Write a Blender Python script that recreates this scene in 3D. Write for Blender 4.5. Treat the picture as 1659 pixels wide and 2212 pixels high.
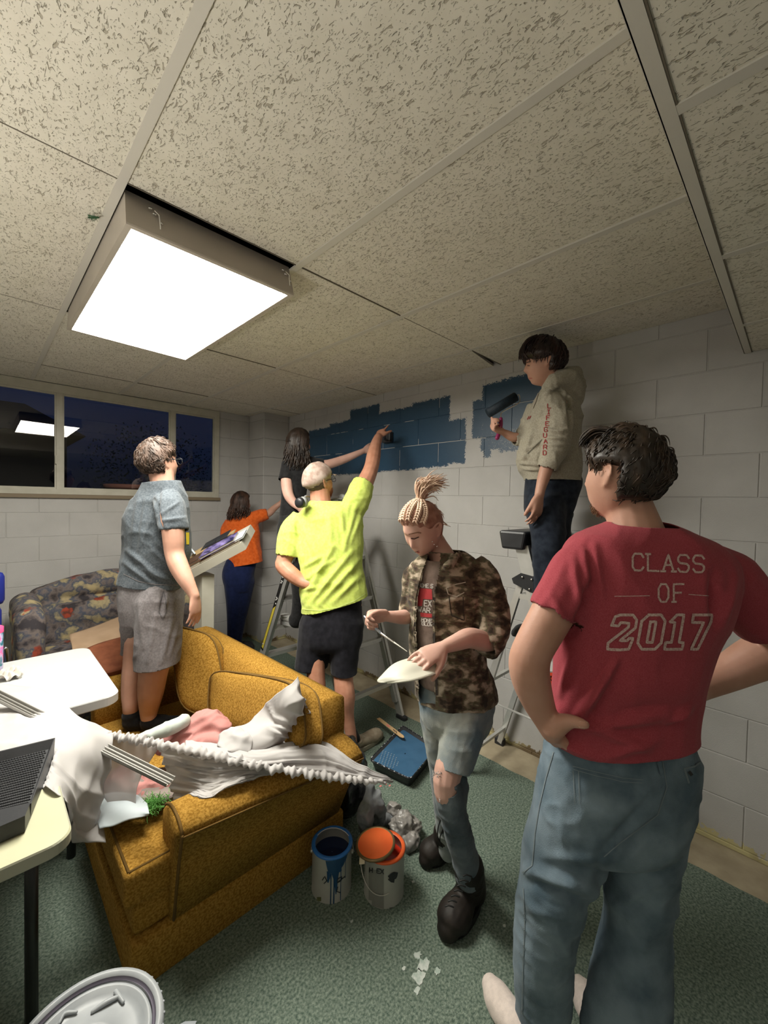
import bpy, bmesh, math, random
import numpy as np
from mathutils import Vector, Matrix
from mathutils.bvhtree import BVHTree
for o in list(bpy.data.objects): bpy.data.objects.remove(o)
SC = bpy.context.scene; COL = SC.collection
random.seed(7); RNG = np.random.default_rng(7)
# ---------------------------------------------------------------- camera
FPX, YAW, PITCH, ROLL, CAMH = 885.3, .7925, .0262, .0205, 1.60
CF = np.array([math.cos(YAW)*math.cos(PITCH), math.sin(YAW)*math.cos(PITCH), -math.sin(PITCH)])
_r = np.cross(CF, [0, 0, 1]); _r /= np.linalg.norm(_r); _u = np.cross(_r, CF)
CR = math.cos(ROLL)*_r + math.sin(ROLL)*_u; CU = -math.sin(ROLL)*_r + math.cos(ROLL)*_u
CC = np.array([0, 0, CAMH])
cd = bpy.data.cameras.new('camera'); cam = bpy.data.objects.new('camera', cd); COL.objects.link(cam)
cd.sensor_fit = 'HORIZONTAL'; cd.sensor_width = 36; cd.lens = 36*FPX/1659; cd.clip_start = .02
M = Matrix.Identity(4)
for i in range(3):
    M[i][0] = CR[i]; M[i][1] = CU[i]; M[i][2] = -CF[i]; M[i][3] = CC[i]
cam.matrix_world = M; SC.camera = cam
# ---------------------------------------------------------------- world (dusk), exposure
SC.view_settings.view_transform = 'Standard'; SC.view_settings.look = 'None'
SC.view_settings.exposure = 0.48; SC.view_settings.gamma = 1; SC.view_settings.use_curve_mapping = False
W = bpy.data.worlds.new('dusk'); SC.world = W; W.use_nodes = True
nt = W.node_tree; nt.nodes.clear()
wo = nt.nodes.new('ShaderNodeOutputWorld'); bg = nt.nodes.new('ShaderNodeBackground')
tc = nt.nodes.new('ShaderNodeTexCoord'); sx = nt.nodes.new('ShaderNodeSeparateXYZ'); rp = nt.nodes.new('ShaderNodeValToRGB')
nz = nt.nodes.new('ShaderNodeTexNoise'); nz.inputs['Scale'].default_value = 5
mxw = nt.nodes.new('ShaderNodeMath'); mxw.operation = 'MULTIPLY_ADD'; mxw.inputs[1].default_value = .25
nt.links.new(tc.outputs['Generated'], sx.inputs[0]); nt.links.new(tc.outputs['Generated'], nz.inputs[0])
nt.links.new(nz.outputs[0], mxw.inputs[0]); nt.links.new(sx.outputs[2], mxw.inputs[2])
nt.links.new(mxw.outputs[0], rp.inputs[0])
rp.color_ramp.elements[0].position = .08; rp.color_ramp.elements[0].color = (.0016, .002, .004, 1)
rp.color_ramp.elements[1].position = .5; rp.color_ramp.elements[1].color = (.008, .013, .036, 1)
nt.links.new(rp.outputs[0], bg.inputs[0]); bg.inputs[1].default_value = 1.0
nt.links.new(bg.outputs[0], wo.inputs[0])
LAMP_STRENGTH = 32.0
FILL_UPLIGHT = 105.0            # bowl of the added fill lamp, unseen left of the frame      
FILL2_STRENGTH = 0.8      # added fill light shaped like a second fixture, out of the frame
# ---------------------------------------------------------------- pixel helpers (reference frame 1659x2212)
def ray(x, y): return CF + CR*(x-829.5)/FPX - CU*(y-1106)/FPX
def P(x, y, d): return CC + ray(x, y)*d
def PZ(x, y, z):
    r = ray(x, y); return CC + r*((z-CC[2])/r[2])
def PX(x, y, X=2.503):
    r = ray(x, y); return CC + r*(X/r[0])
def PY(x, y, Y=4.448):
    r = ray(x, y); return CC + r*(Y/r[1])
def proj(V):
    q = np.asarray(V)-CC; d = q@CF; return 829.5+FPX*(q@CR)/d, 1106-FPX*(q@CU)/d, d
def nrm(v):
    v = np.asarray(v, float); return v/(np.linalg.norm(v)+1e-12)
VD = nrm([CF[0], CF[1], 0]); VR = np.cross(VD, [0, 0, 1])
UP = np.array([0, 0, 1.])
# ---------------------------------------------------------------- noise
def vnoise(p, seed=0):
    p = np.asarray(p, float); i = np.floor(p).astype(np.int64); f = p-i; f = f*f*(3-2*f)
    def h(a, b, c):
        n = (a*374761393 + b*668265263 + c*2147483647 + seed*974711) & 0xffffffff
        n = ((n ^ (n >> 13))*1274126177) & 0xffffffff
        return ((n ^ (n >> 16)) & 0xffff)/32767.5-1
    r = 0
    for a in (0, 1):
        for b in (0, 1):
            for c in (0, 1):
                w = (f[:, 0] if a else 1-f[:, 0])*(f[:, 1] if b else 1-f[:, 1])*(f[:, 2] if c else 1-f[:, 2])
                r = r+w*h(i[:, 0]+a, i[:, 1]+b, i[:, 2]+c)
    return r
def cr(pts, sub):
    """Catmull-Rom through rows of numbers"""
    p = np.asarray(pts, float); n = len(p)
    if n < 3 or sub < 2:
        if sub < 2: return p
        t = np.linspace(0, 1, sub+1)[:, None]; return p[0]*(1-t)+p[1]*t
    q = np.vstack([2*p[0]-p[1], p, 2*p[-1]-p[-2]]); out = []
    for i in range(n-1):
        a, b, c, d = q[i:i+4]
        for k in range(sub):
            t = k/sub
            out.append(.5*(2*b+(c-a)*t+(2*a-5*b+4*c-d)*t*t+(3*b-a-3*c+d)*t**3))
    out.append(p[-1]); return np.array(out)
# ---------------------------------------------------------------- materials
def mat(name, col, rough=.6, col2=None, scale=30, lo=.35, hi=.65, bump=0, bscale=200, metal=0, stretch=None, det=3, spec=.4, trans=0, sheen=0, coords='Object', extra=None, bdist=.002):
    m = bpy.data.materials.new(name); m.use_nodes = True; t = m.node_tree; b = t.nodes['Principled BSDF']
    b.inputs['Base Color'].default_value = (*col, 1); b.inputs['Roughness'].default_value = rough
    b.inputs['Metallic'].default_value = metal; b.inputs['Specular IOR Level'].default_value = spec
    if trans: b.inputs['Transmission Weight'].default_value = trans
    if sheen: b.inputs['Sheen Weight'].default_value = sheen
    if col2 is not None or bump:
        co = t.nodes.new('ShaderNodeTexCoord' if coords == 'Object' else 'ShaderNodeNewGeometry')
        src = co.outputs['Object' if coords == 'Object' else 'Position']
        if stretch:
            mp = t.nodes.new('ShaderNodeMapping'); mp.inputs['Scale'].default_value = stretch[:3]
            if len(stretch) > 3: mp.inputs['Rotation'].default_value = stretch[3:6]
            t.links.new(src, mp.inputs[0]); src = mp.outputs[0]
    if col2 is not None:
        n = t.nodes.new('ShaderNodeTexNoise'); n.inputs['Scale'].default_value = scale; n.inputs['Detail'].default_value = det
        t.links.new(src, n.inputs[0]); r = t.nodes.new('ShaderNodeValToRGB')
        r.color_ramp.elements[0].position = lo; r.color_ramp.elements[1].position = hi
        r.color_ramp.elements[0].color = (*col, 1); r.color_ramp.elements[1].color = (*col2, 1)
        if extra:
            for pos, c in extra:
                e = r.color_ramp.elements.new(pos); e.color = (*c, 1)
        t.links.new(n.outputs[0], r.inputs[0]); t.links.new(r.outputs[0], b.inputs['Base Color'])
    if bump:
        n2 = t.nodes.new('ShaderNodeTexNoise'); n2.inputs['Scale'].default_value = bscale; n2.inputs['Detail'].default_value = 2
        t.links.new(src, n2.inputs[0]); bp = t.nodes.new('ShaderNodeBump'); bp.inputs['Strength'].default_value = bump
        bp.inputs['Distance'].default_value = bdist
        t.links.new(n2.outputs[0], bp.inputs['Height']); t.links.new(bp.outputs[0], b.inputs['Normal'])
    return m
def emis(name, col, s):
    m = bpy.data.materials.new(name); m.use_nodes = True; b = m.node_tree.nodes['Principled BSDF']
    b.inputs['Base Color'].default_value = (*col, 1)
    b.inputs['Emission Color'].default_value = (*col, 1); b.inputs['Emission Strength'].default_value = s
    return m
# ---------------------------------------------------------------- mesh builder
class MB:
    def __init__(s): s.v = []; s.f = []; s.n = 0
    def add(s, v, f):
        v = np.asarray(v, float); s.v.append(v); s.f += [tuple(i+s.n for i in q) for q in f]; s.n += len(v); return s
    def box(s, lo, hi, M=None, bev=0):
        x0, y0, z0 = lo; x1, y1, z1 = hi
        if bev:
            b = bev; v = []; f = []
            bm = bmesh.new(); bmesh.ops.create_cube(bm, size=1)
            for q in bm.verts: q.co = Vector(((x0+x1)/2+q.co.x*(x1-x0), (y0+y1)/2+q.co.y*(y1-y0), (z0+z1)/2+q.co.z*(z1-z0)))
            bmesh.ops.bevel(bm, geom=bm.edges[:], offset=b, segments=2, affect='EDGES', profile=.5)
            bm.verts.index_update(); v = [tuple(q.co) for q in bm.verts]; f = [[q.index for q in g.verts] for g in bm.faces]; bm.free()
        else:
            v = [(x, y, z) for x in (x0, x1) for y in (y0, y1) for z in (z0, z1)]
            f = [(0, 1, 3, 2), (4, 6, 7, 5), (0, 4, 5, 1), (2, 3, 7, 6), (0, 2, 6, 4), (1, 5, 7, 3)]
        v = np.array(v)
        if M is not None: v = v@np.array(M)[:3, :3].T+np.array(M)[:3, 3]
        return s.add(v, f)
    def loft(s, rings, cap=True, close=False):
        """rings: (k,n,3)"""
        R = np.asarray(rings); k, n = R.shape[:2]; f = []
        for i in range(k-1 if not close else k):
            a = i*n; b = ((i+1) % k)*n
            for j in range(n): f.append((a+j, a+(j+1) % n, b+(j+1) % n, b+j))
        v = R.reshape(-1, 3)
        if cap and not close:
            v = np.vstack([v, R[0].mean(0), R[-1].mean(0)]); c0 = k*n; c1 = c0+1; a = (k-1)*n
            for j in range(n): f.append((c0, (j+1) % n, j)); f.append((c1, a+j, a+(j+1) % n))
        return s.add(v, f)
    def tube(s, pts, rad, n=12, sub=1, cap=True, round_=True, flat=None):
        """flat: (vector, factor) squeezes the section along the vector"""
        q = np.asarray([list(p)+[r] for p, r in zip(pts, np.broadcast_to(rad, len(pts)))], float)
        if sub > 1: q = cr(q, sub)
        p = q[:, :3]; r = np.maximum(q[:, 3], 1e-4)
        tg = np.gradient(p, axis=0); tg /= np.linalg.norm(tg, axis=1)[:, None]+1e-12
        if round_:
            ex = []
            for e, sg in ((0, -1), (-1, 1)):
                ex.append([(p[e]+sg*tg[e]*r[e]*math.sin(a), r[e]*math.cos(a), tg[e]) for a in (.5, 1.0, 1.4)])
            p = np.vstack([[c[0] for c in ex[0][::-1]], p, [c[0] for c in ex[1]]])
            r = np.r_[[c[1] for c in ex[0][::-1]], r, [c[1] for c in ex[1]]]
            tg = np.vstack([[c[2] for c in ex[0][::-1]], tg, [c[2] for c in ex[1]]])
        u = np.cross(tg[0], [0.1, .2, 1]);
        if np.linalg.norm(u) < 1e-3: u = np.cross(tg[0], [1, 0, 0])
        u = nrm(u); th = np.arange(n)*2*math.pi/n; rings = []
        for i in range(len(p)):
            u = nrm(u-tg[i]*(u@tg[i])); w = np.cross(tg[i], u)
            o = np.cos(th)[:, None]*u*r[i]+np.sin(th)[:, None]*w*r[i]
            if flat is not None:
                fv = nrm(flat[0]); o = o-np.outer(o@fv, fv)*(1-flat[1])
            rings.append(p[i]+o)
        return s.loft(rings, cap)
    def ell(s, c, ax, n=16, m=10, M3=None):
        th = np.arange(n)*2*math.pi/n; rings = []
        for i in range(1, m):
            a = math.pi*i/m; rings.append(np.c_[np.sin(a)*np.cos(th)*ax[0], np.sin(a)*np.sin(th)*ax[1], np.full(n, -math.cos(a)*ax[2])])
        R = np.array(rings)
        if M3 is not None: R = R@np.asarray(M3).T
        return s.loft(R+np.asarray(c))
    def cyl(s, a, b, r, n=24, r2=None):
        return s.tube([a, b], [r, r if r2 is None else r2], n=n, round_=False)
    def lathe(s, prof, c=(0, 0, 0), n=40, cap=False):
        th = np.arange(n)*2*math.pi/n
        return s.loft([np.c_[np.cos(th)*r+c[0], np.sin(th)*r+c[1], np.full(n, z+c[2])] for r, z in prof], cap)
    def mesh(s, name):
        me = bpy.data.meshes.new(name); v = np.vstack(s.v) if s.v else np.zeros((0, 3))
        me.from_pydata(v.tolist(), [], s.f); me.update(); return me
    def build(s, name, m, parent=None, smooth=False, auto=None):
        return link(name, s.mesh(name), m, parent, smooth)
def link(name, me, m, parent=None, smooth=False):
    o = bpy.data.objects.new(name, me); COL.objects.link(o)
    if m is not None:
        o.data.materials.clear(); o.data.materials.append(m)
    if parent is not None:
        o.parent = parent; o.matrix_parent_inverse = parent.matrix_world.inverted()
    if smooth: me.shade_smooth()
    return o
def tag(o, label=None, cat=None, group=None, kind=None):
    if label: o['label'] = label
    if cat: o['category'] = cat
    if group: o['group'] = group
    if kind: o['kind'] = kind
    return o
def empty(name, loc, label=None, cat=None, group=None, kind=None):
    o = bpy.data.objects.new(name, None); COL.objects.link(o); o.location = Vector(loc); o.empty_display_size = .05
    o.matrix_world = Matrix.Translation(Vector(loc)); return tag(o, label, cat, group, kind)
def apply_mods(o):
    dg = bpy.context.evaluated_depsgraph_get(); me = bpy.data.meshes.new_from_object(o.evaluated_get(dg))
    old = o.data; o.modifiers.clear(); o.data = me; bpy.data.meshes.remove(old); return o
def remesh(o, vox, smooth=4, fac=.5):
    m = o.modifiers.new('r', 'REMESH'); m.mode = 'VOXEL'; m.voxel_size = vox; m.use_smooth_shade = True
    if smooth:
        s = o.modifiers.new('s', 'SMOOTH'); s.factor = fac; s.iterations = smooth
    ms = list(o.data.materials); apply_mods(o)
    if not o.data.materials:
        for q in ms: o.data.materials.append(q)
    return o
def getv(o):
    a = np.empty(len(o.data.vertices)*3); o.data.vertices.foreach_get('co', a); return a.reshape(-1, 3)
def getn(o):
    a = np.empty(len(o.data.vertices)*3); o.data.vertices.foreach_get('normal', a); return a.reshape(-1, 3)
def setv(o, v): o.data.vertices.foreach_set('co', np.ascontiguousarray(v).ravel()); o.data.update()
def wrinkle(o, amp=.004, freq=(14, 14, 5), seed=1, frame=None, amp2=0):
    v = getv(o); n = getn(o); q = v if frame is None else v@np.asarray(frame).T
    w = vnoise(q*.0+q*6, seed+5)[:, None]*.25
    r = 1-np.abs(vnoise((q+w*.15)*np.array(freq), seed)); d = amp*(r**2-.45)
    d += amp2*vnoise(q*np.array(freq)*2.3, seed+9)
    setv(o, v+n*d[:, None])
def folds(o, L, only_front=True):
    """creases: (x1,y1,x2,y2,width_px,height) drawn on the photographed side of a garment"""
    v = getv(o); n = getn(o); x, y, d = proj(v); f = -(n@VD) > -.2 if only_front else np.ones(len(v), bool)
    D = np.zeros(len(v))
    for x1, y1, x2, y2, w, a in L:
        dx, dy = x2-x1, y2-y1; l2 = dx*dx+dy*dy; t = ((x-x1)*dx+(y-y1)*dy)/l2; tc = np.clip(t, 0, 1)
        e = np.hypot(x-x1-tc*dx, y-y1-tc*dy)/w
        env = np.clip(1.15-np.abs(tc-.5)*1.6, 0, 1)
        D += a*env*(np.exp(-e*e)-.35*np.exp(-(e/2)**2))*f
    setv(o, v+n*D[:, None])
def cut(o, planes, solid=.003, keep=.3):
    """open a garment: remove what lies beyond each plane (point, outward normal, radius)"""
    bm = bmesh.new(); bm.from_mesh(o.data)
    for p, nn, R in planes:
        p = Vector(p); nn = Vector(nn).normalized()
        fs = [f for f in bm.faces if (f.calc_center_median()-p).length < R]
        g = set(fs)
        for f in fs: g.update(f.edges); g.update(f.verts)
        bmesh.ops.bisect_plane(bm, geom=list(g), plane_co=p, plane_no=nn, clear_outer=True)
    # drop the loose slices left behind
    bm.verts.ensure_lookup_table(); seen = set(); isl = []
    for v0 in bm.verts:
        if v0 in seen: continue
        st = [v0]; seen.add(v0); g = []
        while st:
            q = st.pop(); g.append(q)
            for e in q.link_edges:
                w = e.other_vert(q)
                if w not in seen: seen.add(w); st.append(w)
        isl.append(g)
    big = max(len(g) for g in isl); dead = [v for g in isl if len(g) < keep*big for v in g]
    if dead: bmesh.ops.delete(bm, geom=dead, context='VERTS')
    bm.to_mesh(o.data); bm.free()
    if solid:
        m = o.modifiers.new('s', 'SOLIDIFY'); m.thickness = solid; m.offset = -1; apply_mods(o)
    o.data.shade_smooth()
def open_end(o, ends, solid=.003):
    """take the flat closing face off a sleeve: (point, outward direction, radius)"""
    bm = bmesh.new(); bm.from_mesh(o.data); dead = set()
    for p, nn, R in ends:
        p = Vector(p); nn = Vector(nn).normalized()
        for f in bm.faces:
            q = f.calc_center_median()-p; h = q.dot(nn)
            if h > -.012 and h < .010 and (q-nn*h).length < R and f.normal.dot(nn) > .6: dead.add(f)
    bmesh.ops.delete(bm, geom=list(dead), context='FACES'); bm.to_mesh(o.data); bm.free()
def patch(name, ctrl, mt, parent=None, su=10, sv=10, amp=.006, freq=(9, 9, 9), seed=3, thick=.002, smooth=True, fn=None, pleat=None):
    """a draped sheet through a grid of 3-D control points"""
    c = np.asarray(ctrl, float); rows = np.array([cr(r, su) for r in c]); g = np.array([cr(rows[:, j], sv) for j in range(rows.shape[1])])
    a, b = g.shape[:2]; v = g.reshape(-1, 3)
    f = [(i*b+j, i*b+j+1, (i+1)*b+j+1, (i+1)*b+j) for i in range(a-1) for j in range(b-1)]
    mb = MB().add(v, f); o = mb.build(name, mt, parent, smooth)
    if amp:
        v = getv(o); n = getn(o); r = 1-np.abs(vnoise(v*np.array(freq)+vnoise(v*4, seed+3)[:, None]*.7, seed))
        setv(o, v+n*(amp*(r**2-.5)+amp*.3*vnoise(v*np.array(freq)*2.5, seed+1))[:, None])
    if pleat:      # soft gathered folds: (direction, how many, height, seed)
        ax, fq, ph, sd = pleat; uu, vv = np.meshgrid(np.linspace(0, 1, b), np.linspace(0, 1, a)); q1, q2 = (uu, vv) if ax == 0 else (vv, uu)
        q1 = q1.ravel(); q2 = q2.ravel(); w = vnoise(np.c_[q1*fq+.5*vnoise(np.c_[q1*3, q2*3, q1*0], sd+2), q2*1.3, q1*0], sd); w = 1-2*np.abs(w)**.8
        v = getv(o); n = getn(o); setv(o, v+n*(ph*w)[:, None])
    if fn: fn(o, a, b)
    if thick:
        m = o.modifiers.new('s', 'SOLIDIFY'); m.thickness = thick; m.offset = 0; apply_mods(o)
    if smooth: o.data.shade_smooth()
    return o
# ---------------------------------------------------------------- lettering: strokes laid on a surface
GL = {'A': [[(0, 0), (.5, 1), (1, 0)], [(.2, .38), (.8, .38)]], 'C': [[(1, .8), (.8, 1), (.2, 1), (0, .8), (0, .2), (.2, 0), (.8, 0), (1, .2)]],
 'L': [[(0, 1), (0, 0), (1, 0)]], 'S': [[(1, .82), (.8, 1), (.2, 1), (0, .82), (0, .65), (.2, .52), (.8, .48), (1, .35), (1, .18), (.8, 0), (.2, 0), (0, .18)]],
 'O': [[(.25, 1), (.75, 1), (1, .75), (1, .25), (.75, 0), (.25, 0), (0, .25), (0, .75), (.25, 1)]], 'F': [[(0, 0), (0, 1), (1, 1)], [(0, .52), (.75, .52)]],
 'E': [[(1, 0), (0, 0), (0, 1), (1, 1)], [(0, .52), (.75, .52)]], 'M': [[(0, 0), (0, 1), (.5, .4), (1, 1), (1, 0)]], 'X': [[(0, 0), (1, 1)], [(0, 1), (1, 0)]],
 'W': [[(0, 1), (.25, 0), (.5, .6), (.75, 0), (1, 1)]], 'R': [[(0, 0), (0, 1), (.75, 1), (1, .8), (1, .62), (.75, .48), (0, .48)], [(.5, .48), (1, 0)]],
 'N': [[(0, 0), (0, 1), (1, 0), (1, 1)]], 'G': [[(1, .8), (.8, 1), (.2, 1), (0, .8), (0, .2), (.2, 0), (.8, 0), (1, .2), (1, .5), (.6, .5)]], 'I': [[(.5, 0), (.5, 1)], [(.2, 0), (.8, 0)], [(.2, 1), (.8, 1)]],
 'U': [[(0, 1), (0, .2), (.2, 0), (.8, 0), (1, .2), (1, 1)]], 'D': [[(0, 0), (0, 1), (.7, 1), (1, .75), (1, .25), (.7, 0), (0, 0)]], 'K': [[(0, 0), (0, 1)], [(1, 1), (0, .45), (1, 0)]],
 'P': [[(0, 0), (0, 1), (.75, 1), (1, .8), (1, .65), (.75, .5), (0, .5)]], 'H': [[(0, 0), (0, 1)], [(1, 0), (1, 1)], [(0, .5), (1, .5)]], 'T': [[(.5, 0), (.5, 1)], [(0, 1), (1, 1)]],
 'B': [[(0, 0), (0, 1), (.7, 1), (.95, .75), (.7, .52), (0, .52)], [(.7, .52), (1, .26), (.7, 0), (0, 0)]], 'Z': [[(0, 1), (1, 1), (0, 0), (1, 0)]], 'Y': [[(0, 1), (.5, .5), (1, 1)], [(.5, .5), (.5, 0)]],
 '1': [[(.2, .75), (.55, 1), (.55, 0)], [(.15, 0), (.95, 0)]], '5': [[(1, 1), (.1, 1), (0, .55), (.7, .58), (1, .3), (.7, 0), (0, .08)]], '0': [[(.25, 1), (.75, 1), (1, .75), (1, .25), (.75, 0), (.25, 0), (0, .25), (0, .75), (.25, 1)]]}
def text_px(s, x, y, w, h, gap=.35, dirx=(1, 0), diry=(0, -1), serif=False):
    """strokes (in picture pixels) of a line of letters; x,y is its lower left corner, w,h one letter"""
    out = []; cx = 0
    for ch in s:
        if ch != ' ':
            for st in GL[ch]:
                out.append([(x+dirx[0]*(cx+p[0]*w)+diry[0]*p[1]*h, y+dirx[1]*(cx+p[0]*w)+diry[1]*p[1]*h) for p in st])
            if serif and ch in 'ALFI':
                for p in {'A': [(0, 0), (1, 0)], 'L': [(0, 1)], 'F': [(0, 0)], 'I': []}[ch]:
                    out.append([(x+dirx[0]*(cx+(p[0]+e)*w)+diry[0]*p[1]*h, y+dirx[1]*(cx+(p[0]+e)*w)+diry[1]*p[1]*h) for e in (-.18, .22)])
        cx += w*(1+gap)
    return out
def bvh(objs):
    V = []; F = []; n = 0
    for o in objs:
        me = o.data; v = getv(o); mw = np.array(o.matrix_world); v = v@mw[:3, :3].T+mw[:3, 3]
        V += v.tolist(); F += [[i+n for i in p.vertices] for p in me.polygons]; n += len(v)
    return BVHTree.FromPolygons([Vector(a) for a in V], F)
def decal(name, strokes, width, targets, m, parent, lift=.0015, step=3.0, closed_fill=None):
    """ribbons that follow a surface: each stroke point is carried along its line of sight onto the target"""
    T = bvh(targets) if isinstance(targets, list) else targets; mb = MB()
    def hit(x, y):
        r = nrm(ray(x, y)); h = T.ray_cast(Vector(CC), Vector(r), 12)
        if h[0] is None: return None
        nn = np.array(h[1]);
        if nn@r > 0: nn = -nn
        return np.array(h[0])+nn*lift
    for st in strokes:
        st = np.asarray(st, float); ww = width
        pts = [st[0]]
        for a, b in zip(st[:-1], st[1:]):
            k = max(1, int(np.hypot(*(b-a))/step))
            for i in range(1, k+1): pts.append(a+(b-a)*i/k)
        pts = np.array(pts); tg = np.gradient(pts, axis=0); tg /= np.linalg.norm(tg, axis=1)[:, None]+1e-9
        sd = np.c_[-tg[:, 1], tg[:, 0]]*ww/2; pts[0] -= tg[0]*ww*.4; pts[-1] += tg[-1]*ww*.4
        prev = None
        for p, q in zip(pts, sd):
            a = hit(*(p-q)); b = hit(*(p+q))
            cur = None if a is None or b is None else (a, b)
            if cur and prev and np.linalg.norm(cur[0]-prev[0]) < .06:
                mb.add([prev[0], prev[1], cur[1], cur[0]], [(0, 1, 2, 3)])
            prev = cur
    if not mb.v: return None
    return mb.build(name, m, parent)
def fill(name, quad, nx, ny, targets, m, parent, lift=.0012):
    """a printed area: a grid inside four picture corners laid on the target"""
    T = bvh(targets) if isinstance(targets, list) else targets; q = np.asarray(quad, float); V = []; ok = []
    for i in range(ny+1):
        for j in range(nx+1):
            a = q[0]*(1-j/nx)+q[1]*j/nx; b = q[3]*(1-j/nx)+q[2]*j/nx; p = a*(1-i/ny)+b*i/ny
            r = nrm(ray(*p)); h = T.ray_cast(Vector(CC), Vector(r), 12)
            if h[0] is None: V.append((0, 0, 0)); ok.append(False)
            else:
                nn = np.array(h[1]); nn = -nn if nn@r > 0 else nn
                V.append(np.array(h[0])+nn*lift); ok.append(True)
    F = []
    for i in range(ny):
        for j in range(nx):
            f = (i*(nx+1)+j, i*(nx+1)+j+1, (i+1)*(nx+1)+j+1, (i+1)*(nx+1)+j)
            if all(ok[k] for k in f) and max(np.linalg.norm(np.array(V[f[0]])-V[k]) for k in f) < .08: F.append(f)
    us = sorted({i for f in F for i in f}); mp = {a: i for i, a in enumerate(us)}
    if not us: return None
    return MB().add([V[i] for i in us], [[mp[i] for i in f] for f in F]).build(name, m, parent)
# ================================================================ ROOM
XW, YW, HC, HS, YS = 2.503, 4.448, 2.535, 2.31, .2024
M_mortar = None
def wall_material(name, mort):
    m = mat(name, (.415, .405, .395), .55, (.455, .445, .435), 6, .3, .7, .45, 260, coords='World', bdist=.0016)
    t = m.node_tree; L = t.links; b = t.nodes['Principled BSDF']
    geo = t.nodes.new('ShaderNodeNewGeometry'); sp = t.nodes.new('ShaderNodeSeparateXYZ')
    ns = t.nodes.new('ShaderNodeTexNoise'); ns.inputs['Scale'].default_value = 22; ns.inputs['Detail'].default_value = 6; ns.inputs['Roughness'].default_value = .7
    L.new(geo.outputs['Position'], ns.inputs[0])
    mp = t.nodes.new('ShaderNodeMapping'); mp.inputs['Scale'].default_value = (1, 1, 1)
    vs = t.nodes.new('ShaderNodeVectorMath'); vs.operation = 'MULTIPLY_ADD'; vs.inputs[1].default_value = (.05, .05, .05)
    L.new(ns.outputs['Color'], vs.inputs[0]); L.new(geo.outputs['Position'], vs.inputs[2]); L.new(vs.outputs[0], sp.inputs[0])
    def mth(op, a, bb=None, c=None):
        n = t.nodes.new('ShaderNodeMath'); n.operation = op
        for i, q in enumerate((a, bb, c)):
            if q is None: continue
            if isinstance(q, (int, float)): n.inputs[i].default_value = q
            else: L.new(q, n.inputs[i])
        return n.outputs[0]
    # roller strokes: (ymin,ymax,zmin,zmax) in metres along the wall
    R = [(3.29, 3.70, 1.85, 2.335), (3.07, 3.34, 1.85, 2.36), (2.98, 3.12, 1.85, 2.37), (2.62, 3.02, 1.85, 2.455), (2.2, 2.66, 1.86, 2.375),
         (1.86, 2.24, 1.87, 2.40), (1.715, 1.90, 1.89, 2.215), (1.40, 1.585, 1.97, 2.425), (1.22, 1.44, 1.95, 2.435), (1.57, 1.66, 2.06, 2.325), (1.10, 1.30, 1.98, 2.38), (1.50, 1.56, 1.92, 2.0)]
    acc = None
    for y0, y1, z0, z1 in R:
        y0 += .025; y1 += .025; z0 += .025; z1 += .025
        a = mth('SUBTRACT', mth('ABSOLUTE', mth('SUBTRACT', sp.outputs[1], (y0+y1)/2)), (y1-y0)/2)
        c = mth('SUBTRACT', mth('ABSOLUTE', mth('SUBTRACT', sp.outputs[2], (z0+z1)/2)), (z1-z0)/2)
        d = mth('MAXIMUM', a, c); acc = d if acc is None else mth('MINIMUM', acc, d)
    # fine roller stipple along the edge, thinner coat on the second patch
    st = t.nodes.new('ShaderNodeTexNoise'); st.inputs['Scale'].default_value = 160; st.inputs['Detail'].default_value = 4
    L.new(geo.outputs['Position'], st.inputs[0])
    e = mth('MULTIPLY_ADD', mth('SUBTRACT', st.outputs[0], .5), .06, acc)
    mask = mth('LESS_THAN', e, 0.0)
    if mort:
        lf = t.nodes.new('ShaderNodeTexNoise'); lf.inputs['Scale'].default_value = 4.5; lf.inputs['Detail'].default_value = 2; L.new(geo.outputs['Position'], lf.inputs[0])
        mask = mth('MULTIPLY', mask, mth('LESS_THAN', lf.outputs[0], .53))
    thin = mth('MULTIPLY', mth('GREATER_THAN', mth('MULTIPLY_ADD', mth('SUBTRACT', sp.outputs[1], 1.64), -.5, st.outputs[0]), .72), mth('LESS_THAN', sp.outputs[2], 2.12))
    mask = mth('MULTIPLY', mask, mth('SUBTRACT', 1.0, mth('MULTIPLY', thin, .75)))
    pc = t.nodes.new('ShaderNodeValToRGB'); pc.color_ramp.elements[0].color = (.022, .055, .10, 1); pc.color_ramp.elements[1].color = (.030, .072, .125, 1)
    L.new(ns.outputs[0], pc.inputs[0])
    src = b.inputs['Base Color'].links[0].from_socket
    mx = t.nodes.new('ShaderNodeMix'); mx.data_type = 'RGBA'; L.new(mask, mx.inputs[0]); L.new(src, mx.inputs[6]); L.new(pc.outputs[0], mx.inputs[7])
    # old adhesive and dirt at the foot of the wall
    fz = mth('MULTIPLY_ADD', mth('SUBTRACT', ns.outputs[0], .5), .16, sp.outputs[2])
    foot = mth('LESS_THAN', fz, .068)
    fc = t.nodes.new('ShaderNodeValToRGB'); fc.color_ramp.elements[0].position = .40; fc.color_ramp.elements[1].position = .55
    fc.color_ramp.elements[0].color = (.14, .10, .055, 1); fc.color_ramp.elements[1].color = (.50, .45, .24, 1)
    n3 = t.nodes.new('ShaderNodeTexNoise'); n3.inputs['Scale'].default_value = 5; L.new(geo.outputs['Position'], n3.inputs[0]); L.new(n3.outputs[0], fc.inputs[0])
    mx2 = t.nodes.new('ShaderNodeMix'); mx2.data_type = 'RGBA'; L.new(foot, mx2.inputs[0]); L.new(mx.outputs[2], mx2.inputs[6]); L.new(fc.outputs[0], mx2.inputs[7])
    L.new(mx2.outputs[2], b.inputs['Base Color'])
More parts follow.
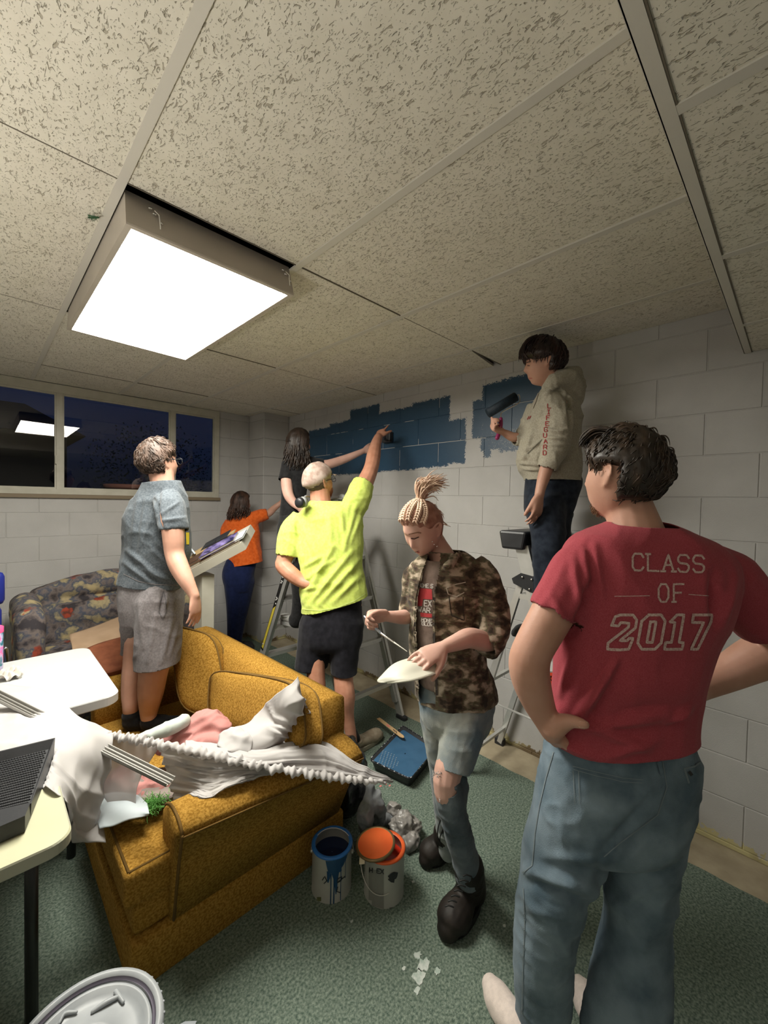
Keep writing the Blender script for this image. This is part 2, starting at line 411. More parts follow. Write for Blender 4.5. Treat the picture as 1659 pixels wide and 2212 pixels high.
    rr = t.nodes.new('ShaderNodeMix'); rr.data_type = 'FLOAT'; L.new(mask, rr.inputs[0]); rr.inputs[2].default_value = .6; rr.inputs[3].default_value = .33
    L.new(rr.outputs[0], b.inputs['Roughness'])
    return m
M_block = wall_material('painted_block', False); M_mort = wall_material('painted_mortar', True)
M_ground = mat('outside_ground', (.03, .035, .03), .9)
# --- right wall (being painted) -------------------------------------------------
def block_mesh(w, h):
    """face lies in local x=0 looking to -x, spans y 0..w, z 0..h"""
    g = .0018; b = .003; dp = .0035
    o = [(dp, g, g), (dp, w-g, g), (dp, w-g, h-g), (dp, g, h-g)]
    i = [(0, g+b*.7, g+b*.7), (0, w-g-b*.7, g+b*.7), (0, w-g-b*.7, h-g-b*.7), (0, g+b*.7, h-g-b*.7)]
    me = bpy.data.meshes.new('block'); me.from_pydata(o+i, [], [(4, 7, 6, 5), (0, 4, 5, 1), (1, 5, 6, 2), (2, 6, 7, 3), (3, 7, 4, 0)])
    me.materials.append(M_block); me.update(); return me
_bm = {}
def wall_blocks(parent, u0, u1, z0, z1, place, off):
    for k in range(-6, 9):
        za, zb = 1.65-.2032*(k+1), 1.65-.2032*k
        za2, zb2 = max(za, z0), min(zb, z1)
        if zb2-za2 < .02: continue
        s = off(k)
        n0 = math.floor((u0-s)/.4064)
        for n in range(n0, n0+20):
            a, b = s+n*.4064, s+(n+1)*.4064; a2, b2 = max(a, u0), min(b, u1)
            if b2-a2 < .02: continue
            key = (round(b2-a2, 3), round(zb2-za2, 3))
            if key not in _bm: _bm[key] = block_mesh(*key)
            o = bpy.data.objects.new('block', _bm[key]); COL.objects.link(o); o.matrix_world = place(a2, za2, b2-a2); o.parent = parent
wr = MB().box((XW+.0035, -1.9, -.02), (XW+.12, YW+.12, 2.9)).build('wall_right', M_mort); tag(wr, kind='structure')
wall_blocks(wr, -1.85, 4.106, 0, 2.56, lambda a, z, w: Matrix.Translation((XW, a, z)), lambda k: .1336+(0 if k % 2 else .2032))
# --- left wall with the long window ------------------------------------------------
WX0, WX1, WZ0, WZ1 = -1.30, 1.845, 1.60, 2.50
wl = MB()
for lo, hi in (((-1.6, YW+.0035, -.02), (2.6, YW+.12, WZ0)), ((WX1, YW+.0035, WZ0), (2.6, YW+.12, 2.9)), ((-1.6, YW+.0035, WZ0), (WX0, YW+.12, 2.9)), ((WX0, YW+.0035, WZ1), (WX1, YW+.12, 2.9))):
    wl.box(lo, hi)
wl = wl.build('wall_left', M_mort); tag(wl, kind='structure')
def pl_left(a, z, w):   # local y -> world +x, local x(out) -> world +y
    return Matrix(((0, 1, 0, a), (1, 0, 0, YW), (0, 0, 1, z), (0, 0, 0, 1)))
offL = lambda k: .552+(0 if k % 2 else .2032)
wall_blocks(wl, -1.6, WX1+.0, 0, WZ0-.02, pl_left, offL)
wall_blocks(wl, WX1, 2.2, 0, 2.56, pl_left, offL) if False else None
class _Z: pass
wall_blocks(wl, WX1, 2.195, 0, 2.54, pl_left, offL)
# --- block pier in the corner
wc = MB().box((2.201, 4.112, 0), (XW+.01, YW+.01, 2.6)).build('wall_corner', M_mort); tag(wc, kind='structure')
for k in range(-6, 9):
    za, zb = max(1.65-.2032*(k+1), 0), min(1.65-.2032*k, 2.54)
    if zb-za < .02: continue
    for key, mt4 in (((.308, round(zb-za, 3)), Matrix(((0, 1, 0, 2.195), (1, 0, 0, 4.106), (0, 0, 1, za), (0, 0, 0, 1)))),
                     ((.342, round(zb-za, 3)), Matrix.Translation((2.195, 4.106, za)))):
        if key not in _bm: _bm[key] = block_mesh(*key)
        o = bpy.data.objects.new('block', _bm[key]); COL.objects.link(o); o.matrix_world = mt4; o.parent = wc
# --- walls behind the camera
tag(MB().box((-1.72, -1.9, -.02), (-1.6, YW+.12, 2.9)).build('wall_back', mat('plain_wall', (.66, .65, .63), .6, (.70, .69, .67), 4)), kind='structure')
tag(MB().box((-1.72, -2.0, -.02), (XW+.12, -1.9, 2.9)).build('wall_front', bpy.data.materials['plain_wall']), kind='structure')
# --- floor ----------------------------------------------------------------------
M_conc = mat('bare_concrete', (.30, .25, .17), .8, (.42, .36, .25), 9, .3, .7, .4, 90)
fl = MB().box((-1.75, -2.0, -.06), (XW+.12, YW+.2, 0)).build('floor', M_conc); tag(fl, kind='structure')
M_carpet = mat('green_carpet', (.085, .125, .10), .95, (.27, .33, .27), 120, .34, .68, .9, 420, det=4, spec=.1, bdist=.006)
def carpet_edge():
    ys = np.arange(-1.9, YW, .04); v = []; f = []
    for i, y in enumerate(ys):
        e = 2.262+.004*math.sin(y*9)+.003*math.sin(y*31)+(.0 if y < 3.9 else -.0)
        v += [(-1.6, y, .0), (-1.6, y, .008), (e-.006, y, .008), (e, y, .004), (e, y, 0)]
    for i in range(len(ys)-1):
        for j in range(4): f.append((i*5+j, (i+1)*5+j, (i+1)*5+j+1, i*5+j+1))
    return MB().add(v, f).build('carpet', M_carpet, fl, False)
cp = carpet_edge()
# paint drips on the carpet
M_wp = mat('dried_white_paint', (.55, .58, .55), .6, (.32, .40, .35), 60); M_rp = mat('pink_paint_spot', (.75, .22, .20), .5)
def splat(px, py, r, m, n=14, seed=0, name='paint_spot'):
    c = PZ(px, py, .009); rs = np.random.default_rng(seed); a = np.arange(n)*2*math.pi/n; rr = r*(.55+.65*rs.random(n))
    v = [(c[0]+math.cos(t)*q*1.3, c[1]+math.sin(t)*q, .0098) for t, q in zip(a, rr)]+[(c[0]+math.cos(t)*q*1.35, c[1]+math.sin(t)*q*1.05, .0075) for t, q in zip(a, rr)]
    MB().add(v, [tuple(range(n))]+[(i, n+i, n+(i+1) % n, (i+1) % n) for i in range(n)]).build(name, m, fl)
for i, (x, y, r) in enumerate([(903, 2062, .012), (915, 2085, .02), (905, 2110, .022), (945, 2098, .011), (872, 2092, .006), (900, 2140, .01), (893, 1905, .006), (760, 1990, .005), (1090, 2000, .006)]):
    splat(x, y, r, M_wp, seed=i)
for i, (x, y, r) in enumerate([(781, 1649, .012), (822, 1698, .006), (834, 1694, .005), (842, 1697, .006), (828, 1690, .004)]): splat(x, y, r, M_rp, seed=20+i, name='pink_paint_spot')
# --- ceiling --------------------------------------------------------------------
def tile_mat():
    m = mat('fissured_tile', (.66, .62, .53), .9, (.72, .68, .59), 14, .3, .7, coords='World', spec=.1)
    t = m.node_tree; L = t.links; b = t.nodes['Principled BSDF']
    geo = t.nodes.new('ShaderNodeNewGeometry')
    def nz(scl, str_, lo, hi, dist, det=2, rough=.5):
        mp = t.nodes.new('ShaderNodeMapping'); mp.inputs['Scale'].default_value = str_; L.new(geo.outputs['Position'], mp.inputs[0])
        n = t.nodes.new('ShaderNodeTexNoise'); n.inputs['Scale'].default_value = scl; n.inputs['Detail'].default_value = det; n.inputs['Distortion'].default_value = dist
        n.inputs['Roughness'].default_value = rough
        L.new(mp.outputs[0], n.inputs[0]); r = t.nodes.new('ShaderNodeValToRGB'); r.color_ramp.elements[0].position = lo; r.color_ramp.elements[1].position = hi
        L.new(n.outputs[0], r.inputs[0]); return r.outputs[0]
    a = nz(74, (1.5, .66, 1), .60, .67, 1.3)       # worm-like fissures
    c = nz(170, (1, .8, 1), .64, .70, .4)          # pinholes
    mx = t.nodes.new('ShaderNodeMath'); mx.operation = 'MAXIMUM'; L.new(a, mx.inputs[0])
    mm = t.nodes.new('ShaderNodeMath'); mm.operation = 'MULTIPLY'; mm.inputs[1].default_value = .6; L.new(c, mm.inputs[0]); L.new(mm.outputs[0], mx.inputs[1])
    src = b.inputs['Base Color'].links[0].from_socket
    mix = t.nodes.new('ShaderNodeMix'); mix.data_type = 'RGBA'
    m8 = t.nodes.new('ShaderNodeMath'); m8.operation = 'MULTIPLY'; m8.inputs[1].default_value = .55; L.new(mx.outputs[0], m8.inputs[0])
    L.new(m8.outputs[0], mix.inputs[0]); L.new(src, mix.inputs[6]); mix.inputs[7].default_value = (.22, .18, .12, 1)
    L.new(mix.outputs[2], b.inputs['Base Color'])
    bp = t.nodes.new('ShaderNodeBump'); bp.inputs['Strength'].default_value = .8; bp.inputs['Distance'].default_value = .004; bp.invert = True
    L.new(mx.outputs[0], bp.inputs['Height']); L.new(bp.outputs[0], b.inputs['Normal'])
    return m
M_tile = tile_mat(); M_grid = mat('beige_grid_metal', (.58, .55, .49), .5)
ceil = MB().box((-1.72, -2.0, 2.82), (XW+.12, YW+.12, 2.9)).build('ceiling', mat('dark_plenum', (.03, .03, .03), .9)); tag(ceil, kind='structure')
XG = [.304+.6096*i for i in range(-4, 4)]; YG = [YS, 1.445, 2.664, 3.883, YW-.0]
def tile(x0, x1, y0, y1, z, skew=0, stain=None):
    g = .0025; v = [(x0+g, y0+g, z), (x1-g, y0+g+skew, z), (x1-g, y1-g, z), (x0+g, y1-g, z)]; v += [(a, b, c+.015) for a, b, c in v]
    MB().add(v, [(0, 3, 2, 1), (4, 5, 6, 7), (0, 1, 5, 4), (1, 2, 6, 5), (2, 3, 7, 6), (3, 0, 4, 7)]).build('ceiling_tile', M_tile, ceil)
xs = XG+[XW]
for i in range(len(xs)-1):
    for j in range(len(YG)-1):
        if i == 4 and j == 1: continue             # the light sits here
        dz = .004*((i*7+j*3) % 3)/2
        tile(xs[i], xs[i+1], YG[j], YG[j+1], HC+dz, .055 if (i == 7 and j == 1) else 0)
for i, x in enumerate(XG[1:]):
    MB().box((x-.0125, YS, HC-.003), (x+.0125, YW, HC+.004)).build('grid_bar', M_grid, ceil)
for j, y in enumerate(YG[1:-1]):
    MB().box((-1.6, y-.002, HC-.0005), (XW, y+.002, HC+.01)).build('cross_joint', mat('dark_joint', (.14, .12, .09), .8) if j == 0 else bpy.data.materials['dark_joint'], ceil)
# lower soffit on the near side
xsf = [-1.6]+[.893+.6096*k for k in range(-4, 3)]+[XW]
for a, b in zip(xsf[:-1], xsf[1:]):
    if b-a > .02:
        tile(a, b, -1.018, YS-.004, HS+.004); tile(a, b, -1.9, -1.022, HS+.004)
for x in xsf[1:-1]: MB().box((x-.0125, -1.9, HS+.0005), (x+.0125, YS-.02, HS+.006)).build('grid_bar', M_grid, ceil)
MB().box((-1.6, YS-.024, HS), (XW, YS+.001, HS+.003)).box((-1.6, YS-.001, HS), (XW, YS+.002, HC+.01)).build('soffit_edge', M_grid, ceil)
MB().box((-1.6, YS-.0275, HS+.001), (XW, YS-.024, HS+.004)).build('cross_joint', bpy.data.materials['dark_joint'], ceil)
# wall angle along the painted wall
# --- window ---------------------------------------------------------------------
M_wf = mat('cream_window_frame', (.42, .40, .33), .5, (.48, .46, .39), 12); M_sill = mat('brown_sill', (.20, .155, .10), .6)
win = empty('window_1', (.27, YW, WZ0), kind='structure')
f = MB(); yo = YW-.018
f.box((WX0, yo, WZ0+.003), (WX1, YW+.0034, WZ0+.045)).box((WX0, yo, WZ1-.04), (WX1, YW+.0034, WZ1+.03)).box((WX1-.05, yo, WZ0+.045), (WX1, YW+.0034, WZ1-.04)).box((WX0, yo, WZ0+.045), (WX0+.05, YW+.0034, WZ1-.04))
f.box((WX0+.001, YW+.0034, WZ0+.0045), (WX1-.001, YW+.05, WZ0+.045)).box((WX0+.001, YW+.0034, WZ1-.04), (WX1-.001, YW+.05, WZ1-.001)).box((WX1-.05, YW+.0034, WZ0+.045), (WX1-.001, YW+.05, WZ1-.04)).box((WX0+.001, YW+.0034, WZ0+.045), (WX0+.05, YW+.05, WZ1-.04))
f.build('window_frame', M_wf, win)
for xm in (.4835, 1.3785, -.41): MB().box((xm-.021, YW-.012, WZ0+.0452), (xm+.021, YW+.045, WZ1-.0402)).build('mullion', M_wf, win)
for a, b in ((-1.26, -.43), (-.39, .463), (.504, 1.358), (1.4, 1.80)):
    MB().box((a, YW+.0, WZ0+.045), (b, YW+.02, WZ0+.062)).box((a, YW, WZ1-.055), (b, YW+.02, WZ1-.04)).box((a+.0005, YW+.001, WZ0+.062), (a+.012, YW+.019, WZ1-.055)).box((b-.012, YW+.001, WZ0+.062), (b-.0005, YW+.019, WZ1-.055)).build('sash', M_wf, win)
MB().box((WX0, YW-.03, WZ0-.028), (WX1+.012, YW+.003, WZ0+.002)).build('window_sill', M_sill, win)
MB().box((.452, YW-.026, 1.86), (.462, YW-.012, 1.93)).build('latch', M_wf, win)
M_glass = bpy.data.materials.new('window_glass'); M_glass.use_nodes = True; t = M_glass.node_tree; t.nodes.clear()
go = t.nodes.new('ShaderNodeOutputMaterial'); gm = t.nodes.new('ShaderNodeMixShader'); ga = t.nodes.new('ShaderNodeBsdfTransparent'); gg = t.nodes.new('ShaderNodeBsdfGlossy'); gf = t.nodes.new('ShaderNodeFresnel')
gf.inputs[0].default_value = 1.5; gg.inputs['Roughness'].default_value = .004; ga.inputs[0].default_value = (.8, .85, .9, 1)
gx = t.nodes.new('ShaderNodeMath'); gx.operation = 'MULTIPLY'; gx.inputs[1].default_value = 1.7
t.links.new(gf.outputs[0], gx.inputs[0]); t.links.new(gx.outputs[0], gm.inputs[0]); t.links.new(ga.outputs[0], gm.inputs[1]); t.links.new(gg.outputs[0], gm.inputs[2]); t.links.new(gm.outputs[0], go.inputs[0])
for a, b in ((-1.25, -.431), (-.389, .4625), (.5045, 1.3575), (1.3995, 1.795)):
    MB().add([(a, YW+.018, WZ0+.045), (b, YW+.018, WZ0+.045), (b, YW+.018, WZ1-.04), (a, YW+.018, WZ1-.04)], [(0, 1, 2, 3)]).build('pane', M_glass, win)
# outside: ground level with the sill, a low dark building and shrubs at dusk
og = MB().box((-12, YW+.3, 1.30), (12, 24, 1.42)).build('outside_ground', M_ground); tag(og, kind='structure')
M_dark = mat('dark_siding', (.02, .02, .022), .8)
bd = empty('building', (-1.5, 16, 1.42), 'dark low building seen through the long window', 'building')
MB().box((-9, 15, 1.42), (1.8, 19, 3.3)).build('wall', M_dark, bd)
MB().add([(-9.4, 14.6, 3.3), (2.2, 14.6, 3.3), (2.2, 19.4, 3.3), (-9.4, 19.4, 3.3), (-8, 17, 4.4), (1, 17, 4.4)], [(0, 1, 5, 4), (2, 3, 4, 5), (1, 2, 5), (3, 0, 4), (0, 3, 2, 1)]).build('roof', M_dark, bd)
pt = MB().lathe([(.17, 0), (.21, .26), (.225, .26), (.225, .30), (.20, .30), (.19, .1), (.01, .1)], (1.12, YW+.55, 1.42), 24).build('planter', mat('terracotta_clay', (.38, .14, .09), .8, (.30, .11, .07), 8), None, True)
tag(pt, 'terracotta planter standing outside the middle window pane', 'planter')
M_leafd = mat('dusk_leaf', (.02, .045, .02), .8)
for k, (cx, cy, cz, r) in enumerate([(-.9, 8.2, 2.0, 1.0), (2.6, 9.5, 2.2, 1.3)]):
    mb = MB(); rs = np.random.default_rng(k)
    for i in range(1500):
        u = nrm(rs.normal(size=3)); p = np.array([cx, cy, cz])+u*r*(.6+.4*rs.random())*[1, .8, .75]; a = nrm(rs.normal(size=3)); c = nrm(np.cross(a, u+.01))
        s = .028; mb.add([p-a*s, p+c*s*.5, p+a*s, p-c*s*.5], [(0, 1, 2, 3)])
    o = mb.build('shrub', M_leafd); tag(o, ['round leafy shrub outside the left window pane', 'tall dark shrub outside the right window pane'][k], 'shrub')
    MB().cyl((cx, cy, 1.40), (cx, cy, cz), .04, 8).build('stem', M_leafd, o)
# --- ceiling light ----------------------------------------------------------------
lx0, lx1, ly0, ly1 = .318, .905, 1.462, 2.655; zt = HC+.012; zb = [2.432, 2.428, 2.436, 2.448]
cl = empty('ceiling_light', ((lx0+lx1)/2, (ly0+ly1)/2, zt), 'square white fluorescent ceiling fixture hanging from the tile grid', 'light')
M_house = mat('beige_fixture_steel', (.47, .42, .36), .45, (.43, .385, .33), 5)
rim = [(lx0, ly0, zb[0]), (lx1, ly0, zb[1]), (lx1, ly1, zb[2]), (lx0, ly1, zb[3])]; top = [(lx0+.004, ly0+.035, zt), (lx1-.004, ly0+.035, zt), (lx1-.004, ly1-.03, zt), (lx0+.004, ly1-.03, zt)]
MB().add(top+rim, [(0, 1, 5, 4), (1, 2, 6, 5), (2, 3, 7, 6), (3, 0, 4, 7), (0, 3, 2, 1)]).build('housing', M_house, cl)
def inset(r, a): 
    c = np.mean(r, axis=0); return [np.array(p)+np.array([math.copysign(a, c[0]-p[0]), math.copysign(a, c[1]-p[1]), 0]) for p in r]
i1 = inset(rim, .018); lo1 = [p-[0, 0, .006] for p in i1]; lo0 = [np.array(p)-[0, 0, .006] for p in rim]
MB().add(rim+lo0+lo1+i1, [(a, (a+1) % 4, 4+(a+1) % 4, 4+a) for a in range(4)]+[(4+a, 4+(a+1) % 4, 8+(a+1) % 4, 8+a) for a in range(4)]+[(8+a, 8+(a+1) % 4, 12+(a+1) % 4, 12+a) for a in range(4)]).build('door_frame', M_house, cl)
M_lamp = emis('lit_diffuser', (1.0, .965, .86), LAMP_STRENGTH)
MB().add(i1, [(3, 2, 1, 0)]).build('diffuser', M_lamp, cl)
M_chr = mat('bright_metal', (.8, .8, .8), .2, metal=1)
for x, y in ((.40, 1.475), (.875, 1.475)):
    c = np.array([x, y, 2.50]); mb = MB()
    for a in ((0, 0, 0), (.02, -.0, -.02), (.012, 0, -.045), (-.012, 0, .012)):
        mb.ell(c+a, (.006, .004, .004), 8, 6)
    mb.tube([c+[0, 0, .01], c+[.012, -.004, 0], c+[.016, -.004, -.04]], .0022, 6)
    mb.build('spring_clip', M_chr, cl)
# weak fill light added behind the camera, shaped like a second fixture
cl2 = empty('ceiling_light', (-1.0, -1.0, HS), 'added fill light shaped like a fluorescent fixture, unseen behind the viewer', 'light')
MB().box((-1.3, -1.55, HS-.09), (-.72, -.4, HS+.004)).build('housing', M_house, cl2)
MB().add([(-1.28, -1.53, HS-.092), (-.74, -1.53, HS-.092), (-.74, -.42, HS-.092), (-1.28, -.42, HS-.092)], [(3, 2, 1, 0)]).build('diffuser', emis('fill_diffuser_glow', (1, .95, .85), FILL2_STRENGTH), cl2)
# fill lamp added out of view on the left to brighten the ceiling
ul = empty('fill_lamp', (-.85, 1.0, 0), 'added unseen fill lamp with an upward bowl, left of the white table', 'lamp')
MB().lathe([(.001, 0), (.14, 0), (.14, .015), (.02, .03), (.012, .05), (.012, 1.02), (.03, 1.05), (.15, 1.14), (.19, 1.24), (.186, 1.24), (.145, 1.15), (.02, 1.07), (.001, 1.07)], (-.85, 1.0, 0), 32).build('stand', M_house, ul, True)
MB().lathe([(.13, 1.15), (.001, 1.152)], (-.85, 1.0, 0), 24).build('fill_disc', emis('fill_bowl_glow', (1, .95, .87), FILL_UPLIGHT), ul)
# sprig of green tinsel stuck in the grid
sg = MB(); c = PZ(192, 470, HC-.004); rs = np.random.default_rng(5)
for i in range(26):
    t0 = i/26; p = c+np.array([.018*t0, -.04*t0, -.012*t0]); a = nrm(rs.normal(size=3)*[1, 1, .6]-[0, 0, .2]); q = p+a*.012
    sg.tube([p, q], [.0012, .0005], 4, round_=False)
sg.tube([c, c+[.02, -.045, -.012], c+[.005, -.055, -.02], c+[-.008, -.045, -.018]], .002, 6, 4)
tag(sg.build('tinsel_sprig', mat('green_tinsel', (.03, .10, .04), .5)), 'small green tinsel sprig hanging from the ceiling grid', 'decoration')
# ================================================================ FURNITURE
def cushion(name, c, u, v, w, m, parent=None, label=None, pipe=None, puff=1.0, vox=None, seed=1, corner=4.5, wr=.004):
    """boxy stuffed cushion: half axes u, v (face) and w (thickness)"""
    c, u, v, w = [np.asarray(a, float) for a in (c, u, v, w)]; N = 22; V = []; F = []
    idx = {}
    bm = bmesh.new(); bmesh.ops.create_cube(bm, size=2); bmesh.ops.subdivide_edges(bm, edges=bm.edges[:], cuts=13, use_grid_fill=True)
    for q in bm.verts:
        a = np.array(q.co); k = corner
        s = (abs(a[0])**k+abs(a[1])**k)**(1/k)
        e = a[:2]/max(s, 1e-6)*max(abs(a[0]), abs(a[1])) if s > 0 else a[:2]
        edge = max(abs(a[0]), abs(a[1]))
        th = (.62+.38*(1-edge**4)*puff)
        p = c+u*e[0]*(1-.03*(1-abs(a[2])))+v*e[1]+w*a[2]*th
        q.co = Vector(p)
    me = bpy.data.meshes.new(name); bm.to_mesh(me); bm.free()
    o = link(name, me, m, parent, True)
    wrinkle(o, wr, (7, 7, 7), seed)
    if pipe is not None:
        for sg in (1, -1):
            pts = []
            for t in np.arange(48)*2*math.pi/48:
                a = np.array([math.cos(t), math.sin(t)]); mx = max(abs(a)); a = a/mx; s = (abs(a[0])**corner+abs(a[1])**corner)**(1/corner); e = a/s
                pts.append(c+u*e[0]*1.0+v*e[1]*1.0+w*sg*.64)
            pts.append(pts[0]); pts.append(pts[1])
            MB().tube(pts, .0045, 6, cap=False, round_=False).build('piping', pipe, o, True)
    return o
M_must = mat('mustard_tweed', (.25, .125, .016), .9, (.44, .245, .048), 130, .38, .62, .9, 520, det=4, spec=.15, bdist=.003)
M_mpipe = mat('dark_mustard_piping', (.13, .07, .012), .9)
def loft_x(mb, secs):
    """secs: list of (x, [(y,z)...])"""
    return mb.loft([np.array([(x, y, z) for y, z in s]) for x, s in secs])
sofa = empty('loveseat', (.77, 2.15, 0), 'mustard yellow tweed loveseat with low arms, standing on the green carpet', 'sofa')
def rbox(mb, lo, hi, b=.02): return mb.box(lo, hi, bev=b)
rbox(MB(), (.345, 1.46, .17), (1.19, 2.84, .30), .02).build('base', M_must, sofa, True)
rbox(MB(), (.335, 1.44, .0), (1.2, 2.86, .165), .012).build('skirt', M_must, sofa, True)
def armsec(x, yo, yi, h, n=9):
    pts = [(yo[0], .165), (yo[0]*.5+yo[1]*.5, .35), (yo[1], h-.05)]
    for a in np.linspace(math.pi, 0, n): pts.append(((yo[1]+yi)/2-math.cos(math.pi-a)*-1*(yi-yo[1])/2*-1 if 0 else (yo[1]+yi)/2+math.cos(a)*(yi-yo[1])/2, h-.05+math.sin(a)*.05))
    pts += [(yi, h-.08), (yi, .165)]
    return (x, pts)
near = MB(); s1 = [armsec(x, (1.445, 1.375-.09*((x-.45)/.7)), 1.54, .545) for x in (.452, .465, .7, .9, 1.1, 1.17)]
s1 = [(s1[0][0], [((y-1.46)*.9+1.46, (z-.3)*.97+.3) for y, z in s1[0][1]])]+s1[1:]
loft_x(near, s1); near = near.build('arm', M_must, sofa, True)
MB().tube([(.463, y, z) for y, z in s1[1][1]], .005, 6, 2, round_=False).build('piping', M_mpipe, near, True)
MB().tube([(x, s[2][0]-.004, s[2][1]) for x, s in s1[1:]], .003, 6, round_=False).build('seam', M_mpipe, near, True)
far = MB(); s2 = [armsec(x, (2.84, 2.86), 2.74, .545) for x in (.452, .465, .7, .9, 1.17)]; s2 = [(x, [(y, z) for y, z in s][::-1]) for x, s in s2]
loft_x(far, s2); far.build('arm', M_must, sofa, True)
bk = MB(); prof = [(.97, .28), (1.0, .55), (1.045, .685), (1.08, .712), (1.15, .715), (1.195, .695), (1.2, .60), (1.19, .3), (1.17, .17), (1.0, .17)]
rings = []
for y, k in ((1.448, .985), (1.462, 1), (1.9, 1), (2.4, 1), (2.845, 1), (2.86, .98)):
    sh = -.045*(y-1.45)/1.4; rings.append(np.array([((x-1.08)*k+1.08+sh, y, (z-.45)*k+.45) for x, z in prof]))
bk.loft(rings); bk = bk.build('back', M_must, sofa, True)
# T-shaped seat cushion at the near end
pts = [(.318, 1.445), (.318, 2.08), (.97, 2.08), (.97, 1.565), (.478, 1.565), (.478, 1.445)]
def poly_cushion(name, pts, z0, z1, m, parent, r=.022):
    bm = bmesh.new(); vs = [bm.verts.new((x, y, z0)) for x, y in pts]; f = bm.faces.new(vs)
    e = bmesh.ops.extrude_face_region(bm, geom=[f]); 
    for q in e['geom']:
        if isinstance(q, bmesh.types.BMVert): q.co.z = z1
    bmesh.ops.recalc_face_normals(bm, faces=bm.faces[:]); bmesh.ops.bevel(bm, geom=bm.edges[:], offset=r, segments=3, affect='EDGES', profile=.6)
    bmesh.ops.triangulate(bm, faces=[f for f in bm.faces if len(f.verts) > 4])
    me = bpy.data.meshes.new(name); bm.to_mesh(me); bm.free(); return link(name, me, m, parent, True)
sc = poly_cushion('seat_cushion', pts[::-1], .285, .405, M_must, sofa)
MB().tube([(x+(.014 if x < .4 else -.014), y+(.014 if y < 1.5 else -.014), .4025) for x, y in pts+pts[:1]], .005, 6, round_=False).build('piping', M_mpipe, sc, True)
# loose back pillows
p2 = [PX(470, 1445, 1.0), PX(668, 1500, 1.06), PX(680, 1605, .99), PX(466, 1560, .93)]
c2 = np.mean(p2, axis=0); u2 = (p2[1]+p2[2]-p2[0]-p2[3])/4; v2 = (p2[0]+p2[1]-p2[2]-p2[3])/4; w2 = nrm(np.cross(u2, v2))*.085
KC = .945; bp2 = cushion('throw_cushion', CC+(c2-CC)*KC, u2*1.02*KC, v2*1.2*KC, w2*.8, M_must, pipe=M_mpipe, seed=4)
tag(bp2, 'mustard tweed back cushion at the near end of the loveseat, behind the white bundle', 'cushion')
p1 = [PX(388, 1375, .95), PX(455, 1362, 1.03), PX(497, 1500, 1.02), PX(400, 1545, .9)]
c1 = np.array([.93, 2.62, .545]); u1 = np.array([.03, -.20, -.09]); v1 = np.array([.06, -.0, .2])
c1 = P(435, 1450, 2.42); u1 = (P(487, 1462, 2.36)-P(383, 1432, 2.42))/2; v1 = (P(415, 1362, 2.52)-P(437, 1545, 2.32))/2
bp1 = cushion('throw_cushion', CC+(c1-CC)*.975, u1*.975, v1*.975, nrm(np.cross(u1, v1))*.062, M_must, pipe=M_mpipe, seed=9)
tag(bp1, 'mustard tweed back cushion leaning at the far end of the loveseat beside the grey shorts', 'cushion')
# --- floral sofa by the window wall -------------------------------------------------
M_flor = mat('floral_tapestry', (.035, .03, .035), .9, (.42, .34, .19), 9, .36, .66, .3, 300, det=6, extra=[(.46, (.16, .13, .12)), (.52, (.06, .07, .10)), (.58, (.30, .25, .15))])
t = M_flor.node_tree; b = t.nodes['Principled BSDF']; co = t.nodes.new('ShaderNodeTexCoord'); vo = t.nodes.new('ShaderNodeTexVoronoi'); vo.inputs['Scale'].default_value = 5.2
t.links.new(co.outputs['Object'], vo.inputs[0]); n1 = t.nodes.new('ShaderNodeTexNoise'); n1.inputs['Scale'].default_value = 26; t.links.new(co.outputs['Object'], n1.inputs[0])
a1 = t.nodes.new('ShaderNodeMath'); a1.operation = 'MULTIPLY_ADD'; a1.inputs[1].default_value = .45; t.links.new(n1.outputs[0], a1.inputs[0]); t.links.new(vo.outputs['Distance'], a1.inputs[2])
r1 = t.nodes.new('ShaderNodeValToRGB'); r1.color_ramp.elements[0].position = .40; r1.color_ramp.elements[0].color = (1, 1, 1, 1); r1.color_ramp.elements[1].position = .47; r1.color_ramp.elements[1].color = (0, 0, 0, 1)
t.links.new(a1.outputs[0], r1.inputs[0]); mx = t.nodes.new('ShaderNodeMix'); mx.data_type = 'RGBA'; t.links.new(r1.outputs[0], mx.inputs[0]); t.links.new(b.inputs['Base Color'].links[0].from_socket, mx.inputs[6])
r2 = t.nodes.new('ShaderNodeValToRGB'); r2.color_ramp.elements[0].position = .42; r2.color_ramp.elements[0].color = (.30, .05, .025, 1); r2.color_ramp.elements[1].position = .6; r2.color_ramp.elements[1].color = (.10, .03, .02, 1)
t.links.new(n1.outputs[0], r2.inputs[0]); t.links.new(r2.outputs[0], mx.inputs[7]); t.links.new(mx.outputs[2], b.inputs['Base Color'])
fs = empty('floral_sofa', (.75, 3.9, 0), 'dark floral tapestry sofa against the wall under the window', 'sofa')
MB().box((.17, 3.55, .06), (1.32, 4.30, .30), bev=.03).build('base', M_flor, fs, True)
arm = MB().tube([(.235, 3.50, .30), (.235, 3.52, .52), (.235, 3.56, .72), (.235, 3.75, .76), (.235, 4.1, .77), (.235, 4.25, .6)], [.06, .075, .085, .085, .085, .08], 14, 4, flat=None)
arm.box((.165, 3.52, .06), (.31, 4.25, .72), bev=.03); a_ = remesh(arm.build('arm', M_flor, fs), .014, 5); wrinkle(a_, .006, (9, 9, 9), 4)
arm = MB().tube([(1.27, 3.50, .30), (1.27, 3.56, .66), (1.27, 3.75, .70), (1.27, 4.2, .7)], [.06, .07, .08, .08], 14, 4).box((1.2, 3.52, .06), (1.34, 4.25, .66), bev=.03); remesh(arm.build('arm', M_flor, fs), .014, 5)
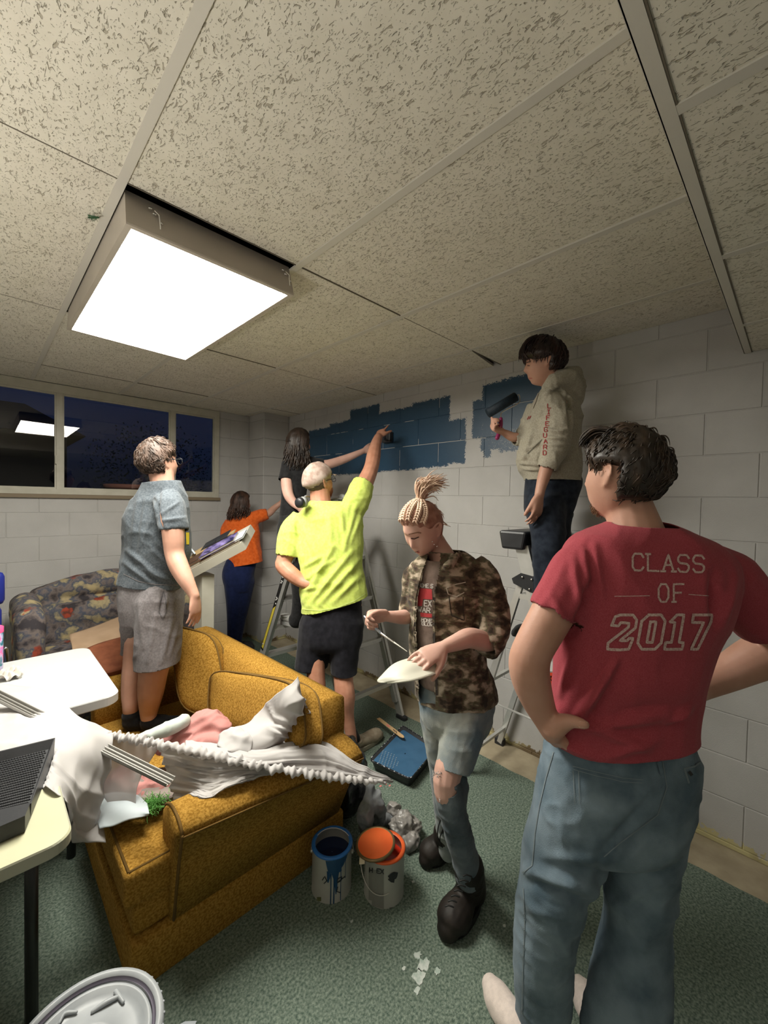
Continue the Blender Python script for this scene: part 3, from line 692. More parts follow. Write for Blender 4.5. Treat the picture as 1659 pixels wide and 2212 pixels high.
bck = MB().tube([(.33, 4.16, .80), (.6, 4.18, .845), (.9, 4.18, .86), (1.25, 4.16, .80)], [.07, .095, .10, .07], 14, 5)
bck.tube([(.34, 4.08, .62), (.75, 4.08, .64), (1.22, 4.08, .62)], [.08, .11, .08], 14, 5).box((.3, 4.0, .3), (1.25, 4.3, .74), bev=.05)
b_ = remesh(bck.build('back', M_flor, fs), .016, 6); wrinkle(b_, .012, (6, 8, 10), 8)
s_ = cushion('seat_cushion', (.76, 3.78, .42), (.45, 0, 0), (0, .27, 0), (0, 0, .08), M_flor, fs, seed=5); s_.name = 'seat_cushion'
# tan blanket over its seat, rust cushion on the loveseat's far arm
M_tan = mat('tan_blanket_fabric', (.36, .245, .155), .9, (.42, .29, .19), 8, bump=.2, bscale=300)
rows = []
rows.append([PY(150, 1372, 3.55), PY(190, 1360, 3.6), PY(240, 1340, 3.65), PY(300, 1318, 3.7), PY(350, 1312, 3.7)])
rows.append([PY(152, 1385, 3.42), PY(190, 1372, 3.48), PY(240, 1355, 3.5), PY(300, 1340, 3.5), PY(350, 1335, 3.5)])
rows.append([PY(156, 1400, 3.3), PY(195, 1395, 3.32), PY(245, 1385, 3.3), PY(300, 1380, 3.3), PY(350, 1375, 3.3)])
rows.append([PY(158, 1440, 3.25), PY(200, 1440, 3.25), PY(250, 1440, 3.2), PY(300, 1435, 3.2), PY(350, 1430, 3.2)])
bl = patch('blanket', rows, M_tan, None, 8, 6, .010, (5, 5, 5), 5, .006); tag(bl, 'crumpled tan blanket spread over the seat of the floral sofa', 'blanket')
bx = MB().box((.42, 3.12, .0), (.95, 3.5, .44), bev=.02).build('ottoman', M_flor, None, True); tag(bx, 'low floral ottoman in front of the floral sofa, under the tan blanket', 'ottoman')
M_rust = mat('rust_velvet', (.16, .045, .018), .85, (.22, .07, .03), 20, bump=.2, bscale=200)
rc = cushion('throw_cushion', PY(262, 1424, 2.93)+[0, 0, .018], (.22, .02, .015), (-.01, .13, .055), (0, -.015, .045), M_rust, seed=2, corner=3); tag(rc, 'rust brown cushion lying on the far arm of the loveseat', 'cushion')
# --- blue chair at the left edge
M_blue = mat('royal_blue_vinyl', (.012, .02, .17), .4, bump=.1, bscale=100)
bc = empty('blue_chair', (-.12, 3.0, 0), 'royal blue padded chair at the left edge behind the white table', 'chair')
MB().box((-.33, 3.12, .97), (.098, 3.19, 1.16), bev=.03).build('backrest', M_blue, bc, True)
MB().box((-.33, 3.14, .70), (.085, 3.21, .965), bev=.03).build('backrest', M_blue, bc, True)
MB().box((-.34, 3.15, .42), (.08, 3.55, .50), bev=.03).build('seat', M_blue, bc, True)
for x, y in ((-.31, 3.2), (.05, 3.2), (-.31, 3.52), (.05, 3.52)): MB().tube([(x, y, 0), (x, y, .44)], .012, 8).build('leg', M_chr, bc, True)
MB().tube([(.07, 3.2, .43), (.105, 3.17, .6), (.10, 3.14, .72)], .011, 8, 4).build('back_frame', M_chr, bc, True); MB().tube([(-.3, 3.2, .43), (-.34, 3.17, .6), (-.33, 3.14, .72)], .011, 8, 4).build('back_frame', M_chr, bc, True)
# --- folding tables
M_wht = mat('white_plastic_top', (.50, .51, .51), .38, (.54, .55, .54), 5, bump=.1, bscale=400); M_leg = mat('dark_grey_steel', (.05, .05, .05), .4, metal=.6)
M_ivory = mat('ivory_laminate', (.46, .46, .31), .35, (.50, .49, .34), 7); M_edge = mat('pale_grey_edge', (.40, .40, .31), .5)
def table(name, x0, x1, y0, y1, z, th, mt, me_, label, r=.055, legs=()):
    e = empty(name, ((x0+x1)/2, (y0+y1)/2, 0), label, 'table'); pts = []
    for cx, cy, a0 in ((x1-r, y1-r, 0), (x0+r, y1-r, 90), (x0+r, y0+r, 180), (x1-r, y0+r, 270)):
        for a in np.radians(np.linspace(a0, a0+90, 9)): pts.append((cx+math.cos(a)*r, cy+math.sin(a)*r))
    pts = np.array(pts); c = pts.mean(0); R = []
    for k, zz in ((.9, z-th), (.993, z-th), (1, z-th+.004), (1, z-.004), (.994, z)):
        q = c+(pts-c)*k; R.append(np.c_[q, np.full(len(q), zz)])
    o = MB().loft(R).build('tabletop', mt, e, False)
    if me_ is not None:
        o.data.materials.append(me_)
        for p in o.data.polygons:
            if abs(p.normal.z) < .7: p.material_index = 1
    for x, y in legs:
        MB().tube([(x, y, 0), (x, y, z-th)], .0165, 12, round_=False).build('leg', M_leg, e, True)
    return e
table('folding_table', -1.0, .432, 2.035, 2.80, .745, .042, M_wht, None, 'white plastic folding table with rounded corners beside the loveseat', .06, ((-.85, 2.15), (-.85, 2.68), (.25, 2.68), (.28, 2.2)))
table('side_table', -1.1, .165, 1.25, 2.03, .745, .034, M_ivory, M_edge, 'ivory topped table in the lower left corner carrying the black tray', .05, ((.105, 1.58), (-1.0, 1.35), (-1.0, 1.9)))
# --- black paint tray liner with a grid on the ivory table
M_blk = mat('black_plastic', (.018, .019, .022), .42, (.03, .031, .035), 8, bump=.15, bscale=150); M_blk2 = mat('black_rubbery_plastic', (.03, .031, .035), .5)
tr = empty('roller_tray', PZ(30, 1700, .75), 'black plastic paint roller tray with ribbed ramp, empty, on the ivory table', 'tray')
A = [PZ(112, 1597, .80), PZ(-60, 1640, .80), PZ(-60, 1790, .80), PZ(18, 1745, .80), PZ(72, 1710, .80)]
def quadgrid(a, b, c, d, nx, ny): return [[(a*(1-i/nx)+b*i/nx)*(1-j/ny)+(d*(1-i/nx)+c*i/nx)*j/ny for i in range(nx+1)] for j in range(ny+1)]
tl, trr, br_, bl_ = PZ(-70, 1641, .812), PZ(116, 1596, .812), PZ(66, 1733, .79), PZ(-70, 1765, .79)
mb = MB(); rimo = [tl, trr, br_, bl_]; cen = np.mean(rimo, axis=0)
dn = [cen+(p-cen)*.88 for p in rimo]; dn = [np.array([p[0], p[1], z]) for p, z in zip(dn, (.79, .79, .762, .762))]
ot = [cen+(p-cen)*1.035 for p in rimo]; sk = [np.array([p[0], p[1], z]) for p, z in zip([cen+(p-cen)*1.0 for p in rimo], (.748, .748, .748, .748))]
mb.add(ot+rimo+dn+sk, [(0, 1, 5, 4), (1, 2, 6, 5), (2, 3, 7, 6), (3, 0, 4, 7), (4, 5, 9, 8), (5, 6, 10, 9), (6, 7, 11, 10), (7, 4, 8, 11), (8, 9, 10, 11), (0, 12, 13, 1), (1, 13, 14, 2), (2, 14, 15, 3), (3, 15, 12, 0)])
mb.build('tray_body', M_blk, tr)
g = MB(); q = dn
for j in range(22):
    for i in range(26):
        a = (i+.5+(j % 2)*.5)/27; b = (j+.6)/23
        p = (q[0]*(1-a)+q[1]*a)*(1-b)+(q[3]*(1-a)+q[2]*a)*b; e1 = nrm(q[1]-q[0]); e2 = nrm(q[3]-q[0])
        w_, h_ = .0042, .0022; g.add([p-e1*w_, p-e2*h_+[0, 0, .0028], p+e1*w_, p+e2*h_+[0, 0, .0028]], [(0, 1, 2), (0, 2, 3), (0, 3, 1)][:2])
g = g.build('grip_ridges', M_blk2, tr); g['kind'] = 'stuff'
well = MB(); w0 = [bl_, br_, PZ(54, 1762, .79), PZ(-70, 1815, .79)]; lowp = [np.array([p[0], p[1], .749]) for p in w0]
R_ = [np.array(w0), np.array([np.mean(w0, 0)+(p-np.mean(w0, 0))*.9 for p in w0])-[0, 0, .005], np.array([np.mean(lowp, 0)+(p-np.mean(lowp, 0))*.85 for p in lowp])]
well.loft([np.array([np.mean(w0, 0)+(p-np.mean(w0, 0))*1.0 for p in w0]), np.array([p-[0, 0, .04] for p in w0])], cap=True); well.build('paint_well', M_blk, tr)
# napkin, tumbler
nk = MB(); c = PZ(22, 1455, .765)
pn = [[c+np.array([(i-3)*.014, (j-3)*.016, .012*math.sin(i*2.1+j)+.012*math.cos(j*2.7-i)]) for i in range(7)] for j in range(7)]
nk = patch('napkin', pn, mat('napkin_paper', (.60, .57, .52), .9, (.45, .25, .20), 40, .62, .68), None, 3, 3, .006, (40, 40, 40), 3, .001); tag(nk, 'crumpled printed paper napkin on the white table', 'napkin')
M_tum = mat('patterned_tumbler', (.30, .30, .55), .3, (.75, .12, .35), 16, .40, .46, extra=[(.52, (.5, .45, .65)), (.58, (.02, .15, .2))])
tb = empty('tumbler', (-.018, 2.64, .745), 'tall patterned pink and teal tumbler standing on the white table at the left edge', 'bottle')
cT = PZ(-14, 1452, .745); tb.location = cT; tb.matrix_world = Matrix.Translation(Vector(cT))
MB().lathe([(.001, 0), (.03, 0), (.034, .02), (.036, .19), (.033, .2), (.001, .2)], cT, 28).build('body', M_tum, tb, True)
MB().lathe([(.037, .19), (.037, .215), (.02, .225), (.001, .225)], cT, 28).build('lid', mat('pink_plastic', (.75, .08, .22), .35), tb, True)
# --- lectern ---------------------------------------------------------------------
M_lec = mat('cream_painted_wood', (.50, .48, .40), .5, (.54, .52, .44), 10)
lec = empty('lectern', P(450, 1400, 3.1)*[1, 1, 0], 'cream painted lectern with a sloping top stacked with books', 'lectern')
a = P(392, 1262, 3.0); b = P(531, 1187, 3.0); back = VD*.28+UP*.115-VR*.02; up = nrm(np.cross(back, b-a))*(-1); up = up if up[2] > 0 else -up
# --
def slab(name, a, b, back, up, th, m, parent, o0=0, o1=1, b0=0, b1=1, lift=0, bev=0):
    A0 = a+(b-a)*o0+back*b0+up*lift; B0 = a+(b-a)*o1+back*b0+up*lift; bk = back*(b1-b0); v = [A0, B0, B0+bk, A0+bk]; v = v+[p+up*th for p in v]
    return MB().add(v, [(0, 3, 2, 1), (4, 5, 6, 7), (0, 1, 5, 4), (1, 2, 6, 5), (2, 3, 7, 6), (3, 0, 4, 7)]).build(name, m, parent)
slab('desk_top', a, b, back, up, .065, M_lec, lec)
post = P(446, 1300, 3.1); MB().box((post[0]-.045, post[1]-.03, .03), (post[0]+.045, post[1]+.12, 1.02)).build('post', M_lec, lec)
MB().box((post[0]-.2, post[1]-.12, 0), (post[0]+.2, post[1]+.2, .04), bev=.008).build('foot', M_lec, lec)
U = up*.066; a2 = a+U; b2 = b+U
o = slab('cork_board', a2, b2, back, up, .008, mat('cork_sheet', (.36, .24, .11), .9, (.42, .30, .15), 60), None, .02, .72, .52, 1.2); tag(o, 'tan cork board lying at the back of the lectern top', 'board')
M_page = mat('book_pages', (.50, .47, .38), .8)
def book(name, o0, o1, b0, b1, lift, th, mcov, label, cat='book'):
    e = slab(name, a2, b2, back, up, th*.86, M_page, None, o0+.006, o1-.006, b0+.01, b1-.01, lift+.001)
    slab('cover', a2, b2, back, up, .003, mcov, e, o0, o1, b0, b1, lift+th*.86); slab('cover', a2, b2, back, up, .002, mcov, e, o0, o1, b0, b1, lift-.001); tag(e, label, cat); return e
M_pur = mat('night_sky_cover', (.02, .02, .07), .3, (.35, .28, .62), 7, .42, .7, stretch=(1, 1, 4)); M_wood = mat('brown_photo_cover', (.10, .055, .03), .35, (.42, .20, .12), 10, .4, .6); M_wc = mat('white_cover', (.55, .60, .66), .4); M_bb = mat('dark_brown_cover', (.07, .035, .018), .5)
book('book', .38, .98, .02, .5, .0, .016, M_bb, 'thick dark book under the purple book on the lectern')
book('book', .55, 1.05, .05, .48, .017, .010, M_wc, 'white book sticking out at the high end of the lectern')
book('book', .40, .93, .03, .45, .028, .016, M_pur, 'book with a purple night sky cover on top of the lectern pile')
book('book', .05, .40, .03, .5, .0, .022, M_wood, 'brown picture book at the low end of the lectern')
book('book', .02, .36, .1, .5, .023, .008, M_bb, 'thin dark brown book on the brown picture book')
cb = slab('clipboard', a2, b2, back, up, .003, M_blk, None, .33, .75, .5, .9, .045); tag(cb, 'black clipboard behind the purple book on the lectern', 'clipboard')
slab('clip', a2, b2, back, up, .012, M_blk, cb, .42, .58, .46, .54, .048)
card = MB().add([P(405, 1178, 3.15), P(408, 1177, 3.15), P(423, 1195, 3.12), P(420, 1197, 3.12), P(405, 1190, 3.3), P(408, 1189, 3.3), P(423, 1196, 3.25), P(420, 1197, 3.25)], [(0, 1, 2, 3), (4, 7, 6, 5), (0, 4, 5, 1), (3, 2, 6, 7), (1, 5, 6, 2), (0, 3, 7, 4)]).build('open_cover', M_wc, None); tag(card, 'white card standing up from the low end of the lectern', 'card')
# --- bucket, scrap ---------------------------------------------------------------
M_lid = mat('frosted_lid_plastic', (.27, .29, .31), .4, (.36, .38, .40), 9, bump=.2, bscale=30); M_buck = mat('white_bucket_plastic', (.6, .6, .58), .4)
cB = PZ(178, 2262, .385)*[1, 1, 0]; bu = empty('bucket', cB, 'white plastic bucket with a pale grey lid in the lower left corner', 'bucket')
MB().lathe([(.001, 0), (.125, 0), (.13, .01), (.145, .35), (.152, .35), (.152, .365), (.145, .367), (.14, .30), (.02, .30)], cB, 48).build('body', M_buck, bu, True)
MB().lathe([(.157, .345), (.160, .372), (.156, .384), (.145, .386), (.140, .372), (.136, .362), (.131, .374), (.124, .374), (.118, .364), (.10, .363), (.06, .366), (.05, .372), (.046, .366), (.001, .366)], cB, 64).build('lid', M_lid, bu, True)
MB().lathe([(.1415, .3785), (.1385, .3715), (.1365, .3715), (.134, .376)], cB, 64).build('seal_groove', mat('dark_groove', (.10, .09, .12), .6), bu, True)
mb = MB()
for k in range(40):
    t0 = 2*math.pi*k/40; p = cB+np.array([math.cos(t0)*.158, math.sin(t0)*.158, .379]); mb.ell(p-[0, 0, .004], (.004, .004, .004), 6, 5)
mb = mb.build('lid_beads', M_lid, bu, True)
mb = MB().tube([PZ(200, 2185, .368), PZ(230, 2165, .370), PZ(258, 2152, .368)], [.004, .006, .004], 8, 3).tube([PZ(250, 2142, .368), PZ(266, 2164, .368)], [.005, .004], 8).tube([PZ(128, 2210, .368), PZ(140, 2190, .369), PZ(165, 2186, .368)], [.003, .005, .003], 8, 3).build('moulded_ribs', M_lid, bu, True)
sp = MB().add([PZ(400, 2206, .010), PZ(425, 2205, .012), PZ(418, 2222, .010), PZ(370, 2222, .010)], [(0, 3, 2, 1)]); sp = sp.build('paper_scrap', M_wc); m_ = sp.modifiers.new('s', 'SOLIDIFY'); m_.thickness = .001; apply_mods(sp); tag(sp, 'small white paper scrap on the carpet at the bottom edge', 'paper')
# --- paint cans -------------------------------------------------------------------
M_can = mat('grey_label_tin', (.34, .34, .31), .45, (.40, .40, .36), 6, bump=.1, bscale=90); M_tin = mat('bare_tin', (.55, .54, .50), .35, metal=.7)
M_blu = mat('wet_blue_paint', (.004, .012, .055), .12, spec=.7); M_blur = mat('bright_blue_paint', (.03, .16, .48), .3); M_bld = mat('blue_paint_drip', (.012, .055, .13), .3); M_ora = mat('wet_orange_paint', (.72, .10, .022), .35, (.80, .13, .03), 12); M_orad = mat('deep_orange_paint', (.50, .028, .012), .25)
def can(c, label, rim, paint, R=.083, H=.193):
    e = empty('paint_can', c, label, 'paint can')
    body = MB().lathe([(.001, 0), (R-.004, 0), (R, .004), (R-.001, .008), (R-.002, .012), (R-.002, H-.014), (R+.001, H-.008), (R, H-.002), (R-.006, H), (R-.012, H-.003), (R-.013, H-.006), (R-.006, H-.012), (R-.006, .03), (.001, .03)], c, 56).build('body', M_can, e, True)
    MB().lathe([(R-.003, H-.010), (R+.0018, H-.008), (R+.0012, H-.002), (R-.006, H+.0008), (R-.014, H-.003)], c, 56).build('rim', rim, e, True)
    MB().lathe([(R-.006, H-.045), (.001, H-.045)], c, 56).build('paint', paint, e, True)
    return e, body
c1_ = fl_ = PZ(716, 1915, 0)*[1, 1, 0]; c2_ = PZ(829, 1925, 0)*[1, 1, 0]
can1, body1 = can(c1_, 'open paint can with dark blue paint and blue drips down its side', M_blur, M_blu)
th0 = math.atan2(-c1_[1], -c1_[0])
def on_can(c, th, z, R=.0826): return np.array([c[0]+math.cos(th)*R, c[1]+math.sin(th)*R, z])
dr = MB()
def drip(c, a0, a1, z0, z1, mb, R=.0822):
    """a0,a1 widths (radians) list of (angle centre, half width, z)"""
    pass
def strip(mb, c, sec, R=.0824):
    V = []; 
    for z, l, r in sec:
        for k in range(7): V.append(on_can(c, l+(r-l)*k/6, z, R+.0012*math.sin(math.pi*k/6)))
    n = len(sec); mb.add(V, [(i*7+k, i*7+k+1, (i+1)*7+k+1, (i+1)*7+k) for i in range(n-1) for k in range(6)])
A0 = th0+.10
strip(dr, c1_, [(.185, A0-.72+.3, A0+.80), (.170, A0-.38, A0+.70), (.150, A0-.32, A0+.50), (.135, A0-.25, A0+.30)])
strip(dr, c1_, [(.14, A0-.34, A0-.10), (.12, A0-.32, A0-.16), (.095, A0-.30, A0-.24)])
strip(dr, c1_, [(.14, A0-.15, A0+.28), (.11, A0-.02, A0+.22), (.07, A0+.06, A0+.18), (.045, A0+.1, A0+.14)])
for aa, zt_, zb_, w in ((A0-.13, .13, .004, .028), (A0+.02, .12, .004, .032), (A0+.36, .15, .012, .02), (A0+.62, .17, .09, .014), (A0+.30, .17, .13, .1)):
    strip(dr, c1_, [(zt_, aa-w, aa+w), ((zt_+zb_)/2, aa-w*.8, aa+w*.8), (zb_, aa-w, aa+w)])
dr.build('paint_drips', M_bld, can1, True)
T1 = bvh([body1])
for q_ in ([(697, 1900), (702, 1892), (706, 1902), (700, 1908), (712, 1896)], [(726, 1908), (730, 1897), (738, 1893), (736, 1902), (728, 1906), (744, 1893)], [(729, 1915), (727, 1925), (734, 1927)]): decal('scribble', [q_], 2, T1, M_blk, can1, .0022)
fill('small_mark', [(685, 1937), (694, 1937), (694, 1951), (685, 1951)], 3, 3, T1, mat('olive_mark', (.12, .13, .05), .6), can1, .0015)
hb = MB(); R = .086
pts = [on_can(c1_, th0+math.pi/2, .15, R)]+[c1_+np.array([0, 0, .15])+VR*(-.088*math.cos(a))*1+VD*(.045*math.sin(a))+UP*(.062*math.sin(a)) for a in np.linspace(.0, math.pi, 14)]
hb.tube(pts[1:], .0017, 6).build('handle', M_tin, can1, True)
for s in (-1, 1): MB().ell(c1_+VR*s*.083+[0, 0, .15], (.008, .008, .008), 10, 8).build('handle_ear', M_tin, can1, True)
can2, body2 = can(c2_, 'open paint can of orange paint with its orange lid resting on top', M_ora, M_orad)
T2 = bvh([body2]); fill('label_block', [(797, 1878), (829, 1880), (829, 1975), (797, 1965)], 5, 8, T2, mat('grey_label_block', (.20, .20, .18), .5), can2, .0015)
decal('lettering', text_px('H EX', 799, 1883, 6, 9, .3, (1, .12)), 2.2, T2, M_blk, can2, .0022)
decal('black_splat', [[(843, 1893), (849, 1888), (855, 1886), (852, 1894), (846, 1896), (842, 1900), (848, 1901)]], 9, T2, M_blk, can2, .0022)
fill('grey_mark', [(841, 1960), (853, 1958), (853, 1967), (841, 1969)], 3, 3, T2, mat('grey_mark_ink', (.12, .12, .11), .6), can2, .0015)
pts = [c2_+np.array([0, 0, .15])+VR*(-.086*math.cos(a))-VD*(.086*math.sin(a))*1.0-UP*(.085*math.sin(a))+VR*(-.012) for a in np.linspace(.02, math.pi*.62, 14)]
MB().tube(pts, .0016, 6).build('handle', M_tin, can2, True)
lc = P(811, 1823, 1.62); lidc = np.array([*(PZ(811, 1822, .212)[:2]), .214]); e = empty('orange_tin_lid', lidc, 'orange covered paint can lid lying tilted on the orange paint can', 'lid')
N3 = nrm(UP*1+VR*-.10-VD*.06); X3 = nrm(np.cross(N3, VD)); Y3 = np.cross(N3, X3); M3 = np.stack([X3, Y3, N3], 1)
def lath3(prof, c, M3, n=48):
    th = np.arange(n)*2*math.pi/n; return [(np.c_[np.cos(th)*r, np.sin(th)*r, np.full(n, z)])@M3.T+c for r, z in prof]
MB().loft(lath3([(.07, -.006), (.079, -.007), (.081, -.003), (.080, .001), (.074, .003), (.070, .001)], lidc, M3), cap=False).build('lid_rim', mat('dark_stained_tin', (.16, .11, .05), .4, metal=.5), e, True)
MB().loft(lath3([(.072, .0015), (.001, .002)], lidc, M3)).build('lid_face', M_ora, e, False)
tab = MB().box((-.011, -.028, -.003), (.011, .008, .001), bev=.002); q = tab.v[0]; tab.v[0] = q@M3.T+(PZ(782, 1862, .20)+[0, 0, .0]); tab.build('tab', mat('cream_tab', (.55, .50, .35), .5), e, True)
# --- blue paint tray and stir stick
M_trp = mat('wet_tray_blue', (.035, .10, .19), .28, (.045, .12, .22), 14); M_edgew = mat('dried_paint_edge', (.012, .014, .018), .4, (.55, .57, .60), 90, .56, .62)
ty = empty('paint_tray', PZ(868, 1640, 0), 'black paint tray full of blue paint on the carpet beside the ripped jeans', 'tray')
q = [PZ(798, 1643, .075), PZ(868, 1566, .075), PZ(938, 1618, .075), PZ(888, 1688, .075)]; q = [PZ(797, 1641, .075), PZ(870, 1566, .075), PZ(945, 1614, .075), PZ(887, 1684, .075)]
def rq(q, r, z, n=6):
    out = []; c = np.mean(q, 0)
    for i in range(4):
        p = q[i]; a = q[i-1]-p; b = q[(i+1) % 4]-p; a = nrm(a)*r; b = nrm(b)*r
        for k in range(n):
            t = k/(n-1); out.append((p+a)*(1-t)**2+2*(1-t)*t*p+(p+b)*t*t)
    o = np.array(out); o[:, 2] = z; return o
def scq(R, k): c = R.mean(0); o = c+(R-c)*k; o[:, 2] = R[:, 2]; return o
O = rq(q, .03, .075)
def setz(R, z): R = R.copy(); R[:, 2] = z; return R
MB().loft([setz(scq(O, .80), .006), setz(scq(O, .86), .004), setz(scq(O, .93), .045), setz(scq(O, .955), .066), setz(scq(O, 1.0), .068), setz(scq(O, 1.0), .075), setz(scq(O, .955), .075), setz(scq(O, .90), .056)]).build('tray_body', M_blk, ty, True)
MB().tube([*setz(scq(O, .985), .076), setz(scq(O, .985), .076)[0]], .0032, 6, round_=False).build('splattered_rim', M_edgew, ty, True)
MB().loft([setz(scq(O, .93), .060), setz(scq(O, .02), .0605)], cap=False).build('paint', M_trp, ty, True)
mb = MB(); u_ = nrm(q[3]-q[0]); v_ = nrm(q[1]-q[0])
for j in range(9):
    for i in range(7-abs(j-4)//2):
        p = PZ(822+i*5.2+j*3.2, 1629+i*3.2-j*0+j*2.1-(j*0), .0625)+v_*0
        p = PZ(818+i*6+j*1.2, 1650-j*3.6+i*2.4, .0625); mb.ell(p, (.006, .0022, .0012), 6, 4)
mb = mb.build('ramp_ribs', mat('pale_paint_ribs', (.32, .42, .52), .4), ty, True); mb['kind'] = 'stuff'
a_, b_ = PZ(817, 1552, .072), PZ(872, 1594, .085); dd = nrm(b_-a_); ss = nrm(np.cross(dd, UP)); v = []
for p, w in ((a_, .014), (a_+(b_-a_)*.93, .014), (b_, .004)):
    for s in (-1, 1):
        for z in (0, .003): v.append(p+ss*s*w+[0, 0, z])
st_ = MB().add(v, [(0, 2, 3, 1), (1, 3, 7, 5), (5, 7, 11, 9), (0, 4, 6, 2), (4, 8, 10, 6), (0, 1, 5, 4), (4, 5, 9, 8), (2, 6, 7, 3), (6, 10, 11, 7), (8, 9, 11, 10)]).build('stir_stick', mat('pale_wood', (.55, .36, .18), .7, (.62, .42, .22), 40, stretch=(8, 1, 1))); tag(st_, 'pale wooden paint stirrer lying across the blue paint tray', 'stick')
decal('paint_mark', [[(836, 1566), (841, 1570)], [(838, 1570), (843, 1567)]], 3, [st_], M_rp, st_, .001); decal('lettering', [[(850, 1576), (853, 1580)], [(855, 1579), (857, 1584)]], 1.6, [st_], M_blk, st_, .001)
# --- trash bag and grey bags
M_bag = mat('black_bin_liner', (.006, .006, .007), .22, spec=.8); M_pbag = mat('grey_plastic_bag', (.20, .19, .18), .35, (.32, .30, .28), 20, spec=.6); M_rag = mat('slate_rag', (.16, .17, .18), .9, (.24, .25, .26), 30)
tbg = MB().ell((1.31, 1.60, .2), (.11, .14, .2), 28, 18).ell((1.28, 1.66, .30), (.08, .10, .13), 24, 16); tbg = remesh(tbg.build('bin_bag', M_bag), .009, 3); wrinkle(tbg, .028, (13, 13, 6), 11); wrinkle(tbg, .008, (40, 40, 25), 12); v = getv(tbg); v[:, 2] = np.maximum(v[:, 2], .009);  setv(tbg, v); tag(tbg, 'crumpled black bin bag standing behind the blue paint can', 'bag')
rg = MB().tube([P(800, 1705, 1.86), P(796, 1735, 1.84), P(790, 1765, 1.8), PZ(786, 1790, .05)], [.02, .033, .035, .02], 14, 4).tube([P(815, 1712, 1.86), P(818, 1740, 1.84), PZ(815, 1778, .04)], [.012, .03, .03], 14, 4).tube([PZ(820, 1765, .07), PZ(845, 1770, .05)], [.03, .025], 12)
rg = remesh(rg.build('rag', M_rag), .006, 3); wrinkle(rg, .012, (30, 30, 8), 3); wrinkle(rg, .004, (70, 70, 30), 4); tag(rg, 'grey paint rag bunched between the bin bag and the orange can', 'rag')
pb = MB().ell(PZ(868, 1785, .06), (.055, .05, .06), 20, 14).ell(PZ(885, 1815, .03), (.05, .05, .035), 20, 14).ell(PZ(850, 1755, .06), (.03, .03, .05), 16, 12).ell(PZ(893, 1790, .04), (.03, .045, .04), 16, 12)
pb = remesh(pb.build('plastic_bag', M_pbag), .005, 2); wrinkle(pb, .022, (22, 22, 22), 6); wrinkle(pb, .008, (55, 55, 55), 7); v = getv(pb); v[:, 2] = np.maximum(v[:, 2], .009); setv(pb, v); tag(pb, 'crumpled grey plastic bag on the carpet behind the orange paint can', 'bag')
# --- linens -----------------------------------------------------------------------
def linen(name, col, col2, tr=.35, alpha=0):
    m = bpy.data.materials.new(name); m.use_nodes = True; t = m.node_tree; b = t.nodes['Principled BSDF']; b.inputs['Base Color'].default_value = (*col, 1); b.inputs['Roughness'].default_value = .85; b.inputs['Specular IOR Level'].default_value = .2
    out = t.nodes['Material Output']; tl = t.nodes.new('ShaderNodeBsdfTranslucent'); tl.inputs[0].default_value = (*col2, 1); mx = t.nodes.new('ShaderNodeMixShader'); mx.inputs[0].default_value = tr
    t.links.new(b.outputs[0], mx.inputs[1]); t.links.new(tl.outputs[0], mx.inputs[2]); s = mx.outputs[0]
    if alpha:
        tp = t.nodes.new('ShaderNodeBsdfTransparent'); m2 = t.nodes.new('ShaderNodeMixShader'); m2.inputs[0].default_value = alpha; t.links.new(s, m2.inputs[1]); t.links.new(tp.outputs[0], m2.inputs[2]); s = m2.outputs[0]
    t.links.new(s, out.inputs[0]); return m
M_lin = linen('white_voile', (.66, .64, .635), (.55, .52, .51)); M_lin2 = linen('sheer_white_voile', (.66, .63, .62), (.55, .51, .49), .35, .28)
M_pink = mat('dusty_pink_cotton', (.46, .20, .185), .9, (.52, .24, .22), 12, bump=.2, bscale=250); M_mint = mat('pale_mint_cotton', (.52, .58, .52), .9, (.58, .64, .60), 15, bump=.2, bscale=200); M_pb = mat('pale_blue_cotton', (.50, .57, .60), .8, (.56, .62, .66), 10)
Z = PZ
sheet = empty('white_curtain', PZ(400, 1640, .6), 'gathered white voile curtain spilling from the table across the loveseat arm', 'curtain')
patch('curtain_panel', [[Z(-90, 1476, .752), Z(0, 1478, .752), Z(70, 1484, .754), Z(130, 1506, .758), Z(172, 1545, .755), Z(238, 1580, .70)],
 [Z(-90, 1510, .752), Z(0, 1512, .753), Z(70, 1520, .754), Z(125, 1540, .762), Z(180, 1572, .755), Z(242, 1605, .69)],
 [Z(-90, 1545, .752), Z(0, 1548, .755), Z(70, 1560, .756), Z(120, 1578, .77), Z(182, 1610, .745), Z(238, 1650, .63)],
 [Z(-90, 1580, .758), Z(0, 1585, .765), Z(65, 1596, .770), Z(118, 1618, .775), Z(176, 1665, .70), Z(226, 1705, .56)],
 [Z(-90, 1625, .756), Z(0, 1625, .758), Z(60, 1635, .758), Z(124, 1672, .752), Z(165, 1740, .62), Z(208, 1755, .50)],
 [Z(-90, 1670, .756), Z(0, 1670, .756), Z(60, 1680, .756), Z(133, 1720, .745), Z(156, 1800, .52), Z(190, 1815, .44)]], M_lin, sheet, 14, 14, .014, (9, 9, 9), 7, .0015, pleat=(0, 5, .008, 4))
patch('curtain_panel', [[Z(200, 1700, .55), Z(215, 1760, .47), Z(228, 1822, .42)], [Z(168, 1740, .56), Z(178, 1790, .49), Z(190, 1818, .44)], [Z(150, 1760, .60), Z(152, 1800, .52), Z(156, 1822, .46)]], M_lin, sheet, 12, 12, .006, (12, 12, 12), 9, .0015, pleat=(0, 4, .008, 6))
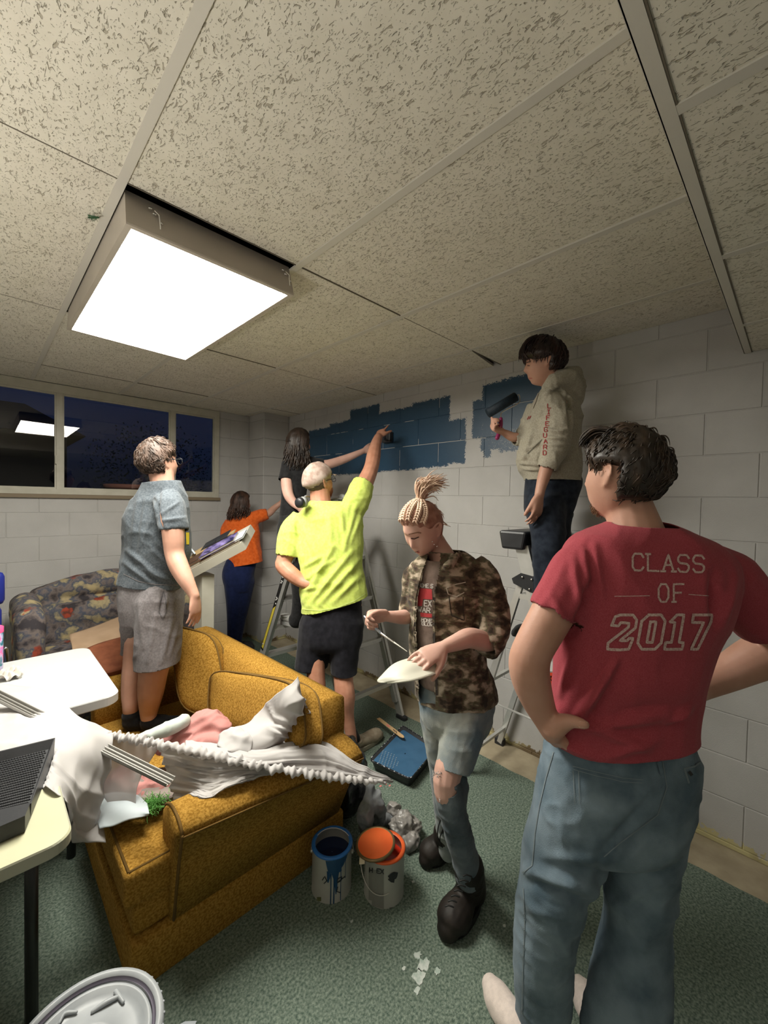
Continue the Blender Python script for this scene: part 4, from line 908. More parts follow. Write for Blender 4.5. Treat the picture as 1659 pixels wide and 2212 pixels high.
# hem corner and sheer piece over the seat
patch('sheer_panel', [[Z(236, 1590, .69), Z(290, 1600, .67), Z(345, 1612, .65)], [Z(222, 1650, .60), Z(270, 1668, .57), Z(300, 1690, .55)], [Z(212, 1700, .53), Z(240, 1740, .47), Z(290, 1770, .44)]], M_lin2, sheet, 12, 12, .006, (12, 12, 12), 14, .001)
patch('curtain_panel', [[Z(345, 1608, .66), Z(400, 1618, .65), Z(450, 1630, .635), Z(520, 1645, .615), Z(590, 1658, .60)],
 [Z(352, 1650, .58), Z(410, 1660, .58), Z(460, 1668, .585), Z(525, 1662, .595), Z(588, 1662, .585)],
 [Z(366, 1690, .52), Z(420, 1700, .53), Z(462, 1702, .55), Z(525, 1678, .575), Z(584, 1665, .572)],
 [Z(378, 1735, .46), Z(412, 1738, .47), Z(440, 1728, .53), Z(505, 1692, .57), Z(580, 1668, .565)],
 [Z(372, 1768, .425), Z(398, 1762, .43), Z(425, 1745, .50), Z(490, 1703, .562), Z(575, 1671, .558)]], linen('thin_white_voile', (.66, .635, .62), (.55, .52, .50), .35, .10), sheet, 22, 10, .006, (20, 20, 8), 17, .0012, pleat=(0, 30, .011, 8))
patch('curtain_panel', [[Z(400, 1600, .60), Z(470, 1606, .60), Z(560, 1618, .62), Z(640, 1592, .615), Z(700, 1598, .60), Z(760, 1640, .55), Z(842, 1684, .46)],
 [Z(400, 1614, .63), Z(480, 1628, .63), Z(560, 1640, .63), Z(650, 1630, .62), Z(710, 1634, .59), Z(770, 1664, .53), Z(845, 1687, .455)],
 [Z(400, 1624, .65), Z(480, 1642, .63), Z(560, 1658, .605), Z(650, 1668, .575), Z(715, 1676, .55), Z(780, 1684, .51), Z(848, 1690, .45)]], M_lin, sheet, 22, 16, .006, (14, 18, 10), 21, .0015, pleat=(0, 20, .012, 11))
patch('curtain_panel', [[Z(478, 1612, .60), Z(500, 1580, .62), Z(560, 1535, .68), P(612, 1488, 1.64), P(642, 1462, 1.63)],
 [Z(500, 1632, .61), Z(540, 1590, .66), Z(590, 1555, .70), P(625, 1510, 1.60), P(650, 1480, 1.62)],
 [Z(560, 1632, .61), Z(590, 1600, .66), Z(622, 1570, .70), P(648, 1530, 1.60), P(655, 1500, 1.64)],
 [Z(600, 1610, .61), Z(625, 1590, .63), Z(642, 1565, .64), P(652, 1535, 1.70), P(652, 1500, 1.70)]], M_lin, sheet, 14, 18, .006, (14, 14, 7), 25, .0015, pleat=(1, 8, .016, 13))
patch('curtain_panel', [[Z(470, 1612, .62), Z(476, 1585, .64), Z(500, 1572, .66)], [Z(500, 1625, .63), Z(515, 1590, .67), Z(525, 1575, .67)], [Z(540, 1625, .63), Z(545, 1600, .66), Z(538, 1585, .67)]], M_lin, sheet, 10, 10, .01, (25, 25, 25), 29, .0015)
path = cr([Z(232, 1588, .70), Z(290, 1596, .685), Z(345, 1607, .668), Z(440, 1627, .645), Z(530, 1648, .622), Z(620, 1664, .598), Z(700, 1676, .567), Z(780, 1686, .525), Z(842, 1690, .455)], 40)
rb = MB(); n = len(path); rr = np.random.default_rng(3); th = np.arange(14)*2*math.pi/14; rings = []
for i, p in enumerate(path):
    tgt = nrm(path[min(i+1, n-1)]-path[max(i-1, 0)]); s1_ = nrm(np.cross(tgt, UP)); u1_ = np.cross(s1_, tgt); k = .35+.65*min(1, (n-1-i)/60)
    r = (.0125+.0035*math.sin(i*.95)+.0015*math.sin(i*.37+1))*k; off = s1_*(.005*math.sin(i*.31+.4))*k+u1_*.003*math.sin(i*.5)
    lob = 1+.14*np.sin(th*2+i*.35)
    rings.append(p+off+(np.cos(th)*lob)[:, None]*s1_*r*1.25+(np.sin(th)*lob)[:, None]*u1_*r)
rb.loft(rings).build('gathered_edge', M_lin, sheet, True)
pk = MB().tube([Z(352, 1606, .55), Z(400, 1590, .57), Z(450, 1568, .60), Z(478, 1575, .60)], [.04, .06, .065, .04], 16, 4).tube([Z(390, 1612, .55), Z(440, 1610, .56), Z(480, 1612, .56)], [.03, .05, .04], 16, 4)
pk = remesh(pk.build('pink_garment', M_pink), .007, 4); wrinkle(pk, .016, (9, 22, 22), 5); tag(pk, 'crumpled dusty pink garment behind the gathered curtain edge on the loveseat', 'clothing')
pk = MB().tube([Z(300, 1650, .50), Z(268, 1690, .46), Z(300, 1720, .44)], [.03, .06, .04], 16, 4).tube([Z(240, 1695, .46), Z(290, 1700, .44), Z(345, 1710, .43)], [.03, .05, .04], 16, 4)
pk = remesh(pk.build('pink_garment', M_pink), .007, 4); wrinkle(pk, .016, (18, 18, 18), 6); tag(pk, 'dusty pink garment seen through the sheer curtain on the near seat', 'clothing')
gr_ = cushion('pillowcase', Z(320, 1700, .44), (.10, -.06, 0), (.05, .10, 0), (0, 0, .014), mat('grey_rose_cotton', (.22, .18, .16), .9, (.27, .22, .2), 9), seed=6, wr=.01); tag(gr_, 'grey pillowcase on the near seat under the curtain rail', 'linen')
mt_ = MB().tube([Z(288, 1600, .60), Z(320, 1592, .62), Z(360, 1575, .64), Z(396, 1558, .65)], [.02, .024, .028, .028], 16, 5); mt_ = remesh(mt_.build('rolled_towel', M_mint), .005, 3); wrinkle(mt_, .006, (40, 12, 12), 4); tag(mt_, 'rolled pale mint towel lying beside the pink garment', 'towel')
cs = patch('pillowcase', [[Z(200, 1722, 0.475), Z(240, 1712, 0.480), Z(290, 1716, 0.485), Z(318, 1735, 0.480)], [Z(205, 1755, 0.470), Z(240, 1750, 0.480), Z(285, 1745, 0.485), Z(322, 1755, 0.480)], [Z(215, 1790, 0.465), Z(240, 1785, 0.470), Z(280, 1770, 0.475), Z(320, 1762, 0.470)]], M_pb, None, 10, 10, .006, (10, 10, 10), 8, .004); tag(cs, 'pale blue folded pillowcase at the front of the near seat', 'linen')
gf_ = MB(); rs = np.random.default_rng(8); c = Z(328, 1738, .455)
for i in range(420):
    p = c+rs.normal(size=3)*[.022, .016, .008]; a = nrm(rs.normal(size=3)); q = p+a*.022; gf_.tube([p, (p+q)/2+rs.normal(size=3)*.003, q], [.0012, .001, .0004], 4, round_=False)
gf_.tube([Z(335, 1745, .45), Z(362, 1741, .455)], .004, 8); gf_ = gf_.build('feather_duster', mat('lime_fluff', (.16, .42, .10), .9)); tag(gf_, 'fluffy green duster lying on the near seat of the loveseat', 'duster')
M_rail = mat('brushed_rail', (.36, .35, .33), .35, metal=.5)
A_ = Z(-60, 1478, .83); B_ = Z(368, 1692, .62); dd = nrm(B_-A_); s_ = nrm(np.cross(dd, UP)); u_ = np.cross(s_, dd); rl = MB()
for o0, o1, h0, h1 in ((-.020, .020, 0, .003), (-.020, -.017, 0, .012), (.017, .020, 0, .012), (-.007, -.003, 0, .010), (.005, .008, 0, .008)):
    v = [p+s_*o+u_*h for p in (A_, B_) for o in (o0, o1) for h in (h0, h1)]; rl.add(v, [(0, 1, 3, 2), (4, 6, 7, 5), (0, 4, 5, 1), (2, 3, 7, 6), (0, 2, 6, 4), (1, 5, 7, 3)])
rl = rl.build('curtain_rail', M_rail); tag(rl, 'long grey metal curtain rail lying across the table and the loveseat', 'rail')
# --- ladders ----------------------------------------------------------------------
M_alu = mat('dull_aluminium', (.32, .32, .31), .42, (.40, .40, .38), 8, metal=.35); M_alu2 = mat('bright_aluminium', (.50, .50, .48), .32, (.58, .58, .56), 10, metal=.5); M_lblk = mat('black_label', (.012, .012, .012), .4); M_lyel = mat('yellow_label', (.62, .50, .06), .4); M_lwh = mat('white_print', (.6, .6, .58), .5); M_lred = mat('orange_red_label', (.62, .07, .03), .4)
def bar(mb, a, b, wx, wy, ax=None):
    """rectangular section bar from a to b; wx along x"""
    a = np.asarray(a, float); b = np.asarray(b, float); d = nrm(b-a); X = np.array([1., 0, 0]) if ax is None else np.asarray(ax, float); X = nrm(X-d*(X@d)); Yv = np.cross(d, X)
    v = [p+X*s*wx/2+Yv*t*wy/2 for p in (a, b) for s in (-1, 1) for t in (-1, 1)]
    return mb.add(v, [(0, 1, 3, 2), (4, 6, 7, 5), (0, 4, 5, 1), (2, 3, 7, 6), (0, 2, 6, 4), (1, 5, 7, 3)])
ld = empty('multi_ladder', (1.95, 2.6, 0), 'silver hinged ladder with a black and yellow rail label, under the woman in black', 'ladder')
yl = lambda z: 3.287-.49*z; yr = lambda z: 2.007+.38*z; LX0, LX1, ZT = 1.70, 2.20, 1.44
for x in (LX0, LX1):
    mb = MB(); bar(mb, (x, yl(0), 0), (x, yl(ZT), ZT), .022, .075); mb.build('rail', M_alu, ld)
    mb = MB(); bar(mb, (x+(.02 if x < 2 else -.02), yl(.02), .02), (x+(.02 if x < 2 else -.02), yl(1.0), 1.0), .018, .05); mb.build('inner_rail', M_alu2, ld)
    mb = MB(); bar(mb, (x, yr(0), 0.01), (x, yr(ZT), ZT), .022, .055); mb.build('rail', M_alu2, ld)
    mb = MB(); bar(mb, (x+(.02 if x < 2 else -.02), yr(.12), .12), (x+(.02 if x < 2 else -.02), yr(1.0), 1.0), .018, .04); mb.build('inner_rail', M_alu, ld)
    MB().box((x-.02, yr(0)-.05, 0), (x+.02, yr(0)+.04, .035), bev=.008).build('rubber_foot', M_blk, ld)
    MB().box((x-.02, yl(0)-.04, 0), (x+.02, yl(0)+.05, .035), bev=.008).build('rubber_foot', M_blk, ld)
    MB().cyl((x-.02, 2.575, ZT-.03), (x+.02, 2.575, ZT-.03), .05, 20).build('hinge', M_blk, ld, True)
for z in (.27, .54, .81, 1.08, 1.30):
    mb = MB(); bar(mb, (LX0, yl(z), z), (LX1, yl(z), z), .07, .03, (0, 1, 0)); mb.build('step', M_alu2, ld)
for z in (.25, .55, .85, 1.15):
    mb = MB(); bar(mb, (LX0, yr(z), z), (LX1, yr(z), z), .035, .028, (0, 1, 0)); mb.build('rung', M_alu2, ld)
mb = MB(); zz = (1.06, .34)
def railpt(z, off, dx=-.0125): 
    d = nrm([0, -.49, 1]); n_ = np.array([0, 1, .49])/np.linalg.norm([0, 1, .49]); return np.array([LX0+dx, yl(z), z])+n_*off
lab = MB().add([railpt(1.10, -.0), railpt(.32, -.0), railpt(.32, .036), railpt(1.10, .036)], [(0, 1, 2, 3)]).build('label', M_lblk, ld)
MB().add([railpt(.74, .003, -.0135), railpt(.34, .003, -.0135), railpt(.34, .03, -.0135), railpt(.70, .03, -.0135)], [(0, 1, 2, 3)]).build('label_stripe', M_lyel, ld)
T = bvh([lab])
decal('lettering', [[(609, 1243), (613, 1250)], [(607, 1252), (612, 1259)], [(603, 1262), (608, 1258), (610, 1264)], [(598, 1290), (602, 1300)], [(596, 1296), (601, 1292)], [(594, 1306), (599, 1309)], [(596, 1303), (597, 1312)]], 2, T, M_lwh, ld, .002, 2)
decal('lettering', [[(577, 1376), (573, 1386)], [(571, 1378), (577, 1382)], [(568, 1390), (573, 1394)]], 2.2, T, M_lwh, ld, .002, 2)
l2 = empty('step_ladder', (2.2, 1.0, 0), 'aluminium A-frame step ladder with black top behind the man in the red shirt', 'ladder')
yf = lambda z: .60+.29*z; yb = lambda z: 1.352-.285*z; QX0, QX1 = 2.0, 2.45
for x in (QX0, QX1):
    mb = MB(); bar(mb, (x, yf(0), 0), (x, yf(1.38), 1.38), .028, .07); mb.build('rail', M_alu2, l2)
    mb = MB(); bar(mb, (x+(.02 if x < 2.2 else -.0), yb(0.02), .02), (x+(.02 if x < 2.2 else 0), yb(1.20), 1.20), .022, .032); mb.build('rear_leg', M_alu2, l2)
    MB().box((x-.022, yf(0)-.05, 0), (x+.022, yf(0)+.04, .03), bev=.005).build('rubber_foot', M_blk, l2); MB().box((x-.008, yb(0)-.03, 0), (x+.035, yb(0)+.03, .04), bev=.004).build('rubber_foot', M_blk, l2)
    mb = MB().add([(x-.017, yf(1.20)-.03, 1.235), (x-.017, yf(1.20)+.05, 1.245), (x-.017, yf(1.20)+.10, 1.21), (x-.017, yf(1.2)+.09, 1.185), (x-.017, yf(1.2)+.0, 1.155), (x-.017, yf(1.2)-.035, 1.15)], [(0, 1, 2, 3, 4, 5)])
    o = mb.build('hinge_bracket', M_blk, l2); m_ = o.modifiers.new('s', 'SOLIDIFY'); m_.thickness = .006; apply_mods(o)
    for dy, dz in ((-.01, 1.22), (.04, 1.225), (.0, 1.17)): MB().ell((x-.021, yf(1.2)+dy, dz), (.004, .006, .006), 8, 6).build('rivet', M_chr, l2, True)
for z in (.28, .56, .84, 1.12):
    sw_ = .05 if z > 1 else .08; so_ = .062 if z > 1 else 0; mb = MB(); bar(mb, (QX0, yf(z)+so_, z), (QX1, yf(z)+so_, z), sw_, .025, (0, 1, 0)); mb.build('step', M_alu2, l2)
for z in (.13, .62):
    mb = MB(); bar(mb, (QX0+.02, yb(z), z), (QX1, yb(z), z), .02, .016, (0, 1, 0)); mb.build('brace', M_alu2, l2)
mb = MB(); bar(mb, (QX0+.02, yb(.5), .5), (QX0+.0, yf(.5), .5), .016, .004); mb.build('spreader', M_alu2, l2); mb = MB(); bar(mb, (QX1, yb(.5), .5), (QX1, yf(.5), .5), .016, .004); mb.build('spreader', M_alu2, l2)
tp = MB().box((1.955, .965, 1.365), (2.47, 1.115, 1.46), bev=.012); q = tp.v[0]; k = q[:, 2] < 1.42; q[k, 1] = 1.035+(q[k, 1]-1.035)*.8; tp.build('top_cap', M_blk, l2)
def rp2(z, off, dx=-.0155): return np.array([QX0+dx, yf(z), z])+nrm([0, 1, -.29])*off
lb = MB().add([rp2(.78, -.02), rp2(.78, .02), rp2(.58, .02), rp2(.58, -.02)], [(0, 1, 2, 3)]).build('label', M_lred, l2)
MB().add([rp2(.83, -.02), rp2(.83, .02), rp2(.785, .02), rp2(.785, -.02)], [(0, 1, 2, 3)]).build('label_panel', M_lwh, l2)
MB().loft([np.array([rp2(.905, 0, -.0165)+nrm([0, 1, -.29])*r*math.cos(a)+nrm([0, .29, 1])*r*math.sin(a) for a in np.arange(16)*math.pi/8]) for r in (.014, .009)], cap=False).build('eyelet', M_chr, l2)
T = bvh([lb]); decal('lettering', [[(1184, 1460), (1192, 1470)], [(1185, 1470), (1191, 1460)]]+text_px('TRIM', 1188, 1478, 5, 5, .2, (.35, 1), (1, -.3)), 1.8, T, M_lblk, l2, .002, 2)
# --- the added out-of-frame lamp that lifts the ceiling is built with the lights
# ================================================================ PEOPLE: builders
def RG(xl, yl, xr, yr, d, th, dl=None, dr=None):
    """one body section from its left/right outline in the picture, its distance and its half depth"""
    A = P(xl, yl, dl or d); B = P(xr, yr, dr or d); c = (A+B)/2; a = (B-A)/2
    m = ray((xl+xr)/2, 1080); bk = nrm([m[0], m[1], 0]); bk = nrm(bk-nrm(a)*(bk@nrm(a)))*th
    return np.r_[c, a, bk]
def torso(mb, rings, sub=5, n=30, k=1.0, ex=2.25, kb=None, drop=0):
    R = cr(rings, sub); th = np.arange(n)*2*math.pi/n; out = []
    ct, st = np.cos(th), np.sin(th); s = (np.abs(ct)**ex+np.abs(st)**ex)**(-1/ex); ct, st = ct*s, st*s
    for q in R:
        out.append(q[:3]+np.outer(ct, q[3:6])*k+np.outer(st, q[6:9])*(kb or k))
    return mb.loft(out)
def T(mb, pts, n=14, sub=4, k=1.0, add=0, flat=None, round_=True):
    """limb: (x, y, d, radius_px)"""
    return mb.tube([P(x, y, d) for x, y, d, r in pts], [r*d/FPX*k+add for x, y, d, r in pts], n, sub, flat=flat, round_=round_)
def basis(yaw, pitch=0, roll=0):
    """columns: right, forward, up of a head"""
    f = np.array([math.cos(yaw)*math.cos(pitch), math.sin(yaw)*math.cos(pitch), math.sin(pitch)])
    r = nrm(np.cross(f, UP)); u = np.cross(r, f); r2 = r*math.cos(roll)+u*math.sin(roll); u2 = u*math.cos(roll)-r*math.sin(roll)
    return np.stack([r2, f, u2], 1)
def head_surface(D, fem=0):
    """unit directions (x right, y forward, z up) -> points of the face and skull, metres"""
    x, y, z = D[:, 0], D[:, 1], D[:, 2]
    X = .0745*x; Yp = np.where(y > 0, .090, .102)*y; Zp = np.where(z > 0, .118, .122)*z
    t = np.clip(-z, 0, 1)
    X = X*(1-.30*t**1.6-.10*t**6)
    Yp = np.where(y < 0, Yp*(1-.62*t**.8), Yp+.014*t**1.5*np.clip(y*2, 0, 1))
    Yp = np.where(Yp > .078, .078+(Yp-.078)*.55, Yp)            # flatter face
    f = np.clip((y-.1)*3, 0, 1)
    g = lambda a, s: np.exp(-(a/s)**2)
    zz = Zp
    nose = np.where(zz > -.028, np.clip((.022-zz)/.05, 0, 1)**1.1, np.clip((zz+.044)/.016, 0, 1))
    Yp = Yp+f*(.0255 if not fem else .023)*nose*g(X, .0095+.006*np.clip((.01-zz)/.04, 0, 1))
    Yp = Yp-f*.0085*(g(X-.031, .015)+g(X+.031, .015))*g(zz-.012, .011)       # eye sockets
    Yp = Yp+f*.0052*(g(X-.030, .011)+g(X+.030, .011))*g(zz-.010, .0075)      # lids
    Yp = Yp+f*.0035*g(zz-.032, .010)*g(X, .05)                               # brow
    Yp = Yp+f*.004*(g(X-.045, .018)+g(X+.045, .018))*g(zz+.022, .02)         # cheeks
    Yp = Yp+f*.0050*g(X, .020)*g(zz+.058, .0065)+f*.0055*g(X, .017)*g(zz+.070, .0065)-f*.0030*g(X, .022)*g(zz+.0640, .0028)  # lips
    Yp = Yp-f*.004*g(X, .02)*g(zz+.082, .006)+f*.006*g(X, .018)*g(zz+.100, .012)       # chin
    return np.c_[X, Yp, Zp]
def ico(sub):
    bm = bmesh.new(); bmesh.ops.create_icosphere(bm, subdivisions=sub, radius=1); bm.verts.index_update()
    v = np.array([q.co[:] for q in bm.verts]); f = [[q.index for q in g.verts] for g in bm.faces]; bm.free()
    return v/np.linalg.norm(v, axis=1)[:, None], f
_ico = {k: ico(k) for k in (4, 5)}
def head(mb, c, B, s=1.0, fem=0, sub=5, ears=(1, -1)):
    D, F = _ico[sub]; p = head_surface(D, fem)*s; mb.add(p@B.T+c, F)
    for e in ears:
        q = lambda x, y, z: c+B@(np.array([e*x, y, z])*s)
        w = B@np.array([e, -.35, 0])
        pts = [q(.071, .004, -.028), q(.076, -.004, -.024), q(.083, -.016, -.006), q(.088, -.022, .014), q(.086, -.016, .029), q(.080, -.002, .032), q(.074, .008, .024), q(.071, .008, .010)]
        mb.tube(pts, np.array([.0055, .0055, .0042, .0045, .0042, .004, .004, .003])*s, 8, 3)
        mb.tube([q(.073, -.006, -.020), q(.078, -.012, 0), q(.077, -.008, .02)], np.array([.009, .010, .008])*s, 8, 3, flat=(w, .45))
        mb.tube([q(.074, .004, -.012), q(.078, -.012, -.006), q(.080, -.014, .012)], .003*s, 6, 3)
def hand(mb, w, dr, pn, th, curl=(18, 28, 18), s=1.0, spread=5, thumb=(35, 12, 12), each=None, wr=None):
    """w wrist, dr towards the fingers, pn out of the palm, th towards the thumb side"""
    w = np.asarray(w, float); dr = nrm(dr); pn = nrm(pn-dr*(np.asarray(pn)@dr)); th0 = nrm(np.cross(dr, pn)); th = th0 if th0@np.asarray(th) > 0 else -th0
    sec = [(0, .026, .019), (.02, .030, .018), (.05, .039, .016), (.078, .041, .0135), (.094, .036, .010)]
    rings = []; a = np.arange(18)*2*math.pi/18
    for t, hw, ht in sec: rings.append(w+dr*t*s+np.outer(np.cos(a), th)*hw*s+np.outer(np.sin(a), pn)*ht*s-pn*.002*s)
    mb.loft(rings)
    L = [.074, .082, .076, .060]; R = [.0088, .0090, .0086, .0076]
    for i in range(4):
        cu = (each[i] if each else curl); b = w+dr*(.086-.003*abs(i-1.2))*s+th*(.031-.0205*i)*s
        ang = math.radians((1.4-i)*spread); d0 = nrm(dr*math.cos(ang)+th*math.sin(ang)); p = b-d0*.012*s; pts = [p, b]; rad = [R[i]*s]*2; A = 0
        for k, fr in enumerate((.46, .30, .24)):
            A += math.radians(cu[k]); d = d0*math.cos(A)+pn*math.sin(A); p2 = pts[-1]+d*L[i]*fr*s
            pts += [(pts[-1]+p2)/2, p2]; rad += [R[i]*s*(.97-.07*k), R[i]*s*(.95-.10*k)]
        rad[-1] *= .82
        mb.tube(pts, rad, 10, 2)
    b = w+dr*.020*s+th*.022*s+pn*.004*s; A = math.radians(thumb[0]); d = nrm(dr*math.cos(A)+th*math.sin(A)+pn*.25)
    p1 = b+d*.040*s; A2 = math.radians(thumb[0]-thumb[1]); d2 = nrm(dr*math.cos(A2)+th*math.sin(A2)+pn*(.25+.01*thumb[2])); p2 = p1+d2*.034*s; d3 = nrm(dr*math.cos(A2-.2)+th*math.sin(A2-.2)+pn*(.25+.02*thumb[2])); p3 = p2+d3*.026*s
    mb.tube([b-d*.01, b+d*.02, p1, p2, p3], np.array([.016, .0155, .0125, .0108, .0088])*s, 12, 3)
def hair_cap(name, c, B, s, m, parent, hairline, thick=.016, streak=(60, 14, 60), amp=.004, seed=1, sub=5, lump=.004, dirflow=None):
    """a shell of hair over the skull; hairline(D) > 0 where hair grows"""
    D, F = _ico[sub]; p = head_surface(D)*s; h = np.clip(hairline(D), -1, 1); k = np.clip(h*6+.25, 0, 1)
    q = D*1.0; w = 1-np.abs(vnoise(q*np.array(streak)*.25, seed)); l = vnoise(q*3.2, seed+4); fine = vnoise(q*np.array(streak)*.6, seed+8)
    th = (thick*(.75+.25*np.clip(D[:, 2]+.4, 0, 1))*k+amp*(w-.5)*k+lump*l*k+amp*.35*fine*k)
    r = np.linalg.norm(p, axis=1); o = D*0; pp = p*(1+((th*s-.007*(1-k))/r)[:, None])
    keep = k > .02; F2 = [f for f in F if any(keep[i] for i in f)]
    used = sorted({i for f in F2 for i in f}); mp = {a: i for i, a in enumerate(used)}
    out = pp[used]@B.T+c; inn = (p*(1-.01/r[:, None]))[used]@B.T+c
    return MB().add(out, [[mp[i] for i in f] for f in F2]).build(name, m, parent, True)
def strands(name, roots, flow, m, parent, n=8, r=.0018, length=.06, seed=0, jit=.25, sides=5):
    rs = np.random.default_rng(seed); mb = MB()
    for p, nn in roots:
        d = flow(p, nn); pts = [p]; d = nrm(d+rs.normal(size=3)*jit)
        for k in range(n): 
            q = pts[-1]+d*length/n; pts.append(q); d = nrm(d*.9+flow(q, nn)*.1+rs.normal(size=3)*jit*.12)
        rr = [r*(1-.75*(i/n)**2) for i in range(n+1)]; mb.tube(pts, rr, sides, round_=False)
    return mb.build(name, m, parent, True)
def locks(mb, c, B, s, paths, seed=0):
    """paths in head coordinates: (points, radius, n copies, jitter)"""
    rs = np.random.default_rng(seed)
    for pts, r, n, j in paths:
        pts = np.array(pts, float)
        for _ in range(n):
            o = rs.normal(size=3)*j; sc = 1+rs.normal()*.03; q = [c+B@((p*sc+o*(.4+.6*i/len(pts))+rs.normal(size=3)*j*.25)*s) for i, p in enumerate(pts)]
            mb.tube(q, [r*s*(1 if i else .7)*(1-.7*(i/(len(pts)-1))**3) for i in range(len(pts))], 6, 4, round_=False)
    return mb
def short_hair_paths(n, seed, crown=(0, -.05, .12), lift=.014, hairline=None, length=(.03, .055), r=.0022, front=.4):
    """short tufts that leave the scalp in the direction away from the crown"""
    rs = np.random.default_rng(seed); out = []; cr_ = nrm(crown)
    while len(out) < n:
        d = nrm(rs.normal(size=3)); 
        if hairline(d[None])[0] < .02: continue
        fl_ = nrm(d-cr_*(d@cr_)) if abs(d@cr_) < .98 else nrm(rs.normal(size=3)); fl_ = nrm(np.cross(np.cross(d, fl_), d)+np.array([0, front*max(0, d[2]), -.1])+rs.normal(size=3)*.18)
        L = rs.uniform(*length); q = []
        for k in range(5):
            dk = nrm(d+fl_*L*k/4/.1); pk = head_surface(dk[None])[0]; hk_ = min(1, max(0, hairline(dk[None])[0])*5+.12); q.append(pk+dk*((lift*(.8 if k == 0 else 1.0 if k < 3 else .93 if k == 3 else .86)+.0025*math.sin(k*.8))*hk_))
        out.append((q, r, 1, .0006))
    return out
M_skin = mat('skin', (.49, .265, .19), .5, (.57, .325, .245), 12, .3, .7, .12, 350, spec=.35)
M_skin2 = mat('pale_skin', (.55, .32, .255), .5, (.63, .39, .32), 14, .3, .7, .10, 350, spec=.35)
M_skin3 = mat('ruddy_skin', (.44, .20, .125), .5, (.54, .27, .18), 22, .3, .7, .15, 300, spec=.35)
for _m in (M_skin, M_skin2, M_skin3):
    _m.node_tree.nodes['Principled BSDF'].inputs['Subsurface Weight'].default_value = .12; _m.node_tree.nodes['Principled BSDF'].inputs['Subsurface Radius'].default_value = (.012, .005, .003)
def fabric(name, c, c2, sc=60, bump=.25, rough=.9, sheen=.1, **k): return mat(name, c, rough, c2, sc, .35, .65, bump, 420, sheen=sheen, spec=.15, **k)
def person(name_label, loc): return empty('person', loc, name_label, 'person')
# ================================================================ PEOPLE
# ---------------------------------------------------------------- man in the red class shirt
d = 1.13
red = person('man in a red CLASS OF 2017 shirt and blue jeans, hands on hips, back turned', PZ(1250, 2260, 0))
M_red = fabric('heather_red_cotton', (.31, .045, .062), (.385, .070, .090), 420); M_den = fabric('worn_blue_denim', (.075, .115, .15), (.19, .25, .30), 9, .4, det=5); M_thr = mat('denim_stitching', (.17, .21, .235), .8)
tr_ = [RG(1318, 1128, 1432, 1128, 1.12, .062), RG(1270, 1148, 1490, 1148, 1.12, .085), RG(1228, 1175, 1548, 1178, 1.12, .105), RG(1208, 1230, 1580, 1235, 1.12, .125), RG(1203, 1300, 1568, 1305, 1.12, .135),
       RG(1205, 1370, 1535, 1375, 1.13, .135), RG(1203, 1440, 1512, 1445, 1.13, .13), RG(1198, 1500, 1497, 1505, 1.14, .125), RG(1192, 1550, 1486, 1560, 1.14, .13), RG(1186, 1590, 1488, 1600, 1.15, .138), RG(1184, 1650, 1490, 1660, 1.15, .142)]
mb = MB(); torso(mb, tr_)
T(mb, [(1275, 1200, 1.11, 48), (1248, 1236, 1.10, 56), (1222, 1282, 1.09, 57), (1197, 1328, 1.085, 57)], round_=False)
T(mb, [(1520, 1215, 1.13, 52), (1565, 1250, 1.14, 62), (1610, 1300, 1.15, 62), (1660, 1345, 1.16, 60)], round_=False)
sh = remesh(mb.build('shirt', M_red, red), .0052, 6)
wrinkle(sh, .008, (6, 6, 3.2), 21); wrinkle(sh, .003, (16, 16, 9), 22)
folds(sh, [(1255, 1560, 1330, 1430, 9.1, 0.0336), (1225, 1590, 1290, 1480, 10.4, 0.0192), (1210, 1500, 1235, 1420, 9.1, 0.0168), (1265, 1575, 1480, 1540, 13, 0.0216), (1270, 1570, 1400, 1620, 11.7, 0.0192), (1200, 1600, 1290, 1640, 10.4, 0.0168), (1300, 1640, 1420, 1600, 11.7, 0.0144),
           (1285, 1180, 1300, 1290, 10.4, 0.0144), (1262, 1190, 1272, 1290, 7.8, 0.0144), (1240, 1210, 1255, 1330, 10.4, 0.0144), (1190, 1290, 1230, 1350, 10.4, 0.012), (1275, 1260, 1240, 1370, 9.1, -0.024), (1540, 1240, 1545, 1350, 11.7, -0.024), (1440, 1560, 1490, 1530, 7.8, 0.0192), (1350, 1545, 1440, 1535, 7.8, 0.0144), (1590, 1250, 1560, 1350, 10.4, 0.0144)])
hm = P(1343, 1580, 1.15); nk = P(1375, 1128, 1.12)
open_end(sh, [(P(1197, 1328, 1.085), P(1197, 1328, 1.085)-P(1222, 1282, 1.09), .073), (P(1660, 1345, 1.16), P(1660, 1345, 1.16)-P(1610, 1300, 1.15), .085)])
cut(sh, [(hm, -UP+VR*.10, 2), (nk, UP*1-VD*.15, 2)])
mb = MB()
torso(mb, [RG(1196, 1540, 1478, 1548, 1.145, .112), RG(1188, 1590, 1486, 1598, 1.15, .122), RG(1178, 1630, 1494, 1640, 1.15, .132), RG(1170, 1690, 1490, 1700, 1.15, .140), RG(1158, 1750, 1478, 1760, 1.15, .14), RG(1160, 1790, 1460, 1795, 1.15, .125), RG(1190, 1815, 1430, 1820, 1.15, .09)])
T(mb, [(1235, 1760, 1.15, 80), (1212, 1850, 1.15, 82), (1192, 1930, 1.15, 70), (1178, 2030, 1.17, 62), (1172, 2130, 1.19, 58), (1168, 2240, 1.22, 58), (1160, 2300, 1.24, 60)], 18)
T(mb, [(1402, 1750, 1.15, 78), (1392, 1830, 1.15, 76), (1382, 1920, 1.16, 68), (1372, 2010, 1.17, 66), (1362, 2100, 1.16, 76), (1350, 2220, 1.13, 82), (1345, 2290, 1.13, 84)], 18)
